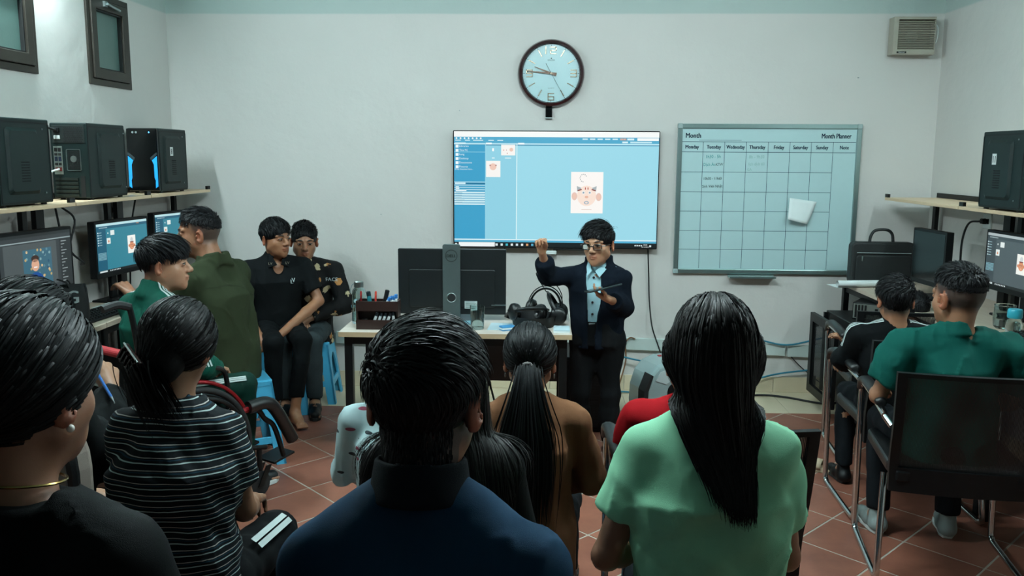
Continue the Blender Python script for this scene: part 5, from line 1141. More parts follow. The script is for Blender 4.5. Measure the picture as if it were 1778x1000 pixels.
            if legs and feet:
                a, f_ = J['A'+q], J['F'+q]; P_ += [rc(a+A_((0, -.015*k, -.04*k)), f_, .036*k, .026*k, .02), rc(a, a+(f_-a)*.6, .034*k, .03*k, .02)]
                dr_ = nrm((f_-a)*A_((1, 1, 0))); pp = A_((dr_[1], -dr_[0], 0))
                for i in range(5): P_.append(rc(f_+pp*(.024-.012*i)*k, f_+pp*(.028-.014*i)*k+dr_*(.045-.004*i if q == 'R' else .029+.004*i)*k-A_((0, 0, .006)), .013*k, .0095*k, .003))
            hs_ = (hands or {}).get(q); fw = nrm(J['W'+q]-J['E'+q])
            hs_ = hs_ or dict(fwd=fw, palm=(0, .1, -1), curl=.45)
            P_ += s.hand_prims(J['W'+q], hs_.get('fwd', fw), hs_.get('palm', (0, 0, -1)), 1 if q == 'R' else -1, hs_.get('curl', .5), hs_.get('spread', .12), hs_.get('thumb', .5))
        pts = np.stack(list(v for v in J.values() if hasattr(v, '__len__'))); lo, hi = pts.min(0)-.2, pts.max(0)+.22
        lo[2] = max(lo[2], -.02)
        v, f = mesh_sdf(P_, lo, hi, h); s.BP = P_
        # fewer faces where clothing covers the body; head, hands and feet keep theirs
        fine = np.linalg.norm(v-J['head'], axis=1) < .21*k
        for q, r_ in (('WR', .21), ('WL', .21))+((('AR', .2), ('AL', .2)) if bare else ()): fine |= np.linalg.norm(v-J[q], axis=1) < r_*k*(1 if show else .01)
        key = np.where(fine[:, None], -1, np.floor((v-lo)/(h*2.3)).astype(np.int64)); key = (key[:, 0]*4000+key[:, 1])*4000+key[:, 2]; key = np.where(fine, -1-np.arange(len(v)), key)
        _, inv = np.unique(key, return_inverse=True); n_ = inv.max()+1; cnt = np.bincount(inv, minlength=n_)[:, None]; v = np.stack([np.bincount(inv, v[:, i], n_) for i in range(3)], 1)/cnt
        f = inv[np.concatenate([f[:, [0, 1, 2]], f[:, [0, 2, 3]]])]; f = f[(f[:, 0] != f[:, 1]) & (f[:, 1] != f[:, 2]) & (f[:, 0] != f[:, 2])]
        col = np.repeat(A_(s.skin)[None], len(v), 0); q = (v-J['head']) @ s.HR/(s.s*s.hs)
        near = np.linalg.norm(q, axis=1) < .2
        lip = near & (np.abs(q[:, 0]) < .025) & (q[:, 1] > .078) & (np.abs(q[:, 2]+.0605) < .0125-.2*np.abs(q[:, 0])*.35); col[lip] = A_(s.skin)*A_((.88, .70, .70))
        earm = near & (np.abs(q[:, 0]) > .072) & (np.abs(q[:, 2]) < .05) & (q[:, 1] < .03); col[earm] = col[earm]*A_((1.08, .82, .78))
        if colf: col = colf(q, col, near)
        np_mesh('body', v, f, SKIN, s.t, col)
        if face: s.face()
        return s
    def face(s, brow=1.0, gaze=(0, 0)):
        q = s.s*s.hs; WHT = mat('eye_white', '#8f8a84', .3); IR = mat('iris_dark', '#120c09', .12); BRW = mat('brow_hair', '#0d0b0a', .7)
        for sg in (-1, 1):
            e = bpy.data.objects.new('eye', None); C_ = s.hp((sg*.0315, .0795, .0025)); R4 = s.HR
            eb = MB(); eb.ball(C_, A_((.0120, .0092, .0046))*q, 14, 8, R=s.HR); eo = eb.build('eye', WHT, s.t, smooth=True)
            MB().ball(s.hp((sg*.0315+gaze[0], .0862, .0025+gaze[1])), A_((.0066, .0030, .0046))*q, 10, 8, R=s.HR).build('iris', IR, eo, smooth=True)
            up = [s.hp((sg*(.0315+x), .0885-abs(x)*.38-(.004 if x*1 > 0 else .0)*abs(x)/.016, .0085-.28*abs(x)**1.0*.6)) for x in np.linspace(-.017, .017, 9)]
            MB().tube(up, [.0012*q, .0018*q, .0022*q, .0024*q, .0024*q, .0024*q, .0022*q, .0018*q, .0010*q], 6).build('lashes', BRW, eo, smooth=True)
            br_ = [s.hp((sg*x, y, z)) for x, y, z in ((.013, .0895, .0235), (.022, .0875, .0262), (.032, .083, .0275), (.042, .0755, .0265), (.051, .0665, .0225))]
            MB().tube(smooth_path(br_, 4), [(.0024+.0030*math.sin(PI*min(1, i/16*.9+.15)))*q*brow for i in range(17)], 6, flat=.8).build('eyebrow', BRW, s.t, smooth=True)
        for sg in (-1, 1): MB().ball(s.hp((sg*.0075, .1075, -.0365)), A_((.0030, .0030, .0016))*q, 8, 6, R=s.HR).build('nostril', mat('nostril_dark', '#1c100c', .8), s.t, smooth=True)
    # ---- clothing ----
    def sleeve(s, q, upto, r0, r1, r2=None, k=.02, cuff=True):
        """upto: 0..1 upper arm, 1..2 forearm"""
        J = s.J; S_, E_, W_ = J['S'+q], J['E'+q], J['W'+q]
        if upto <= 1: return [rc(S_, S_+(E_-S_)*upto*.4, r0, (r0+r1)/2, k), fc(S_+(E_-S_)*.1, S_+(E_-S_)*upto, r0*.98, r1, .015)]
        t = upto-1; r2 = r2 or r1
        return [rc(S_, E_, r0, r1, k), rc(E_, E_+(W_-E_)*t*.75, r1, (r1+r2)/2, .02), fc(E_+(W_-E_)*t*.3, E_+(W_-E_)*t, r1*.95, r2, .012)]
    def torso(s, inf=.02, hem=-.10, belly=0., top_k=.05, hemw=1.06):
        J = s.J; k = s.s; fem = s.sex == 'f'
        ch = (.155 if fem else .165)*k; wa = (.132 if fem else .15)*k; hp_ = (.165 if fem else .16)*k
        z0 = J['pel'][2]+hem*k
        rows = [(z0, J['pel'][0], J['pel'][1], hp_*hemw+inf*.4, .115*k+inf*.6), (J['pel'][2]+.02, J['pel'][0], J['pel'][1], hp_+inf*.6, .115*k+inf*.6), (J['waist'][2], J['waist'][0], J['waist'][1]+belly*.5, wa+inf, .10*k+inf+belly), (J['chest'][2], J['chest'][0], J['chest'][1], ch+inf, .112*k+inf), (J['sh'][2], J['sh'][0], J['sh'][1], s.sw*.92+inf*.3, .075*k+inf*.6), (J['sh'][2]+.045*k, J['sh'][0], J['sh'][1]-.005, s.sw*.55, .058*k+inf*.3)]
        rows = sorted(rows, key=lambda r: r[0])
        P_ = [loft(rows, 2.4, .0, edge=.012)]
        P_ += [rc(J['neck']+A_((0, -.012*k, -.012*k)), J['S'+q]+A_((0, -.004, .0)), .055*k, .05*k+inf*.4, .035) for q in 'RL']
        return P_
    def cut_neck(s, r=.058, up=.0, tilt=-.35, k=.006):
        J = s.J; n = J['neck']+A_((0, 0, up)); d = nrm(s.hp((0, -.02, -.06))-J['neck']); d = nrm(d+A_((0, -tilt, 0)))
        return [fc(n+d*.006*s.s, n+d*.25, r*s.s, r*s.s*1.05, k, 's')]
    def clothe(s, name, prims, m, h=.007, fold=(.006, 28, 3), colf=None, lo=None, hi=None, parent=None):
        pts = np.stack(list(v for v in s.J.values() if hasattr(v, '__len__'))); lo_, hi_ = pts.min(0)-.2, pts.max(0)+.2
        pr_ = list(prims)
        if fold: pr_.append(folds(*fold))
        v, f = mesh_sdf(pr_, lo_ if lo is None else lo, hi_ if hi is None else hi, h)
        return np_mesh(name, v, f, m, parent or s.t, colf(v) if colf else None)
    def trousers(s, m, inf=.018, end=.93, top=.06, h=.011, endr=.055, flare=1.0):
        J = s.J; k = s.s; P_ = [loft([(J['pel'][2]-.095*k, J['pel'][0], J['pel'][1], .14*k, .10*k), (J['pel'][2]-.03, J['pel'][0], J['pel'][1], .165*k+inf*.5, .12*k+inf*.5), (J['pel'][2]+top, J['pel'][0], J['pel'][1], .145*k+inf*.5, .105*k+inf*.5)], 2.3, 0)]
        for q in 'RL':
            e = J['K'+q]+(J['A'+q]-J['K'+q])*end; P_ += [rc(J['H'+q], J['K'+q], .085*k+inf*.4, .056*k+inf*.5, .03), rc(J['K'+q], J['K'+q]+(e-J['K'+q])*.5, .056*k+inf*.5, endr*k*flare+inf*.2, .02), fc(J['K'+q]+(e-J['K'+q])*.3, e, endr*k*flare+inf*.3, endr*k, .02)]
        return s.clothe('trousers', P_, m, h, (.006, 24, 9))
    def shoes(s, m, sole, k2=1.):
        J = s.J; k = s.s*k2
        for q in 'RL':
            a, f_ = J['A'+q], J['F'+q]; dr_ = nrm((f_-a)*A_((1, 1, 0))); he = A_((a[0], a[1], 0))-dr_*.03*k; z0 = max(0, min(a[2]-.085*k, f_[2]-.04*k)); toe = he+dr_*.235*k
            up = [rc(he+A_((0, 0, z0+.048*k)), he+dr_*.09*k+A_((0, 0, z0+.05*k)), .038*k, .04*k, .02), rc(he+dr_*.09*k+A_((0, 0, z0+.045*k)), toe-dr_*.03*k+A_((0, 0, z0+.036*k)), .042*k, .033*k, .02), rc(he+dr_*.02*k+A_((0, 0, z0+.05*k)), a+A_((0, 0, .02*k)), .04*k, .04*k, .02), half((0, 0, z0+.018*k), (0, 0, -1), .0, 'i')]
            o = solid('shoe', up, np.minimum(he, toe)-.1, np.maximum(he, toe)+A_((.1, .1, .22)), .006, m, s.t)
            pp = A_((-dr_[1], dr_[0], 0)); ol = []
            for t, w_ in ((-.008, .022), (.03, .036), (.1, .036), (.16, .042), (.21, .036), (.237, .015)): ol.append((t, w_))
            poly = [he+dr_*t*k+pp*w_*k for t, w_ in ol]+[he+dr_*t*k-pp*w_*k for t, w_ in ol[::-1]]
            MB().prism([(p_[0], p_[1]) for p_ in poly], z0+.001, z0+.026*k).build('sole', sole, o, bevel=.004)
    # ---- hair ----
    def scalp(s, n, seed=0, keep=None):
        r = np.random.default_rng(seed); d = r.normal(size=(n*3, 3)); d /= np.linalg.norm(d, axis=1)[:, None]; q = HC+d*HRAD
        m = keep(q); return q[m][:n]
    def to_p(s, q): return s.J['head']+(q*s.s*s.hs) @ s.HR.T
    def dir_p(s, d): return d @ s.HR.T
    def hair_mesh(s, cap, paths, norms, width, seed=0, base=(.0045, .0048, .0056), h=.006, spread=.7):
        V_, F_, C_ = [], [], []; n0 = 0
        if cap:
            lo, hi = s.cap_bounds; v, f = mesh_sdf(cap, lo, hi, h); V_.append(v); F_.append(f); C_.append(np.repeat(A_(base)[None]*.8, len(v), 0)); n0 = len(v)
        for p_, n_ in zip(paths, norms):
            v, f = ribbons(p_, width, n_); V_.append(v); F_.append(f+n0); C_.append(hair_cols(len(p_), p_.shape[1]*2, base, spread, seed)); n0 += len(v)
        return np_mesh('hair', np.concatenate(V_), np.concatenate(F_), HAIR, s.t, np.concatenate(C_))
    def cap_prims(s, t=.012, top=.0, nape=-.06, front=.058, side_z=-.005, face_r=.088):
        P_ = [s.hel(HC, HRAD+t*A_((.45, .62, .72)), 0.)]
        P_ += [s.hel((0, .13, front-.098), (face_r, .095, .10), .012, 's'), half(s.hp((0, -.09, nape)), s.HR @ A_((0, -.25, 1)), .012, 's')]
        for q in (-1, 1): P_.append(s.hel((q*.088, .012, side_z-.06), (.03, .035, .06), .012, 's'))
        s.cap_bounds = (s.J['head']-.2*s.s, s.J['head']+.2*s.s); return P_
    def short_hair(s, n=1800, top_len=.045, side_len=.014, seed=1, comb=(0, 1, .2), width=.003, nseg=5, fringe=0., fade=.02, cap_t=.010, lift=.5, mess=.25, nape=-.06, front=.062, side_z=.0, neck=0, front_len=.5, base=(.0045, .0048, .0056)):
        """short cut: longer on top, shorter at the sides; hairline over the forehead, round the ears, at the nape"""
        k = s.s*s.hs
        def keep(q):
            x, y, z = q[:, 0], q[:, 1], q[:, 2]; f = z > front-.35*np.abs(x)-.0; sd = (y < .035) & (z > side_z+.005+np.maximum(y, 0)*.9); bk = (y < -.02) & (z > nape+.25*np.maximum(y+.06, 0))
            ear = (np.abs(x) > .05) & (y > -.05) & (y < .035) & (z < .03); return np.where(y > .035, f, sd | bk) & ~ear
        q = s.scalp(n, seed, keep); nn = (q-HC)/HRAD**2; nn /= np.linalg.norm(nn, axis=1)[:, None]
        wt = np.clip((q[:, 2]-fade-.02)/.05, 0, 1); L = (side_len+(top_len-side_len)*wt)*np.random.default_rng(seed+5).uniform(.7, 1.15, len(q))*k*(1-(1-front_len)*np.clip((q[:, 1]-.03)/.03, 0, 1))
        r = np.random.default_rng(seed+9); cb = A_(comb)[None]*np.ones((len(q), 1))+fringe*np.stack([0*wt, np.clip(q[:, 1]*8, 0, 1), 0*wt], 1)
        cb = cb*wt[:, None]+A_((0, -.35, -1))*(1-wt)[:, None]; d0 = nn*(lift*(.25+.75*wt))[:, None]+cb*.9+r.normal(0, mess, q.shape); d0 -= nn*np.minimum((d0*nn).sum(1)-.03, 0)[:, None]; d0 /= np.linalg.norm(d0, axis=1)[:, None]
        coll = [s.hel(HC, HRAD, 0.)]; lay = (cap_t*(.45+.35*wt)+r.uniform(-.001, .011, len(q))*(.2+.8*wt))*k; cbp = s.dir_p(cb); dn = s.HR @ A_((0, 0, -1.)); wob = r.normal(0, mess*.5, q.shape)
        def tgt(p, t):
            g_ = (p-s.hp(HC)) @ s.HR/(HRAD*HRAD); g_ = (g_/np.linalg.norm(g_, axis=1)[:, None]) @ s.HR.T; u = cbp+wob+dn*(.25+.5*t); u = u-g_*((u*g_).sum(1)+.15)[:, None]; return u/(np.linalg.norm(u, axis=1)[:, None]+1e-9)
        pth, nm = grow(s.to_p(q), s.dir_p(d0), L, nseg, coll, lay, tgt, .68, s.dir_p(nn))
        if neck:   # clipped hair running down the nape
            u, z = r.uniform(-1.25, 1.25, neck), r.uniform(-.105, -.02, neck); nq = s.to_p(np.stack([.1*np.sin(u), -.03-.1*np.cos(u), z], 1)); dv = s.dir_p(np.stack([np.sin(u), -np.cos(u), 0*u], 1))
            for _ in range(14): nq = nq-dv*evalp(s.BP, nq)[:, None]*.9
            p2, n2 = grow(nq, s.dir_p(np.repeat(nrm((0, -.25, -1))[None], neck, 0)+r.normal(0, .15, (neck, 3))), r.uniform(.008, .018, neck), nseg, s.BP[:8], np.full(neck, .002), lambda p_, t: np.repeat((s.HR @ A_((0, -.1, -1)))[None], len(p_), 0), .8, dv)
            return s.hair_mesh(s.cap_prims(cap_t, cap_t*.8, nape, front, side_z), [pth, p2], [nm, n2], width*k, seed, base)
        return s.hair_mesh(s.cap_prims(cap_t, cap_t*.8, nape, front, side_z), [pth], [nm], width*k, seed, base)
    def draped_hair(s, n, length, coll, seed=1, width=.003, nseg=16, part=0., base=(.0045, .0048, .0056), cap=None, back=-.6, front=.07, lay=(.004, .022), keepf=None, grav=.5, mess=.05, side_pull=0., center=.0, squeeze=3., clampw=.083):
        """long hair combed from a parting and falling over head, shoulders and back"""
        k = s.s*s.hs
        def keep(q):
            x, y, z = q[:, 0], q[:, 1], q[:, 2]; m = np.where(y > .03, z > front-.45*np.abs(x), np.where(y > -.03, z > .0, z > -.05)); return m if keepf is None else m & keepf(q)
        q = s.scalp(n, seed, keep); nn = (q-HC)/HRAD**2; nn /= np.linalg.norm(nn, axis=1)[:, None]; r = np.random.default_rng(seed+3)
        sd = np.clip((q[:, 0]-part)/.04, -1, 1); fr = np.clip(q[:, 1]/.06+.3, 0, 1); d0 = np.stack([sd*(.35-.2*fr), -.3-.8*fr, -.75+.4*fr], 1)+r.normal(0, mess, q.shape); d0 -= nn*((d0*nn).sum(1)-.04)[:, None]; d0 /= np.linalg.norm(d0, axis=1)[:, None]
        L = (length+np.maximum(q[:, 2]+.05, 0)*k*1.25)*r.uniform(.86, 1.06, len(q)); ly = r.uniform(*lay, len(q))*k; wob = r.normal(0, .05, (len(q), 3)); zc = s.hp((0, 0, -.06))[2]; xc0 = s.hp((0, 0, 0))[0]; xc = xc0+center; yb = s.hp((0, -.075, 0))[1]
        def tgt(p, t):
            lo_ = np.clip((zc+.06-p[:, 2])/.08, 0, 1); u = np.zeros_like(p); u[:, 2] = -1; u += wob*A_((1, 1, .2))*(.4+t); u[:, 0] += -(p[:, 0]-xc)*squeeze*lo_+side_pull*lo_*.5; u[:, 1] += np.clip((yb-p[:, 1])*4, -1.2, 0); dx = p[:, 0]-xc0; u[:, 0] -= np.sign(dx)*np.clip((np.abs(dx)-clampw*k)*30, 0, 1.5); return u/(np.linalg.norm(u, axis=1)[:, None]+1e-9)
        pth, nm = grow(s.to_p(q), s.dir_p(d0), L*np.ones(len(q)), nseg, coll, ly, tgt, 1-grav, s.dir_p(nn)); return pth, nm
    def tied_hair(s, n, tie, seed=1, lay=(.003, .012), nseg=9, front=.07, side_low=0.):
        """strands drawn back over the head to a tie point (head space)"""
        k = s.s*s.hs
        def keep(q):
            x, y, z = q[:, 0], q[:, 1], q[:, 2]; return np.where(y > .03, z > front-.45*np.abs(x), np.where(y > -.03, z > -.002, z > -.065))
        q = s.scalp(n, seed, keep); nn = (q-HC)/HRAD**2; nn /= np.linalg.norm(nn, axis=1)[:, None]; r = np.random.default_rng(seed+3); T_ = s.to_p(A_(tie)[None])[0]; p0 = s.to_p(q)
        dist = np.linalg.norm(p0-T_, axis=1)*1.08; coll = [s.hel(HC, HRAD, 0.)]; ly = r.uniform(*lay, len(q))*k; wob = r.normal(0, .05, (len(q), 3))
        def tgt(p, t): d = T_-p+wob*.1; return d/(np.linalg.norm(d, axis=1)[:, None]+1e-9)
        d0 = tgt(p0, 0); return grow(p0, d0, dist, nseg, coll, ly, tgt, .3, s.dir_p(nn))
# ================= the people =================
def rzv(v, a): c, s_ = math.cos(a), math.sin(a); return A_((v[0]*c-v[1]*s_, v[0]*s_+v[1]*c, v[2]))
def sit(label, px, py, Y, rz=0., k=1., sex='m', hs=1., hair=.016, seat=None, **kw):
    """seat a person so that the top of the head is seen at a photograph pixel at distance Y"""
    top = P(px, py, Y=Y); p = Person(label, (0, 0, 0), rz, k, sex); p.hs = hs
    hz = top.z-(.12*hs+hair)*k; lean = kw.get('lean', 0.)
    st_ = hz-(.085+.64*math.sqrt(max(.2, 1-lean*lean)))*k
    p.seated(seat=st_, **kw); h_ = rzv(p.J['head'], rz); p.t.location = (top.x-h_[0], top.y-h_[1], 0); p.rz = rz; p.seat = st_; p.org = A_(p.t.location)
    return p
def L_(p, px, py, Y): return rzv(A_(P(px, py, Y=Y))-p.org, -p.rz)
def trace(prims, p, n, it=14):
    for _ in range(it): p = p-n*evalp(prims, p)[:, None]*.9
    return p
def decal(p, prims, g_, o, xd, yd, name, m, off=.0022, dist=.12, parent=None):
    xd, yd = nrm(xd), nrm(yd); n = nrm(np.cross(xd, yd)); V_ = np.array([(A_(o)+xd*v[0]+yd*v[1]) for v in g_.v])+n*dist; lay = np.array([v[2] for v in g_.v])
    V_ = trace(prims, V_, n)+n*(off+lay)[:, None]; me = bpy.data.meshes.new(name); me.from_pydata([tuple(v) for v in V_], [], g_.f); me.materials.append(m)
    a = me.color_attributes.new('Col', 'FLOAT_COLOR', 'POINT'); a.data.foreach_set('color', np.array([(*c, 1) for c in g_.c], np.float32).ravel()); ob = bpy.data.objects.new(name, me); COL.objects.link(ob); ob.parent = parent or p.t; return ob
def band(p, prims, pts, dirs, w, name, m, parent=None, off=.002):
    pts = np.array(smooth_path(pts, 5)); dirs = np.array(smooth_path(dirs, 5)); dirs /= np.linalg.norm(dirs, axis=1)[:, None]
    t = np.gradient(pts, axis=0); sd = np.cross(t, dirs); sd /= np.linalg.norm(sd, axis=1)[:, None]; q = []
    for s_ in (-.5, .5):
        a = pts+sd*w*s_+dirs*.08
        for _ in range(16): a = a-dirs*evalp(prims, a)[:, None]*.9
        q.append(a+dirs*off)
    n = len(pts); v = np.concatenate(q); f = np.array([(i, i+1, n+i+1, n+i) for i in range(n-1)]); return np_mesh(name, v, f, m, parent or p.t)
CL = cloth
def stubble(z0, z1, y1=.04, col=(.022, .019, .018), amt=.85):
    """short clipped hair at the sides and nape, part of the head's own colouring"""
    def f(q, col_, near):
        x, y, z = q[:, 0], q[:, 1], q[:, 2]; lim = np.where(y > -.03, z0+.012+np.maximum(y, 0)*.8, z0-.03); a = np.clip((z-lim)/.03, 0, 1)*np.clip((y1-y)/.02, 0, 1)*near*(np.abs(x) < .0825)*amt
        ear = (np.abs(x) > .0755) & (z < .035) & (y > -.045) & (y < .03); a = np.where(ear, 0, a)[:, None]
        return col_*(1-a)+A_(col)*a
    return f

# ---------- man in blue jacket, nearest, seen from behind ----------
p = sit('man in blue jacket with dark collar seen from behind, nearest in the middle', 738, 546, 1.30, math.radians(-3), 1.03, hs=.98, lean=.10, sw=.165)
p.skin = lin('#8a5c46'); p.head_rot(-.10, -.10, 0.)
p.J['neck'] = p.J['neck']+A_((0, 0, .03)); p.J['sh'] = p.J['sh']+A_((0, 0, .02))
for q, sg in (('R', 1), ('L', -1)): p.J['S'+q] = p.J['sh']+A_((sg*.165, -.01, -.06)); p.J['E'+q] = p.J['S'+q]+A_((sg*.05, .06, -.25))
p.body(h=.0055, show=False, colf=stubble(-.085, 0), legs=True)
pr = p.torso(.024, -.12)+p.sleeve('R', 1.9, .066, .058, .045)+p.sleeve('L', 1.9, .066, .058, .045); pr[0].k = 0
pr += p.cut_neck(.066, .0)
p.clothe('jacket', pr, CL('blue_jacket_cloth', '#0a3049', .75), .007, (.007, 18, 2))
nk = p.J['neck']; cl = [fc(nk+A_((0, -.018, -.035)), nk+A_((0, -.006, .030)), .080, .070, 0), fc(nk+A_((0, -.010, .01)), nk+A_((0, .006, .12)), .062, .064, .004, 's')]
p.clothe('collar', cl, CL('navy_rib_cloth', '#0a1218', .8), .005, None)
p.trousers(CL('dark_trousers', '#101418')); p.shoes(BLACK, RUBBER)
p.short_hair(5200, .05, .018, 3, comb=(.5, .45, .0), width=.0030, nseg=7, mess=.16, cap_t=.013, lift=.3, nape=-.105, side_z=-.005, fade=-.01, neck=1400)
make_stool('blue plastic stool under the man in blue jacket', (p.org[0], p.org[1], 0), .1, h=round(p.seat, 3)-.012)

# ---------- woman in mint T-shirt with long hair ----------
p = sit('woman with long dark hair in mint green T-shirt seen from behind', 1243, 508, 1.77, math.radians(-6), .96, 'f', hs=.94, lean=.06, sw=.125)
p.skin = lin('#8a6049'); p.head_rot(.05, -.08, 0)
el_, wl = L_(p, 1052, 965, 1.72), L_(p, 1100, 1030, 1.50)
p.J['EL'] = el_; p.J['WL'] = el_+nrm(A_((.10, .20, -.06)))*.23; p.body(h=.006, show=False)
pr = p.torso(.026, -.14, hemw=1.1)+p.sleeve('R', .62, .055, .062)+p.sleeve('L', .62, .055, .062)+p.cut_neck(.066, -.012, tilt=-.1)
p.clothe('t_shirt', pr, CL('mint_jersey', '#8ccaa4', .8, noise=.05, bump=.25), .006, (.008, 20, 6, (1, 1, .7)))
p.trousers(CL('dark_trousers', '#101418')); p.shoes(BLACK, RUBBER)
coll = [q for q in p.BP[:19] if q.op == 'u']+[q for q in pr if q.op == 'u']
k = p.s*p.hs; lh, nh = p.draped_hair(5600, .25, coll, 5, nseg=14, part=.0, lay=(.012, .022), center=.05, squeeze=6.)
cap = p.cap_prims(.022, .006, -.2, .072, -.14)+[]; cap = [p.hel(HC+A_((0, -.006, .004)), HRAD+A_((.012, .012, .010)), 0), loft([(p.J['head'][2]-.20, p.J['head'][0]+.025, p.J['head'][1]-.085, .05, .016), (p.J['head'][2]-.12, p.J['head'][0]+.008, p.J['head'][1]-.062, .07, .04), (p.J['head'][2]+.03, p.J['head'][0], p.J['head'][1]-.02, .080, .080)], 2.2, .03), p.hel((0, .13, -.03), (.095, .095, .12), .01, 's')]
p.cap_bounds = (p.J['head']-A_((.25, .3, .45)), p.J['head']+.22)
p.hair_mesh(cap, [lh], [nh], .0034, 5, base=(.006, .0048, .0044), spread=.8)
make_stool('blue plastic stool under the woman in mint T-shirt', (p.org[0], p.org[1], 0), 0, h=round(p.seat, 3)-.012)

# ---------- woman in black top, left foreground ----------
p = sit('woman in black top with tied hair and pearl earring, left foreground', 30, 510, 1.13, math.radians(-14), 1.0, 'f', hs=1.0, lean=.04, sw=.165)
p.skin = lin('#8f6650'); p.head_rot(-.02, -.06, 0); p.body(face=True, h=.006, show=False)
pr = p.torso(.026, -.14)+p.sleeve('R', 1.7, .066, .055, .045)+p.sleeve('L', 1.7, .066, .055, .045)+p.cut_neck(.082, -.012, tilt=-.1)
p.clothe('top', pr, CL('black_crepe', '#070b0c', .75), .007, (.006, 18, 12))
p.trousers(CL('dark_trousers', '#101418')); p.shoes(BLACK, RUBBER)
th, nh = p.tied_hair(4600, (0, -.115, -.045), 7, lay=(.012, .022))
T_ = p.hp((0, -.118, -.05)); rr = np.random.default_rng(3); n = 900; r0 = T_+rr.normal(0, .012, (n, 3)); coll = [q for q in p.BP[:19] if q.op == 'u']+[q for q in pr if q.op == 'u']
tl, tn = grow(r0, np.repeat(nrm((0, -.6, -.8))[None], n, 0), rr.uniform(.25, .36, n), 10, coll, rr.uniform(.004, .03, n), lambda q, t: A_((0, -.1, -1))[None]+rr.normal(0, .05, (n, 3)), .7, np.repeat(A_((0, -1., 0))[None], n, 0))
cap = p.cap_prims(.014, .004, -.075, .066, .0)
p.hair_mesh(cap, [th, tl], [nh, tn], .0034, 7, base=(.0048, .0055, .006))
MB().ball(p.hp((.084, -.008, -.042)), .0055, 12, 8).build('pearl_earring', mat('pearl', '#e4e2da', .2), p.t, smooth=True)
MB().tube([p.J['neck']+A_((.062*math.cos(a), .0+.060*math.sin(a), .015-.012*math.sin(a))) for a in [2*PI*i/32 for i in range(32)]], .0022, 6, closed=True).build('necklace', mat('gold_chain', '#b89860', .25, metal=1.), p.t, smooth=True)
make_stool('blue plastic stool under the woman in black top', (p.org[0], p.org[1], 0), .3, h=round(p.seat, 3)-.012)

# ---------- woman in striped T-shirt ----------
def stripe_mat():
    m, N, L, b = nt('striped_jersey'); tc = N.new('ShaderNodeTexCoord'); sp = N.new('ShaderNodeSeparateXYZ'); L.new(tc.outputs['Object'], sp.inputs[0])
    mu = N.new('ShaderNodeMath'); mu.operation = 'MULTIPLY'; mu.inputs[1].default_value = 1/.027; L.new(sp.outputs['Z'], mu.inputs[0]); fr = N.new('ShaderNodeMath'); fr.operation = 'FRACT'; L.new(mu.outputs[0], fr.inputs[0])
    r = N.new('ShaderNodeValToRGB'); r.color_ramp.interpolation = 'CONSTANT'; e = r.color_ramp.elements; e[0].position = 0; e[0].color = (*lin('#0c1216'), 1); e[1].position = .28; e[1].color = (*lin('#a7b9b6'), 1)
    for pos, c in ((.37, '#0c1216'), (.56, '#10303f'), (.66, '#0c1216'), (.74, '#a8a29c'), (.81, '#0c1216')): q = e.new(pos); q.color = (*lin(c), 1)
    L.new(fr.outputs[0], r.inputs[0]); L.new(r.outputs[0], b.inputs['Base Color']); b.inputs['Roughness'].default_value = .85; b.inputs['Specular IOR Level'].default_value = .2; return m
p = sit('woman in dark striped T-shirt with hair clip beside the wheelchair', 306, 519, 2.05, math.radians(-2), .94, 'f', hs=.95, lean=.10, sw=.115)
p.skin = lin('#7f5b45'); p.head_rot(.0, -.20, .06)
p.J['ER'] = p.J['SR']+A_((.025, .06, -.22)); p.J['WR'] = p.J['ER']+A_((-.06, .20, -.06)); p.J['EL'] = p.J['SL']+A_((-.02, .06, -.22)); p.body(h=.006)
pr = p.torso(.02, -.13)+p.sleeve('R', .62, .053, .057)+p.sleeve('L', .62, .053, .057)+p.cut_neck(.068, -.004, tilt=-.1)
p.clothe('t_shirt', pr, stripe_mat(), .0065, (.007, 26, 8, (1, 1, 1.2)))
p.trousers(CL('black_trousers', '#0a0c0e')); p.shoes(BLACK, RUBBER)
for dz in (0, .03): band(p, [rc(p.J['HR'], p.J['KR'], .098, .070, 0)], [p.J['HR']+(p.J['KR']-p.J['HR'])*t+A_((0, 0, dz)) for t in (.35, .6, .95)], [A_((.7, 0, .7))]*3, .016, 'white_side_stripe', CL('white_stripe', '#b8c4c2'), off=.006)
th, nh = p.tied_hair(4600, (-.035, -.125, -.06), 9, lay=(.016, .026), nseg=9)
T_ = p.hp((-.035, -.13, -.06)); rr = np.random.default_rng(5); n = 900; coll = [q for q in p.BP[:19] if q.op == 'u']
tl, tn = grow(T_+rr.normal(0, .016, (n, 3)), np.repeat(nrm((.3, -.5, -.6))[None], n, 0)+rr.normal(0, .25, (n, 3)), rr.uniform(.05, .12, n), 7, coll, rr.uniform(.004, .03, n), lambda q, t: A_((.5, .1, -1))[None]+rr.normal(0, .1, (n, 3)), .7, np.repeat(A_((0, -1., 0))[None], n, 0))
cap = [p.hel(HC+A_((0, -.012, -.004)), HRAD+A_((.013, .015, .010)), 0), p.hel((0, .135, -.03), (.09, .095, .11), .012, 's'), p.hel((-.01, -.09, -.05), (.06, .045, .05), .03)]; p.cap_bounds = (p.J['head']-.24, p.J['head']+.24)
p.hair_mesh(cap, [th, tl], [nh, tn], .0034, 9, base=(.0045, .0043, .0043))
hc = MB(); C_ = p.hp((-.06, -.138, -.035)); R5 = p.HR @ rot('Z', -.5) @ rot('Y', .6)
for s_ in (-1, 1):
    o = MB().box(C_+R5 @ A_((0, -.004, s_*.013)), (.075, .012, .02), R=R5).build('hair_clip', mat('tortoise_plastic', '#241511', .2), p.t, bevel=.004)
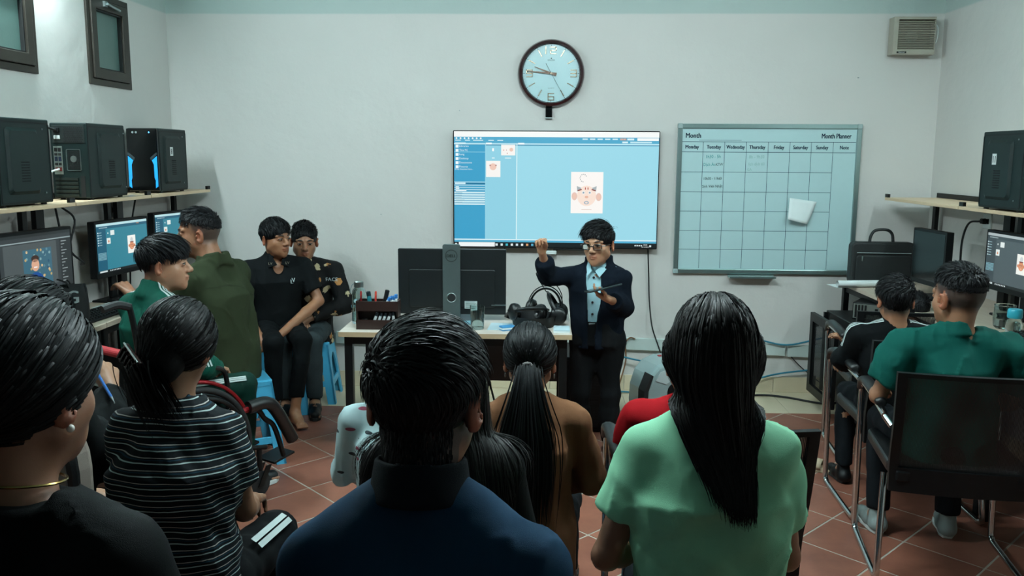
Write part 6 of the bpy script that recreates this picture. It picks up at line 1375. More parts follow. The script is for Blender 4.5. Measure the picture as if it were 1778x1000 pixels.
for i in range(5): MB().box(C_+R5 @ A_((-.028+.014*i, -.012, 0)), (.005, .012, .03), R=R5 @ rot('Z', .2)).build('clip_tooth', mat('tortoise_plastic', '#241511', .2), p.t, bevel=.001)
MB().tube([C_+R5 @ A_((-.036, -.012, .023)), C_+R5 @ A_((.036, -.012, .023))], .0022, 6).build('clip_glint', CHROME, p.t)
make_stool('blue plastic stool under the woman in striped T-shirt', (p.org[0], p.org[1], 0), -.3, h=round(p.seat, 3)-.012)

# ---------- dark haired person behind the woman in black, raising a hand with a pen ----------
p = sit('dark haired person in black jacket holding a blue pen, behind the woman in black', 45, 482, 2.15, math.radians(-20), 1.0, 'f', hs=1.02, lean=.05)
p.skin = lin('#a27a60'); p.head_rot(-.2, -.05, 0)
w_ = L_(p, 190, 676, 2.35); e_ = L_(p, 192, 745, 2.15); p.J['SR'] = p.J['sh']+A_((.155, 0, -.02)); p.J['WR'] = w_; p.J['ER'] = (w_+p.J['SR'])*.5+A_((.06, -.02, -.13))
p.body(h=.006, hands=dict(R=dict(fwd=nrm(A_((-.5, .45, .55))), palm=(-.6, -.2, -.5), curl=.95, thumb=.9)))
pr = p.torso(.028, -.13)+p.sleeve('R', 1.93, .07, .056, .042)+p.sleeve('L', 1.9, .07, .056, .042)+p.cut_neck(.07)
p.clothe('jacket', pr, CL('black_soft_cloth', '#0a0e0f', .8), .008, (.008, 18, 14)); p.trousers(CL('dark_trousers', '#101418')); p.shoes(BLACK, RUBBER)
pen = thing('ballpoint_pen', 'blue ballpoint pen held in the raised hand on the left', 'pen', (0, 0, 0)); a = A_(P(184, 674, Y=2.28)); b_ = A_(P(199, 700, Y=2.24)); m_ = a+(b_-a)*.62
MB().cyl(a+(a-b_)*1.2, m_, .0042, n=10).build('barrel', mat('pen_blue', '#1f5fa8', .3), pen, smooth=True); MB().cyl(m_, b_, .004, .001, n=10).build('tip', STEEL, pen, smooth=True)
th, nh = p.tied_hair(2800, (0, -.118, -.02), 11, lay=(.013, .024)); cap = p.cap_prims(.016, .006, -.08, .066, .0); p.hair_mesh(cap, [th], [nh], .0036, 11, base=(.0045, .005, .0056))
# upholstered seat of this person: beige back with black piping
sc = thing('upholstered_chair', 'beige upholstered chair back with black piping on the left', 'chair', (p.org[0], p.org[1], 0), p.rz); BG = CL('beige_upholstery', '#857b72', .7)
o_ = rrect(.60, .62, .14, n=6); RB = np.array([[1, 0, 0], [0, 0, -1], [0, 1, 0]]); bk_ = MB().prism(o_, -.03, .03, RB, (.15, -.20, p.seat+.33)); bk_.build('chair_back', BG, sc, bevel=.015, seg=3)
MB().tube([(x+.15, -.23, z+p.seat+.33) for x, z in rrect(.60, .62, .14, n=6)], .014, 8, closed=True).build('piping', LEATH, sc, smooth=True)
MB().prism(rrect(.48, .44, .06), p.seat-.07, p.seat-.005).build('chair_seat', BG, sc, bevel=.015); 
for sx in (-.2, .2):
    for sy in (-.17, .17): MB().cyl((sx, sy, 0), (sx, sy, p.seat-.07), .014, n=10).build('leg', BLACKM, sc, smooth=True)

# ---------- young man in green track jacket in the wheelchair ----------
GRN = CL('green_polyester', '#06483a', .6, noise=.08); WST = CL('white_stripe', '#b8c4c2')
p = sit('young man in green track jacket with white stripes sitting in the wheelchair', 272, 407, 3.62, math.radians(-32), .88, 'm', hs=1.10, lean=.04, seat=None)
p.skin = lin('#a97e64'); p.head_rot(-.75, .02, 0); p.J['head'] = p.J['head']+A_((.02, .02, 0))
p.body(face=True, h=.005, colf=stubble(-.02, 0, .03, amt=.8))
pr = p.torso(.026, -.14)+p.sleeve('R', 1.9, .064, .058, .042)+p.sleeve('L', 1.9, .064, .058, .042); nk = p.J['neck']
pr += [fc(nk+A_((0, -.01, -.03)), nk+A_((0, .012, .045)), .070, .060, .012)]+[fc(nk+A_((0, .0, .0)), nk+A_((0, .02, .10)), .050, .052, .004, 's')]
fo = folds(.006, 20, 16); jk = p.clothe('track_jacket', pr, GRN, .007, (.006, 20, 16))
for q in 'RL':
    for i in (-1, 0, 1):
        sg = 1 if q == 'R' else -1; S_, E_ = p.J['S'+q], p.J['E'+q]; o3 = A_((0, .014*i, 0))
        band(p, pr+[fo], [nk+A_((sg*.05, 0, 0))+o3, S_*.5+nk*.5+A_((0, 0, .03))+o3, S_+A_((sg*.03, 0, .03))+o3, S_+(E_-S_)*.4+A_((sg*.05, 0, 0))+o3, E_+o3], [A_((0, 0, 1)), A_((0, 0, 1)), A_((sg*.7, 0, .7)), A_((sg, 0, .1)), A_((sg, 0, 0))], .008, 'sleeve_stripe', WST, jk)
trs = p.trousers(CL('dark_green_polyester', '#062a22', .6), h=.009); p.shoes(mat('dark_trainer', '#1a2224', .6), WHITEP)
for q in 'RL':
    for i in (-1, 0, 1): band(p, [rc(p.J['H'+q], p.J['K'+q], .085*.88+.0072, .056*.88+.009, 0)], [p.J['H'+q]+(p.J['K'+q]-p.J['H'+q])*t+A_((0, 0, .012*i)) for t in (.1, .4, .7, 1.)], [A_((1 if q == 'R' else -1, 0, .9))]*4, .007, 'leg_stripe', WST, trs, off=.004)
p.short_hair(2600, .085, .03, 13, comb=(.1, .75, -.1), width=.004, nseg=8, fringe=.5, mess=.12, cap_t=.016, lift=.3, nape=.0, front=.05, side_z=.035, fade=.02, front_len=.72)
WC = p
# wheelchair
wc = thing('wheelchair', 'black wheelchair with red trim carrying the young man in green', 'wheelchair', (p.org[0], p.org[1], 0), p.rz); st_ = p.seat
RED = mat('red_fabric', '#a01a22', .6, noise=.1); REDM = mat('red_metal', '#8c141c', .3, metal=.4); yw = -.02
def wheel_prims(x, sg):
    w_ = bpy.data.objects.new('rear_wheel', None)
    F_ = frame((1, 0, 0)); R_w = .30; c = (x, yw, R_w); ring = lambda r: [A_(c)+F_ @ A_((r*math.cos(a), r*math.sin(a), 0)) for a in [2*PI*i/48 for i in range(48)]]
    ty = MB().tube(ring(R_w-.014), .014, 10, closed=True).build('rear_wheel', RUBBER, wc, smooth=True)
    MB().tube(ring(R_w-.032), .009, 8, closed=True).build('rim', mat('dark_rim', '#20282a', .3, metal=.8), ty, smooth=True)
    MB().tube([q+A_((sg*.035, 0, 0)) for q in ring(R_w-.045)], .009, 8, closed=True).build('hand_rim', BLACKM, ty, smooth=True)
    MB().cyl((x-.03, yw, R_w), (x+.03, yw, R_w), .025, n=16).build('hub', BLACKM, ty, smooth=True)
    for i in range(12):
        a = 2*PI*i/12; MB().cyl((x+.015*(-1)**i, yw, R_w), A_(c)+F_ @ A_(((R_w-.035)*math.cos(a+.2), (R_w-.035)*math.sin(a+.2), 0)), .0016, n=5).build('spoke', STEEL, ty)
for sg in (-1, 1):
    wheel_prims(sg*.265, sg); x = sg*.215
    MB().tube(smooth_path([(x, -.24, .98), (x, -.22, .86), (x, -.17, st_), (x, -.15, .30)], 5), .012, 8).build('back_tube', BLACKM, wc, smooth=True)
    MB().tube(smooth_path([(x, -.24, .97), (x, -.29, .985), (x, -.35, .975)], 4), .016, 8).build('push_handle', RUBBER, wc, smooth=True)
    MB().tube(smooth_path([(x, -.16, st_-.03), (x, .15, st_-.025), (x, .33, st_-.03), (x, .40, st_-.10), (x*.95, .46, .30), (x*.9, .52, .14)], 5), .012, 8).build('side_frame', BLACKM, wc, smooth=True)
    MB().tube(smooth_path([(x*1.05, .30, st_-.02), (x*1.08, .40, st_-.02), (x*1.08, .46, st_-.08), (x*1.05, .55, .22)], 5), .030, 10).build('leg_sleeve', LEATH, wc, smooth=True)
    MB().tube(smooth_path([(x, -.14, .30), (x, .2, .26), (x, .40, .22)], 4), .011, 8).build('lower_rail', BLACKM, wc, smooth=True)
    MB().tube(smooth_path([(x, -.18, st_+.18), (x, .0, st_+.20), (x, .16, st_+.19), (x, .2, st_+.12), (x, .2, st_-.03)], 4), .011, 8).build('arm_tube', BLACKM, wc, smooth=True)
    MB().tube([A_((sg*.245, yw, .30))+.318*A_((0, math.cos(a), math.sin(a))) for a in np.linspace(.5, 1.9, 14)], .009, 8).build('red_fender', REDM, wc, smooth=True)
    MB().tube([(x*1.02, .20, st_-.028), (x*1.02, .34, st_-.03)], .015, 8).build('red_sleeve', REDM, wc, smooth=True)
    MB().box((x, 0, st_+.215), (.05, .26, .025)).build('arm_pad', LEATH, wc, bevel=.008)
    MB().cyl((x, .36, .105), (x, .36, .22), .012, n=10).build('caster_stem', BLACKM, wc, smooth=True)
    cw = MB().cyl((x-.014, .345, .06), (x+.014, .345, .06), .06, n=24).build('caster_wheel', RUBBER, wc, smooth=True)
    for t in (-.022, .022): MB().add(*[[(x+t-.003, .33, .05), (x+t+.003, .33, .05), (x+t+.003, .38, .14), (x+t-.003, .38, .14), (x+t-.003, .36, .05), (x+t+.003, .36, .05), (x+t+.003, .41, .14), (x+t-.003, .41, .14)], [(0, 1, 2, 3), (4, 7, 6, 5), (0, 4, 5, 1), (3, 2, 6, 7), (0, 3, 7, 4), (1, 5, 6, 2)]]).build('caster_fork', BLACKM, cw)
    MB().box((x*.6, .53, .125), (.12, .13, .012), R=rot('X', .15)).build('foot_plate', BLACKM, wc, bevel=.003)
MB().span((-.20, -.17, st_-.045), (.20, .24, st_-.012)).build('seat_cushion', LEATH, wc, bevel=.012)
bkp = MB(); bkp.prism(rrect(.41, .28, .03), -.012, .012, RB @ rot('X', -.08), (0, -.205, st_+.15)); bkp.build('back_panel', CL('black_nylon_cloth', '#0c0f10', .7), wc, bevel=.006)
MB().box((.0, -.20, st_+.30), (.36, .045, .03)).build('red_back_trim', RED, wc, bevel=.014, seg=3)
G = GR(); G.rect(-.045, -.04, .045, .04, '#8f9a92', 1); G.rect(-.04, .005, -.01, .036, '#b06a30', 2); G.rect(-.002, -.03, .042, .0, '#34564c', 2); G.rect(-.04, -.03, -.008, -.004, '#6a7a74', 2); G.rect(.0, .01, .04, .03, '#a8b0a8', 2)
G.build('sticker', PRINT, wc, loc=(-.08, -.226, st_+.19), R=Matrix((RB @ rot('X', -.08)).tolist()))

# ---------- young man in olive jacket, face in profile ----------
OLV = CL('olive_cotton', '#2a3120', .85, noise=.15, bump=.4)
p = sit('young man in olive jacket sitting in profile before the corner monitor', 350, 360, 4.28, math.radians(72), 1.0, 'm', hs=1.0, lean=.16, sw=.19)
p.skin = lin('#8a5f47'); p.head_rot(.58, .0, 0); p.J['head'] = p.J['head']+A_((0, .03, 0))
for q, sg in (('R', 1), ('L', -1)): p.J['E'+q] = p.J['S'+q]+A_((sg*.05, .12, -.24)); p.J['W'+q] = p.J['E'+q]+A_((-sg*.04, .22, .16))
p.body(face=True, h=.005, colf=stubble(-.02, 0, .035))
pr = p.torso(.035, -.16, hemw=1.04)+p.sleeve('R', 1.92, .072, .064, .046)+p.sleeve('L', 1.92, .072, .064, .046); nk = p.J['neck']
pr += [fc(nk+A_((0, -.028, -.04)), nk+A_((0, -.012, .036)), .090, .078, .012)]+[fc(nk+A_((0, .0, .014)), nk+A_((0, .02, .10)), .062, .064, .004, 's')]
jk = p.clothe('jacket', pr, OLV, .007, (.010, 22, 21))
fo = folds(.010, 22, 21); band(p, pr+[fo], [p.J['SR']*.9+A_((0, -.1, -.03)), p.J['sh']+A_((0, -.12, -.05)), p.J['SL']*.9+A_((0, -.1, -.03))+A_((0, 0, p.J['SL'][2]*.1))], [A_((.3, -1, 0)), A_((0, -1, 0)), A_((-.3, -1, 0))], .006, 'yoke_seam', CL('olive_seam', '#23281a'), jk)
p.trousers(CL('black_trousers', '#0a0c0e')); p.shoes(BLACK, RUBBER)
p.short_hair(2400, .045, .006, 15, comb=(0, .7, .3), width=.0036, nseg=5, mess=.2, cap_t=.010, lift=.7, nape=.03, front=.062, side_z=.045, fade=.03)
make_stool('blue plastic stool under the olive jacket man, nearest of three', (p.org[0]+.06, p.org[1]+.02, 0), .5, h=round(p.seat, 3)-.012)

# ---------- boy in black polo shirt ----------
BLK = CL('black_pique', '#080c0e', .8, noise=.15)
p = sit('barefoot boy in black polo shirt sitting on blue stool, frowning', 478, 377, 5.08, math.radians(180+28), .86, 'm', hs=1.10, lean=.10, sw=.165, kneew=.09)
p.skin = lin('#8f6348'); p.head_rot(.50, -.02, 0.03)
gp = L_(p, 470, 606, 4.82); p.J['ER'] = p.J['SR']+A_((.05, .06, -.22)); p.J['EL'] = p.J['SL']+A_((-.07, .08, -.20))
p.J['WR'] = gp+A_((.035, .0, .03)); p.J['WL'] = gp+A_((-.03, -.02, .05))
fr = L_(p, 500, 700, 4.86); fr[2] = .08; p.J['AL'] = A_((-.02, .36, .075)); p.J['FL'] = A_((-.03, .47, .028)); p.J['KL'] = A_((-.08, .34, p.seat+.05)); 
p.body(face=True, h=.0045, bare=True, hands=dict(R=dict(fwd=(-.3, .6, -.7), palm=(-.7, -.3, -.3), curl=.6), L=dict(fwd=(.3, .5, -.75), palm=(.5, -.5, -.2), curl=.7)))
pr = p.torso(.026, -.13)+p.sleeve('R', .72, .056, .062)+p.sleeve('L', .72, .056, .062); nk = p.J['neck']
pr += [fc(nk+A_((0, -.012, -.035)), nk+A_((0, .004, .028)), .070, .062, .012)]+[fc(nk+A_((0, .0, -.01)), nk+A_((0, .02, .10)), .050, .054, .004, 's'), el(nk+A_((0, .075, -.035)), (.034, .05, .055), None, .008, 's')]
sh_ = p.clothe('polo_shirt', pr, BLK, .006, (.006, 24, 31)); fo = folds(.006, 24, 31)
G = GR(); G.text('L', -.004, -.008, .034, '#a8b4b4', 1, bold=.0006); G.text('V', .006, .0, .034, '#a8b4b4', 2, bold=.0006)
decal(p, pr+[fo], G, p.J['chest']+A_((-.075, .1, .0)), (-1, 0, 0), (0, 0, 1), 'chest_logo', PRINT, parent=sh_)
for sg in (-1, 1):
    cl_ = MB(); c0 = nk+A_((sg*.052, .03, .012)); c1 = nk+A_((sg*.062, .075, -.055)); c2 = nk+A_((sg*.014, .098, -.035)); c3 = nk+A_((sg*.045, .04, .03)); cb_ = nk+A_((sg*.075, .0, -.01)); cb2 = nk+A_((sg*.055, -.01, .03))
    cl_.add([c3, c0, c1, c2, cb_, cb2], [(0, 1, 2, 3), (5, 4, 1, 0)]); o = cl_.build('collar_flap', BLK, sh_); md = o.modifiers.new('thick', 'SOLIDIFY'); md.thickness = .006
    G = GR(); G.text('LV', 0, 0, .022, '#8f8a78', 1); decal(p, [el(nk+A_((sg*.045, .07, -.02)), (.03, .02, .04))], G, nk+A_((sg*.05, .10, -.035)), (-1, 0, 0), (0, 0, 1), 'collar_print', PRINT, parent=sh_, off=.006)
p.trousers(BLK, inf=.014, endr=.05, h=.009, end=.80)
p.short_hair(2200, .05, .022, 17, comb=(.1, .55, -.1), width=.0044, nseg=6, fringe=.6, mess=.13, cap_t=.012, lift=.3, nape=-.03, front=.052, side_z=.008, fade=.01)
make_stool('blue plastic stool under the barefoot boy in black polo', (p.org[0], p.org[1], 0), .3, h=round(p.seat, 3)-.012)

# ---------- boy in black printed sweatshirt ----------
def print_mat(name, base, cols, scale, thr, seed):
    m, N, L, b = nt(name); tc = N.new('ShaderNodeTexCoord'); v = N.new('ShaderNodeTexVoronoi'); v.inputs['Scale'].default_value = scale; L.new(tc.outputs['Object'], v.inputs['Vector'])
    n = N.new('ShaderNodeTexNoise'); n.inputs['Scale'].default_value = scale*3; n.inputs['Detail'].default_value = 4; L.new(tc.outputs['Object'], n.inputs['Vector'])
    a = N.new('ShaderNodeMath'); a.operation = 'MULTIPLY_ADD'; a.inputs[1].default_value = .55; L.new(n.outputs['Fac'], a.inputs[0]); L.new(v.outputs['Distance'], a.inputs[2])
    r = N.new('ShaderNodeMapRange'); r.inputs['From Min'].default_value = thr; r.inputs['From Max'].default_value = thr-.03; L.new(a.outputs[0], r.inputs['Value'])
    sp = N.new('ShaderNodeSeparateColor'); L.new(v.outputs['Color'], sp.inputs[0]); cr = N.new('ShaderNodeValToRGB'); cr.color_ramp.interpolation = 'CONSTANT'; e = cr.color_ramp.elements; e[0].color = (*lin(cols[0]), 1); e[1].position = .35; e[1].color = (*lin(cols[1]), 1)
    for i, c in enumerate(cols[2:]): q = e.new(.55+.2*i); q.color = (*lin(c), 1)
    L.new(sp.outputs[0], cr.inputs[0]); mx = N.new('ShaderNodeMix'); mx.data_type = 'RGBA'; mx.inputs['A'].default_value = (*lin(base), 1); L.new(cr.outputs[0], mx.inputs['B']); L.new(r.outputs[0], mx.inputs['Factor']); L.new(mx.outputs['Result'], b.inputs['Base Color']); b.inputs['Roughness'].default_value = .85; b.inputs['Specular IOR Level'].default_value = .2; return m
PRN = print_mat('black_print_cloth', '#0a0a0b', ('#0a0a0b', '#9a6a3c', '#a89878', '#0a0a0b'), 17, .72, 1)
p = sit('boy in black sweatshirt with orange prints sitting by the far wall', 527, 384, 5.34, math.radians(180+6), .86, 'm', hs=1.12, lean=.06, sw=.17, kneew=.085)
p.skin = lin('#8f664e'); p.head_rot(.22, -.12, -.02)
gp = L_(p, 545, 560, 5.15)
for q, sg in (('R', 1), ('L', -1)): p.J['E'+q] = p.J['S'+q]+A_((sg*.075, .05, -.21)); p.J['W'+q] = A_((sg*.04, .20, p.seat+.16))
p.body(face=True, h=.0048)
pr = p.torso(.028, -.13)+p.sleeve('R', 1.9, .062, .056, .04)+p.sleeve('L', 1.9, .062, .056, .04)+p.cut_neck(.06, .0, tilt=.2); fo = folds(.006, 24, 41)
sw_ = p.clothe('sweatshirt', pr, PRN, .007, (.006, 24, 41)); G = GR(); G.text('E', 0, 0, .06, '#b07840', 1, bold=.002); decal(p, pr+[fo], G, p.J['chest']+A_((.0, .1, .0)), (-1, 0, 0), (0, 0, 1), 'letter_print', PRINT, parent=sw_)
G = GR(); G.text('FACE', 0, 0, .03, '#a8b4b4', 1); decal(p, pr+[fo], G, p.J['SL']+A_((-.02, .12, -.055)), (-1, -.4, 0), (0, 0, 1), 'sleeve_print', PRINT, parent=sw_)
p.trousers(CL('grey_denim', '#2c3436', .85, noise=.3)); p.shoes(BLACK, RUBBER)
p.short_hair(2200, .03, .012, 19, comb=(.1, .3, .3), width=.0038, nseg=5, mess=.25, cap_t=.012, lift=.8, nape=-.03, front=.064, side_z=.008, fade=.02)
make_stool('blue plastic stool at the far wall under the boy in printed sweatshirt', (p.org[0]+.01, p.org[1]+.02, 0), .1, h=round(p.seat, 3)-.012)
# ---------- the presenter: short boy in navy fleece, right hand raised, phone in the left ----------
H_ = P(1043, 386, Y=4.42).z
loc = P(1040, 790, Z=0); p = Person('short presenter boy in navy jacket and glasses raising one hand', (P(1036, 600, Y=4.43).x, 4.43, 0), PI-.22, .75, 'm'); p.hs = 1.2; p.rz = PI-.22; p.org = A_(p.t.location)
p.standing(H_-.01, 0, .07); p.skin = lin('#a87c60'); p.head_rot(-.22, -.03, .03); p.sw = .135
for q, sg in (('R', 1), ('L', -1)): p.J['S'+q] = p.J['sh']+A_((sg*.125, 0, -.01))
p.J['AR'] = A_((.085, .0, .065)); p.J['AL'] = A_((-.075, .03, .065)); p.J['FR'] = p.J['AR']+A_((.04, .09, -.035)); p.J['FL'] = p.J['AL']+A_((-.03, .1, -.035))
p.J['ER'] = L_(p, 951, 478, 4.36); p.J['WR'] = L_(p, 941, 438, 4.24); p.J['EL'] = L_(p, 1083, 532, 4.42); p.J['WL'] = L_(p, 1058, 520, 4.22)
up = nrm(L_(p, 937, 410, 4.22)-p.J['WR'])
p.body(face=True, h=.0042, hands=dict(R=dict(fwd=up, palm=(-.3, 1, .1), curl=(.9, 1., 1.05, 1.1), thumb=.95), L=dict(fwd=nrm(A_((.8, .25, .35))), palm=(.2, -.1, 1), curl=(.25, .3, .35, .4), spread=.3, thumb=.2)))
NVY = CL('navy_fleece', '#0a121c', .95, noise=.2, bump=.6, bscale=500)
pr = p.torso(.026, -.07, hemw=1.06)+p.sleeve('R', 1.62, .052, .052, .044)+p.sleeve('L', 1.75, .052, .052, .044); nk = p.J['neck']
pr += [fc(nk+A_((0, -.018, -.04)), nk+A_((0, -.010, .045)), .072, .070, .015)]
# open front
z0, z1 = p.J['pel'][2]-.1, nk[2]+.07; ln = [(z0, .015), (p.J['waist'][2], .028), (p.J['chest'][2], .030), (nk[2]-.02, .030), (z1, .05)]
opening = loft([(z, .012, .12, w_, .118) for z, w_ in ln], 3., 0.008, 's'); pr += [opening, fc(nk+A_((0, .01, -.02)), nk+A_((0, .02, .12)), .052, .058, .004, 's')]
p.clothe('fleece_jacket', pr, NVY, .0055, (.006, 26, 51))
SHT = CL('pale_blue_cotton', '#93b9c2', .75, noise=.06)
sp_ = p.torso(.008, .06)+[fc(nk+A_((0, -.008, -.03)), nk+A_((0, .006, .022)), .058, .050, .01), fc(nk+A_((0, 0, -.005)), nk+A_((0, .02, .1)), .041, .046, .004, 's')]; sh_ = p.clothe('shirt', sp_, SHT, .006, (.004, 30, 52))
for i in range(5):
    z = nk[2]-.06-.062*i; o = trace(sp_, A_([(.012, .25, z)]), A_((0, 1., 0)), 20)[0]; MB().cyl(o-A_((0, .002, 0)), o+A_((0, .004, 0)), .0062, n=12).build('button', mat('dark_button', '#1a1216', .3), sh_, smooth=True)
for sg in (-1, 1):
    c_ = MB().add([nk+A_((sg*.046, .01, .028)), nk+A_((sg*.052, .04, -.012)), nk+A_((sg*.030+.010, .085, -.055)), nk+A_((sg*.008+.012, .072, -.026))], [(0, 1, 2, 3)]); o = c_.build('collar_flap', SHT, sh_); md = o.modifiers.new('thick', 'SOLIDIFY'); md.thickness = .005
p.trousers(CL('black_trousers', '#0a0c0e'), inf=.030, endr=.058, h=.009, end=.98, top=.09)
MB().tube([p.J['waist']+A_((.118*math.cos(a), .080*math.sin(a)+.0, -.035)) for a in [2*PI*i/36 for i in range(36)]], .012, 6, closed=True, flat=1.).build('belt', LEATH, p.t, smooth=True); MB().box(p.J['waist']+A_((.012, .090, -.035)), (.034, .008, .026)).build('belt_buckle', STEEL, p.t, bevel=.002)
p.shoes(mat('black_shoe_leather', '#0c0d0e', .3), RUBBER, .95)
p.short_hair(2600, .065, .02, 53, comb=(.75, .25, .0), width=.0036, nseg=6, fringe=.25, mess=.22, cap_t=.014, lift=.5, nape=-.03, front=.058, side_z=.012, fade=.012)
gl = thing('eyeglasses', 'black rimmed eyeglasses worn by the presenter', 'glasses', tuple(p.org), p.rz); GF = mat('glasses_black', '#0a0a0b', .25)
for sg in (-1, 1):
    ol = [p.hp((sg*.034+x, .1015-abs(sg*.034+x)*.16, -.002+z)) for x, z in rrect(.046, .030, .010)]; MB().tube(ol, .0024*.9, 6, closed=True).build('lens_rim', GF, gl, smooth=True)
    MB().add(ol, [tuple(range(len(ol)))]).build('lens', mat('lens_glass', '#e8f4f4', .02, trans=1.), gl)
    MB().tube([p.hp((sg*.058, .094, .004)), p.hp((sg*.074, .085, .005)), p.hp((sg*.079, .03, .006)), p.hp((sg*.080, -.012, .004))], .0024, 6).build('temple_arm', GF, gl, smooth=True)
MB().tube([p.hp((-.011, .1, .002)), p.hp((0, .103, .004)), p.hp((.011, .1, .002))], .0022, 6).build('bridge', GF, gl, smooth=True)
ph = thing('mobile_phone', 'dark mobile phone lying on the presenter open left hand', 'phone', (0, 0, 0)); a = A_(P(1019, 507, Y=4.16)); b_ = A_(P(1075, 493, Y=4.22)); u = nrm(b_-a); v_ = nrm(np.cross((0, 0, 1), u)); n_ = np.cross(u, v_); R6 = np.stack([u, v_, n_], 1); Rt = R6 @ rot('X', -.12)
MB().box((a+b_)/2, (np.linalg.norm(b_-a), .075, .009), R=Rt).build('phone_body', mat('phone_case', '#1c2a2c', .35), ph, bevel=.003); MB().box((a+b_)/2+Rt @ A_((0, 0, .0048)), (np.linalg.norm(b_-a)-.008, .069, .0008), R=Rt).build('phone_screen', CASEF, ph)

# ---------- girl with ponytail in brown sweater ----------
p = sit('girl with ponytail in brown sweater seen from behind, sitting low', 921, 558, 2.66, math.radians(-3), .86, 'f', hs=1.08, lean=.06, sw=.142)
p.skin = lin('#94694f'); p.head_rot(0, -.05, 0); p.J['ER'] = p.J['SR']+A_((.055, .04, -.20)); p.J['EL'] = p.J['SL']+A_((-.05, .05, -.20)); p.body(h=.006)
pr = p.torso(.022, -.14)+p.sleeve('R', 1.6, .056, .05, .042)+p.sleeve('L', 1.6, .056, .05, .042)+p.cut_neck(.064, -.006, tilt=-.1); p.clothe('sweater', pr, CL('brown_knit', '#7d563d', .9, noise=.1), .007, (.007, 24, 61))
p.trousers(CL('dark_trousers', '#101418')); p.shoes(BLACK, RUBBER)
TI = (0, -.112, .0); th, nh = p.tied_hair(3000, TI, 21, lay=(.009, .017)); T_ = p.hp((0, -.122, -.002)); rr = np.random.default_rng(8); n = 1100; coll = [q for q in p.BP[:19] if q.op == 'u']+[q for q in pr if q.op == 'u']
off = rr.normal(0, 1, (n, 3))*A_((.012, .008, .006)); tg = off*A_((3.2, 1.5, 0)); sl = lambda q, t: A_((0, -.06, -1))[None]+(tg*3*(1 if t < .4 else -.25))
tl, tn = grow(T_+off, np.repeat(nrm((0, -.8, -.35))[None], n, 0), rr.uniform(.40, .52, n), 14, coll, rr.uniform(.004, .03, n), sl, .62, np.repeat(A_((0, -1., 0))[None], n, 0))
p.hair_mesh(p.cap_prims(.011, .004, -.072, .068, .0), [th, tl], [nh, tn], .0036, 21, base=(.0045, .0052, .0058))
MB().tube([T_+p.HR @ A_((.014*math.cos(a), -.004, .013*math.sin(a)+.002)) for a in [2*PI*i/20 for i in range(20)]], .005, 8, closed=True).build('hair_tie', CL('grey_elastic', '#8d8a88'), p.t, smooth=True)
for sg in (-1, 1): MB().ball(p.hp((sg*.083, -.012, -.05)), (.003, .003, .008), 8, 6).build('earring', STEEL, p.t, smooth=True)
make_stool('low blue plastic stool under the girl with ponytail', (p.org[0], p.org[1], 0), 0, h=round(p.seat, 3)-.012)

# ---------- long haired person in black, half hidden behind the man in blue ----------
p = sit('person with long dark hair in black, mostly hidden behind the man in blue', 772, 592, 2.15, math.radians(-4), .92, 'f', hs=1.0, lean=.05, sw=.155)
p.skin = lin('#8f664e'); p.body(h=.0075, show=False); pr = p.torso(.024, -.14)+p.sleeve('R', 1.8, .06, .052, .044)+p.sleeve('L', 1.8, .06, .052, .044)+p.cut_neck(.066); p.clothe('top', pr, CL('black_soft_cloth', '#0a0e0f'), .008, (.006, 24, 71)); p.trousers(CL('dark_trousers', '#101418')); p.shoes(BLACK, RUBBER)
coll = [q for q in p.BP[:19] if q.op == 'u']+[q for q in pr if q.op == 'u']; lh, nh = p.draped_hair(2200, .30, coll, 25, nseg=14, lay=(.012, .026), squeeze=-.6, clampw=.2); cap = [p.hel(HC+A_((0, -.006, .004)), HRAD+A_((.016, .016, .012)), 0), p.hel((0, .13, -.03), (.09, .095, .11), .01, 's')]; p.cap_bounds = (p.J['head']-.22, p.J['head']+.22)
p.hair_mesh(cap, [lh], [nh], .004, 25, base=(.0048, .0043, .004)); make_stool('blue plastic stool under the long haired person in black', (p.org[0], p.org[1], 0), .1, h=round(p.seat, 3)-.012)

# ---------- child in white patterned clothes beside the table leg ----------
def dash_mat():
    m, N, L, b = nt('white_dash_cloth'); tc = N.new('ShaderNodeTexCoord'); mp = N.new('ShaderNodeMapping'); mp.inputs['Scale'].default_value = (8, 8, 23); mp.inputs['Rotation'].default_value = (.3, .7, .2); L.new(tc.outputs['Object'], mp.inputs[0]); v = N.new('ShaderNodeTexVoronoi'); v.inputs['Scale'].default_value = 1.6; L.new(mp.outputs[0], v.inputs['Vector'])
    r = N.new('ShaderNodeMapRange'); r.inputs['From Min'].default_value = .27; r.inputs['From Max'].default_value = .24; L.new(v.outputs['Distance'], r.inputs['Value']); sp = N.new('ShaderNodeSeparateColor'); L.new(v.outputs['Color'], sp.inputs[0]); cr = N.new('ShaderNodeValToRGB'); cr.color_ramp.interpolation = 'CONSTANT'; e = cr.color_ramp.elements; e[0].color = (*lin('#101a20'), 1); e[1].position = .5; e[1].color = (*lin('#8c3c50'), 1); q = e.new(.75); q.color = (*lin('#a8c0c2'), 1)
    L.new(sp.outputs[0], cr.inputs[0]); mx = N.new('ShaderNodeMix'); mx.data_type = 'RGBA'; mx.inputs['A'].default_value = (*lin('#a9c2c4'), 1); L.new(cr.outputs[0], mx.inputs['B']); L.new(r.outputs[0], mx.inputs['Factor']); L.new(mx.outputs['Result'], b.inputs['Base Color']); b.inputs['Roughness'].default_value = .85; return m
DSH = dash_mat()
p = sit('child in white patterned clothes, half hidden beside the man in blue', 690, 590, 2.95, math.radians(-6), .80, 'm', hs=1.12, lean=.06, sw=.145, kneew=.13)
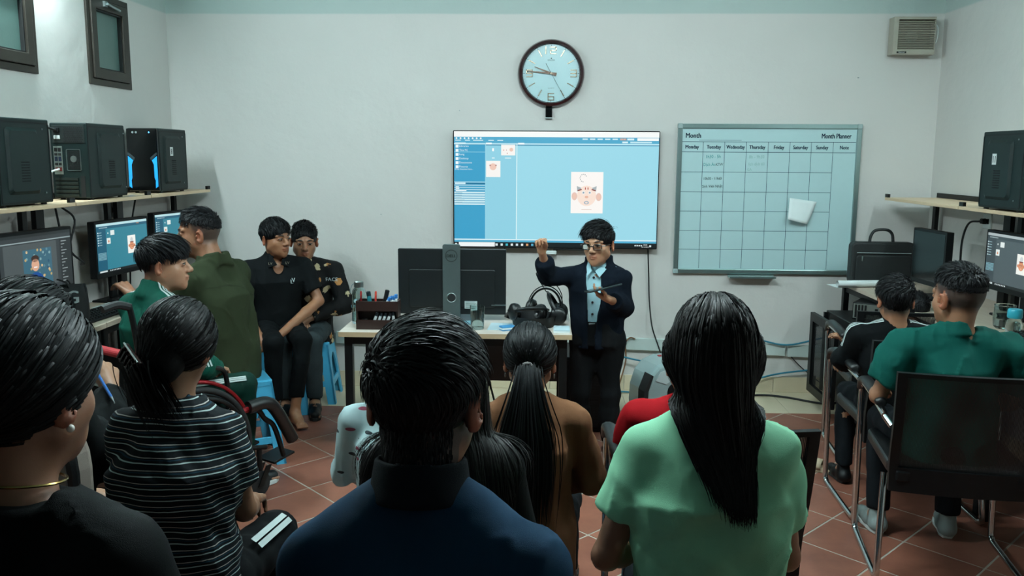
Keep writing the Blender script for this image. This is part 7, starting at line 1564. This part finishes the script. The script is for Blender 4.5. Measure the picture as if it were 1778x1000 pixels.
p.skin = lin('#94694f'); p.J['EL'] = p.J['SL']+A_((-.055, .03, -.20)); p.body(h=.0075, show=False); pr = p.torso(.026, -.16)+p.sleeve('R', 1.8, .058, .054, .046)+p.sleeve('L', 1.8, .058, .054, .046)+p.cut_neck(.06); p.clothe('pyjama_top', pr, DSH, .007, (.010, 24, 81)); p.trousers(DSH); p.shoes(BLACK, RUBBER)
p.short_hair(1600, .04, .015, 27, width=.004, cap_t=.012); make_stool('low blue plastic stool under the child in white patterned clothes', (p.org[0], p.org[1], 0), .1, h=round(p.seat, 3)-.012)

# ---------- child in red, hidden behind the woman in mint ----------
p = sit('child in red shirt sitting in front of the woman in mint', 1200, 575, 2.62, math.radians(0), .74, 'm', hs=1.1, lean=.06, sw=.15)
p.skin = lin('#94694f'); p.body(h=.0075, show=False); pr = p.torso(.03, -.14)+p.sleeve('R', .8, .058, .064)+p.sleeve('L', .8, .058, .064)+p.cut_neck(.06); p.clothe('red_shirt', pr, CL('red_cotton', '#9c0f18', .8), .009, (.007, 24, 91)); p.trousers(CL('dark_trousers', '#101418')); p.shoes(BLACK, RUBBER); p.short_hair(1400, .04, .015, 29, width=.004, cap_t=.012)

# ---------- boy in black with white shoulder stripes, in the mesh chair on the right ----------
p = sit('boy in black shirt with white shoulder stripes in chair on the right', 1558, 477, 3.80, math.radians(-5), .74, 'm', hs=1.16, lean=.0, sw=.155, kneew=.10)
p.skin = lin('#94694f'); p.head_rot(-.06, -.04, 0); w_ = L_(p, 1466, 622, 3.95); p.J['EL'] = p.J['SL']*.5+w_*.5+A_((-.035, -.03, -.05)); p.J['WL'] = w_; p.body(h=.0058, colf=stubble(-.05, 0), hands=dict(L=dict(fwd=(-.2, .8, -.4), palm=(.2, 0, -1), curl=.5)))
pr = p.torso(.024, -.13)+p.sleeve('R', 1.8, .056, .052, .042)+p.sleeve('L', 1.8, .056, .052, .042)+p.cut_neck(.06, -.004, tilt=0); fo = folds(.006, 24, 101); jk = p.clothe('shirt', pr, BLK, .007, (.006, 24, 101)); nk = p.J['neck']
for q, sg in (('R', 1), ('L', -1)):
    for i in (-1, 0, 1): band(p, pr+[fo], [nk+A_((sg*.055, -.01+.013*i, .0)), p.J['S'+q]*.55+nk*.45+A_((0, .013*i, .02)), p.J['S'+q]+A_((sg*.02, .013*i, .03)), p.J['S'+q]*.6+p.J['E'+q]*.4+A_((sg*.05, .013*i, 0))], [A_((0, -.5, 1)), A_((0, -.5, 1)), A_((sg*.7, -.4, .7)), A_((sg, -.2, .1))], .007, 'shoulder_stripe', WST, jk)
p.trousers(CL('dark_trousers', '#101418')); p.shoes(BLACK, RUBBER); p.short_hair(2600, .05, .022, 31, comb=(-.4, .3, .0), width=.0042, nseg=6, mess=.2, cap_t=.013, lift=.35, nape=-.055, front=.055, side_z=.0, fade=.0)

# ---------- child with grey jeans beyond, knee drawn up ----------
p = sit('child in black with grey jeans and one knee raised, beyond the boy in black', 1592, 506, 4.50, math.radians(-4), .66, 'm', hs=1.14, lean=.0, sw=.14, kneew=.10)
p.skin = lin('#94694f'); kn = L_(p, 1492, 588, 4.55); p.J['KL'] = kn; p.J['AL'] = A_((kn[0]-.0, kn[1]-.06, p.seat+.06)); p.J['FL'] = p.J['AL']+A_((-.02, .1, -.03)); w_ = L_(p, 1468, 592, 4.48); p.J['EL'] = (p.J['SL']+w_)*.5+A_((-.05, -.02, -.05)); p.J['WL'] = w_
p.body(h=.0065); pr = p.torso(.024, -.13)+p.sleeve('R', 1.8, .056, .05, .042)+p.sleeve('L', 1.8, .054, .05, .042)+p.cut_neck(.06); p.clothe('shirt', pr, BLK, .008, (.006, 24, 111)); p.trousers(CL('grey_denim', '#2c3436', .85, noise=.3), endr=.052); p.shoes(BLACK, RUBBER); p.short_hair(1400, .045, .02, 33, width=.0044, cap_t=.013)

# ---------- boy in teal T-shirt in the near mesh chair ----------
p = sit('boy in teal T-shirt with clipped hair in the right foreground chair', 1668, 457, 3.2, math.radians(-6), .84, 'm', hs=1.16, lean=.02, sw=.185, kneew=.14)
p.skin = lin('#94694f'); p.head_rot(.42, -.03, 0); p.J['EL'] = p.J['SL']+A_((-.07, .02, -.20)); p.J['WL'] = p.J['EL']+A_((.06, .2, -.02)); p.body(face=True, h=.0055, colf=stubble(-.02, 0, .05, amt=.9))
pr = p.torso(.034, -.13)+p.sleeve('R', .72, .064, .070)+p.sleeve('L', .72, .064, .070); nk = p.J['neck']; pr += [fc(nk+A_((0, -.01, -.03)), nk+A_((0, .005, .02)), .070, .064, .012), fc(nk+A_((0, .0, -.01)), nk+A_((0, .02, .1)), .053, .056, .004, 's')]
p.clothe('t_shirt', pr, CL('teal_jersey', '#074c43', .75, noise=.05), .0065, (.011, 22, 121))
p.trousers(CL('dark_trousers', '#101418')); p.shoes(mat('grey_trainer', '#7d8886', .7), WHITEP)
p.short_hair(3200, .05, .004, 35, comb=(.15, .55, .1), width=.0038, nseg=6, mess=.15, cap_t=.012, lift=.5, nape=.035, front=.058, side_z=.05, fade=.035)

# ---------- sandal on the floor ----------
sd = thing('sandal', 'cream slip-on sandal lying on the terracotta floor', 'sandal', tuple(P(1428, 818, Z=0)), math.radians(55)); ol = [(-.12, .015), (-.115, .03), (-.06, .036), (0, .034), (.06, .043), (.105, .038), (.125, .012)]; CRM = mat('cream_rubber', '#a8967c', .6, noise=.08)
MB().prism([(y, x) for x, y in ol]+[(-y, x) for x, y in ol[::-1]], 0, .022).build('sole', CRM, sd, bevel=.005)
st2 = MB(); rg = []
for y in np.linspace(.0, .10, 6): rg.append([(.042*math.cos(a), y, .02+(.042-.12*abs(y-.03)*.6)*math.sin(a)) for a in np.linspace(0, PI, 12)])
v_ = [q for r_ in rg for q in r_]; st2.add(v_, [(i*12+j, i*12+j+1, (i+1)*12+j+1, (i+1)*12+j) for i in range(5) for j in range(11)]); o = st2.build('strap', CRM, sd, smooth=True, angle=180); md = o.modifiers.new('thick', 'SOLIDIFY'); md.thickness = .004
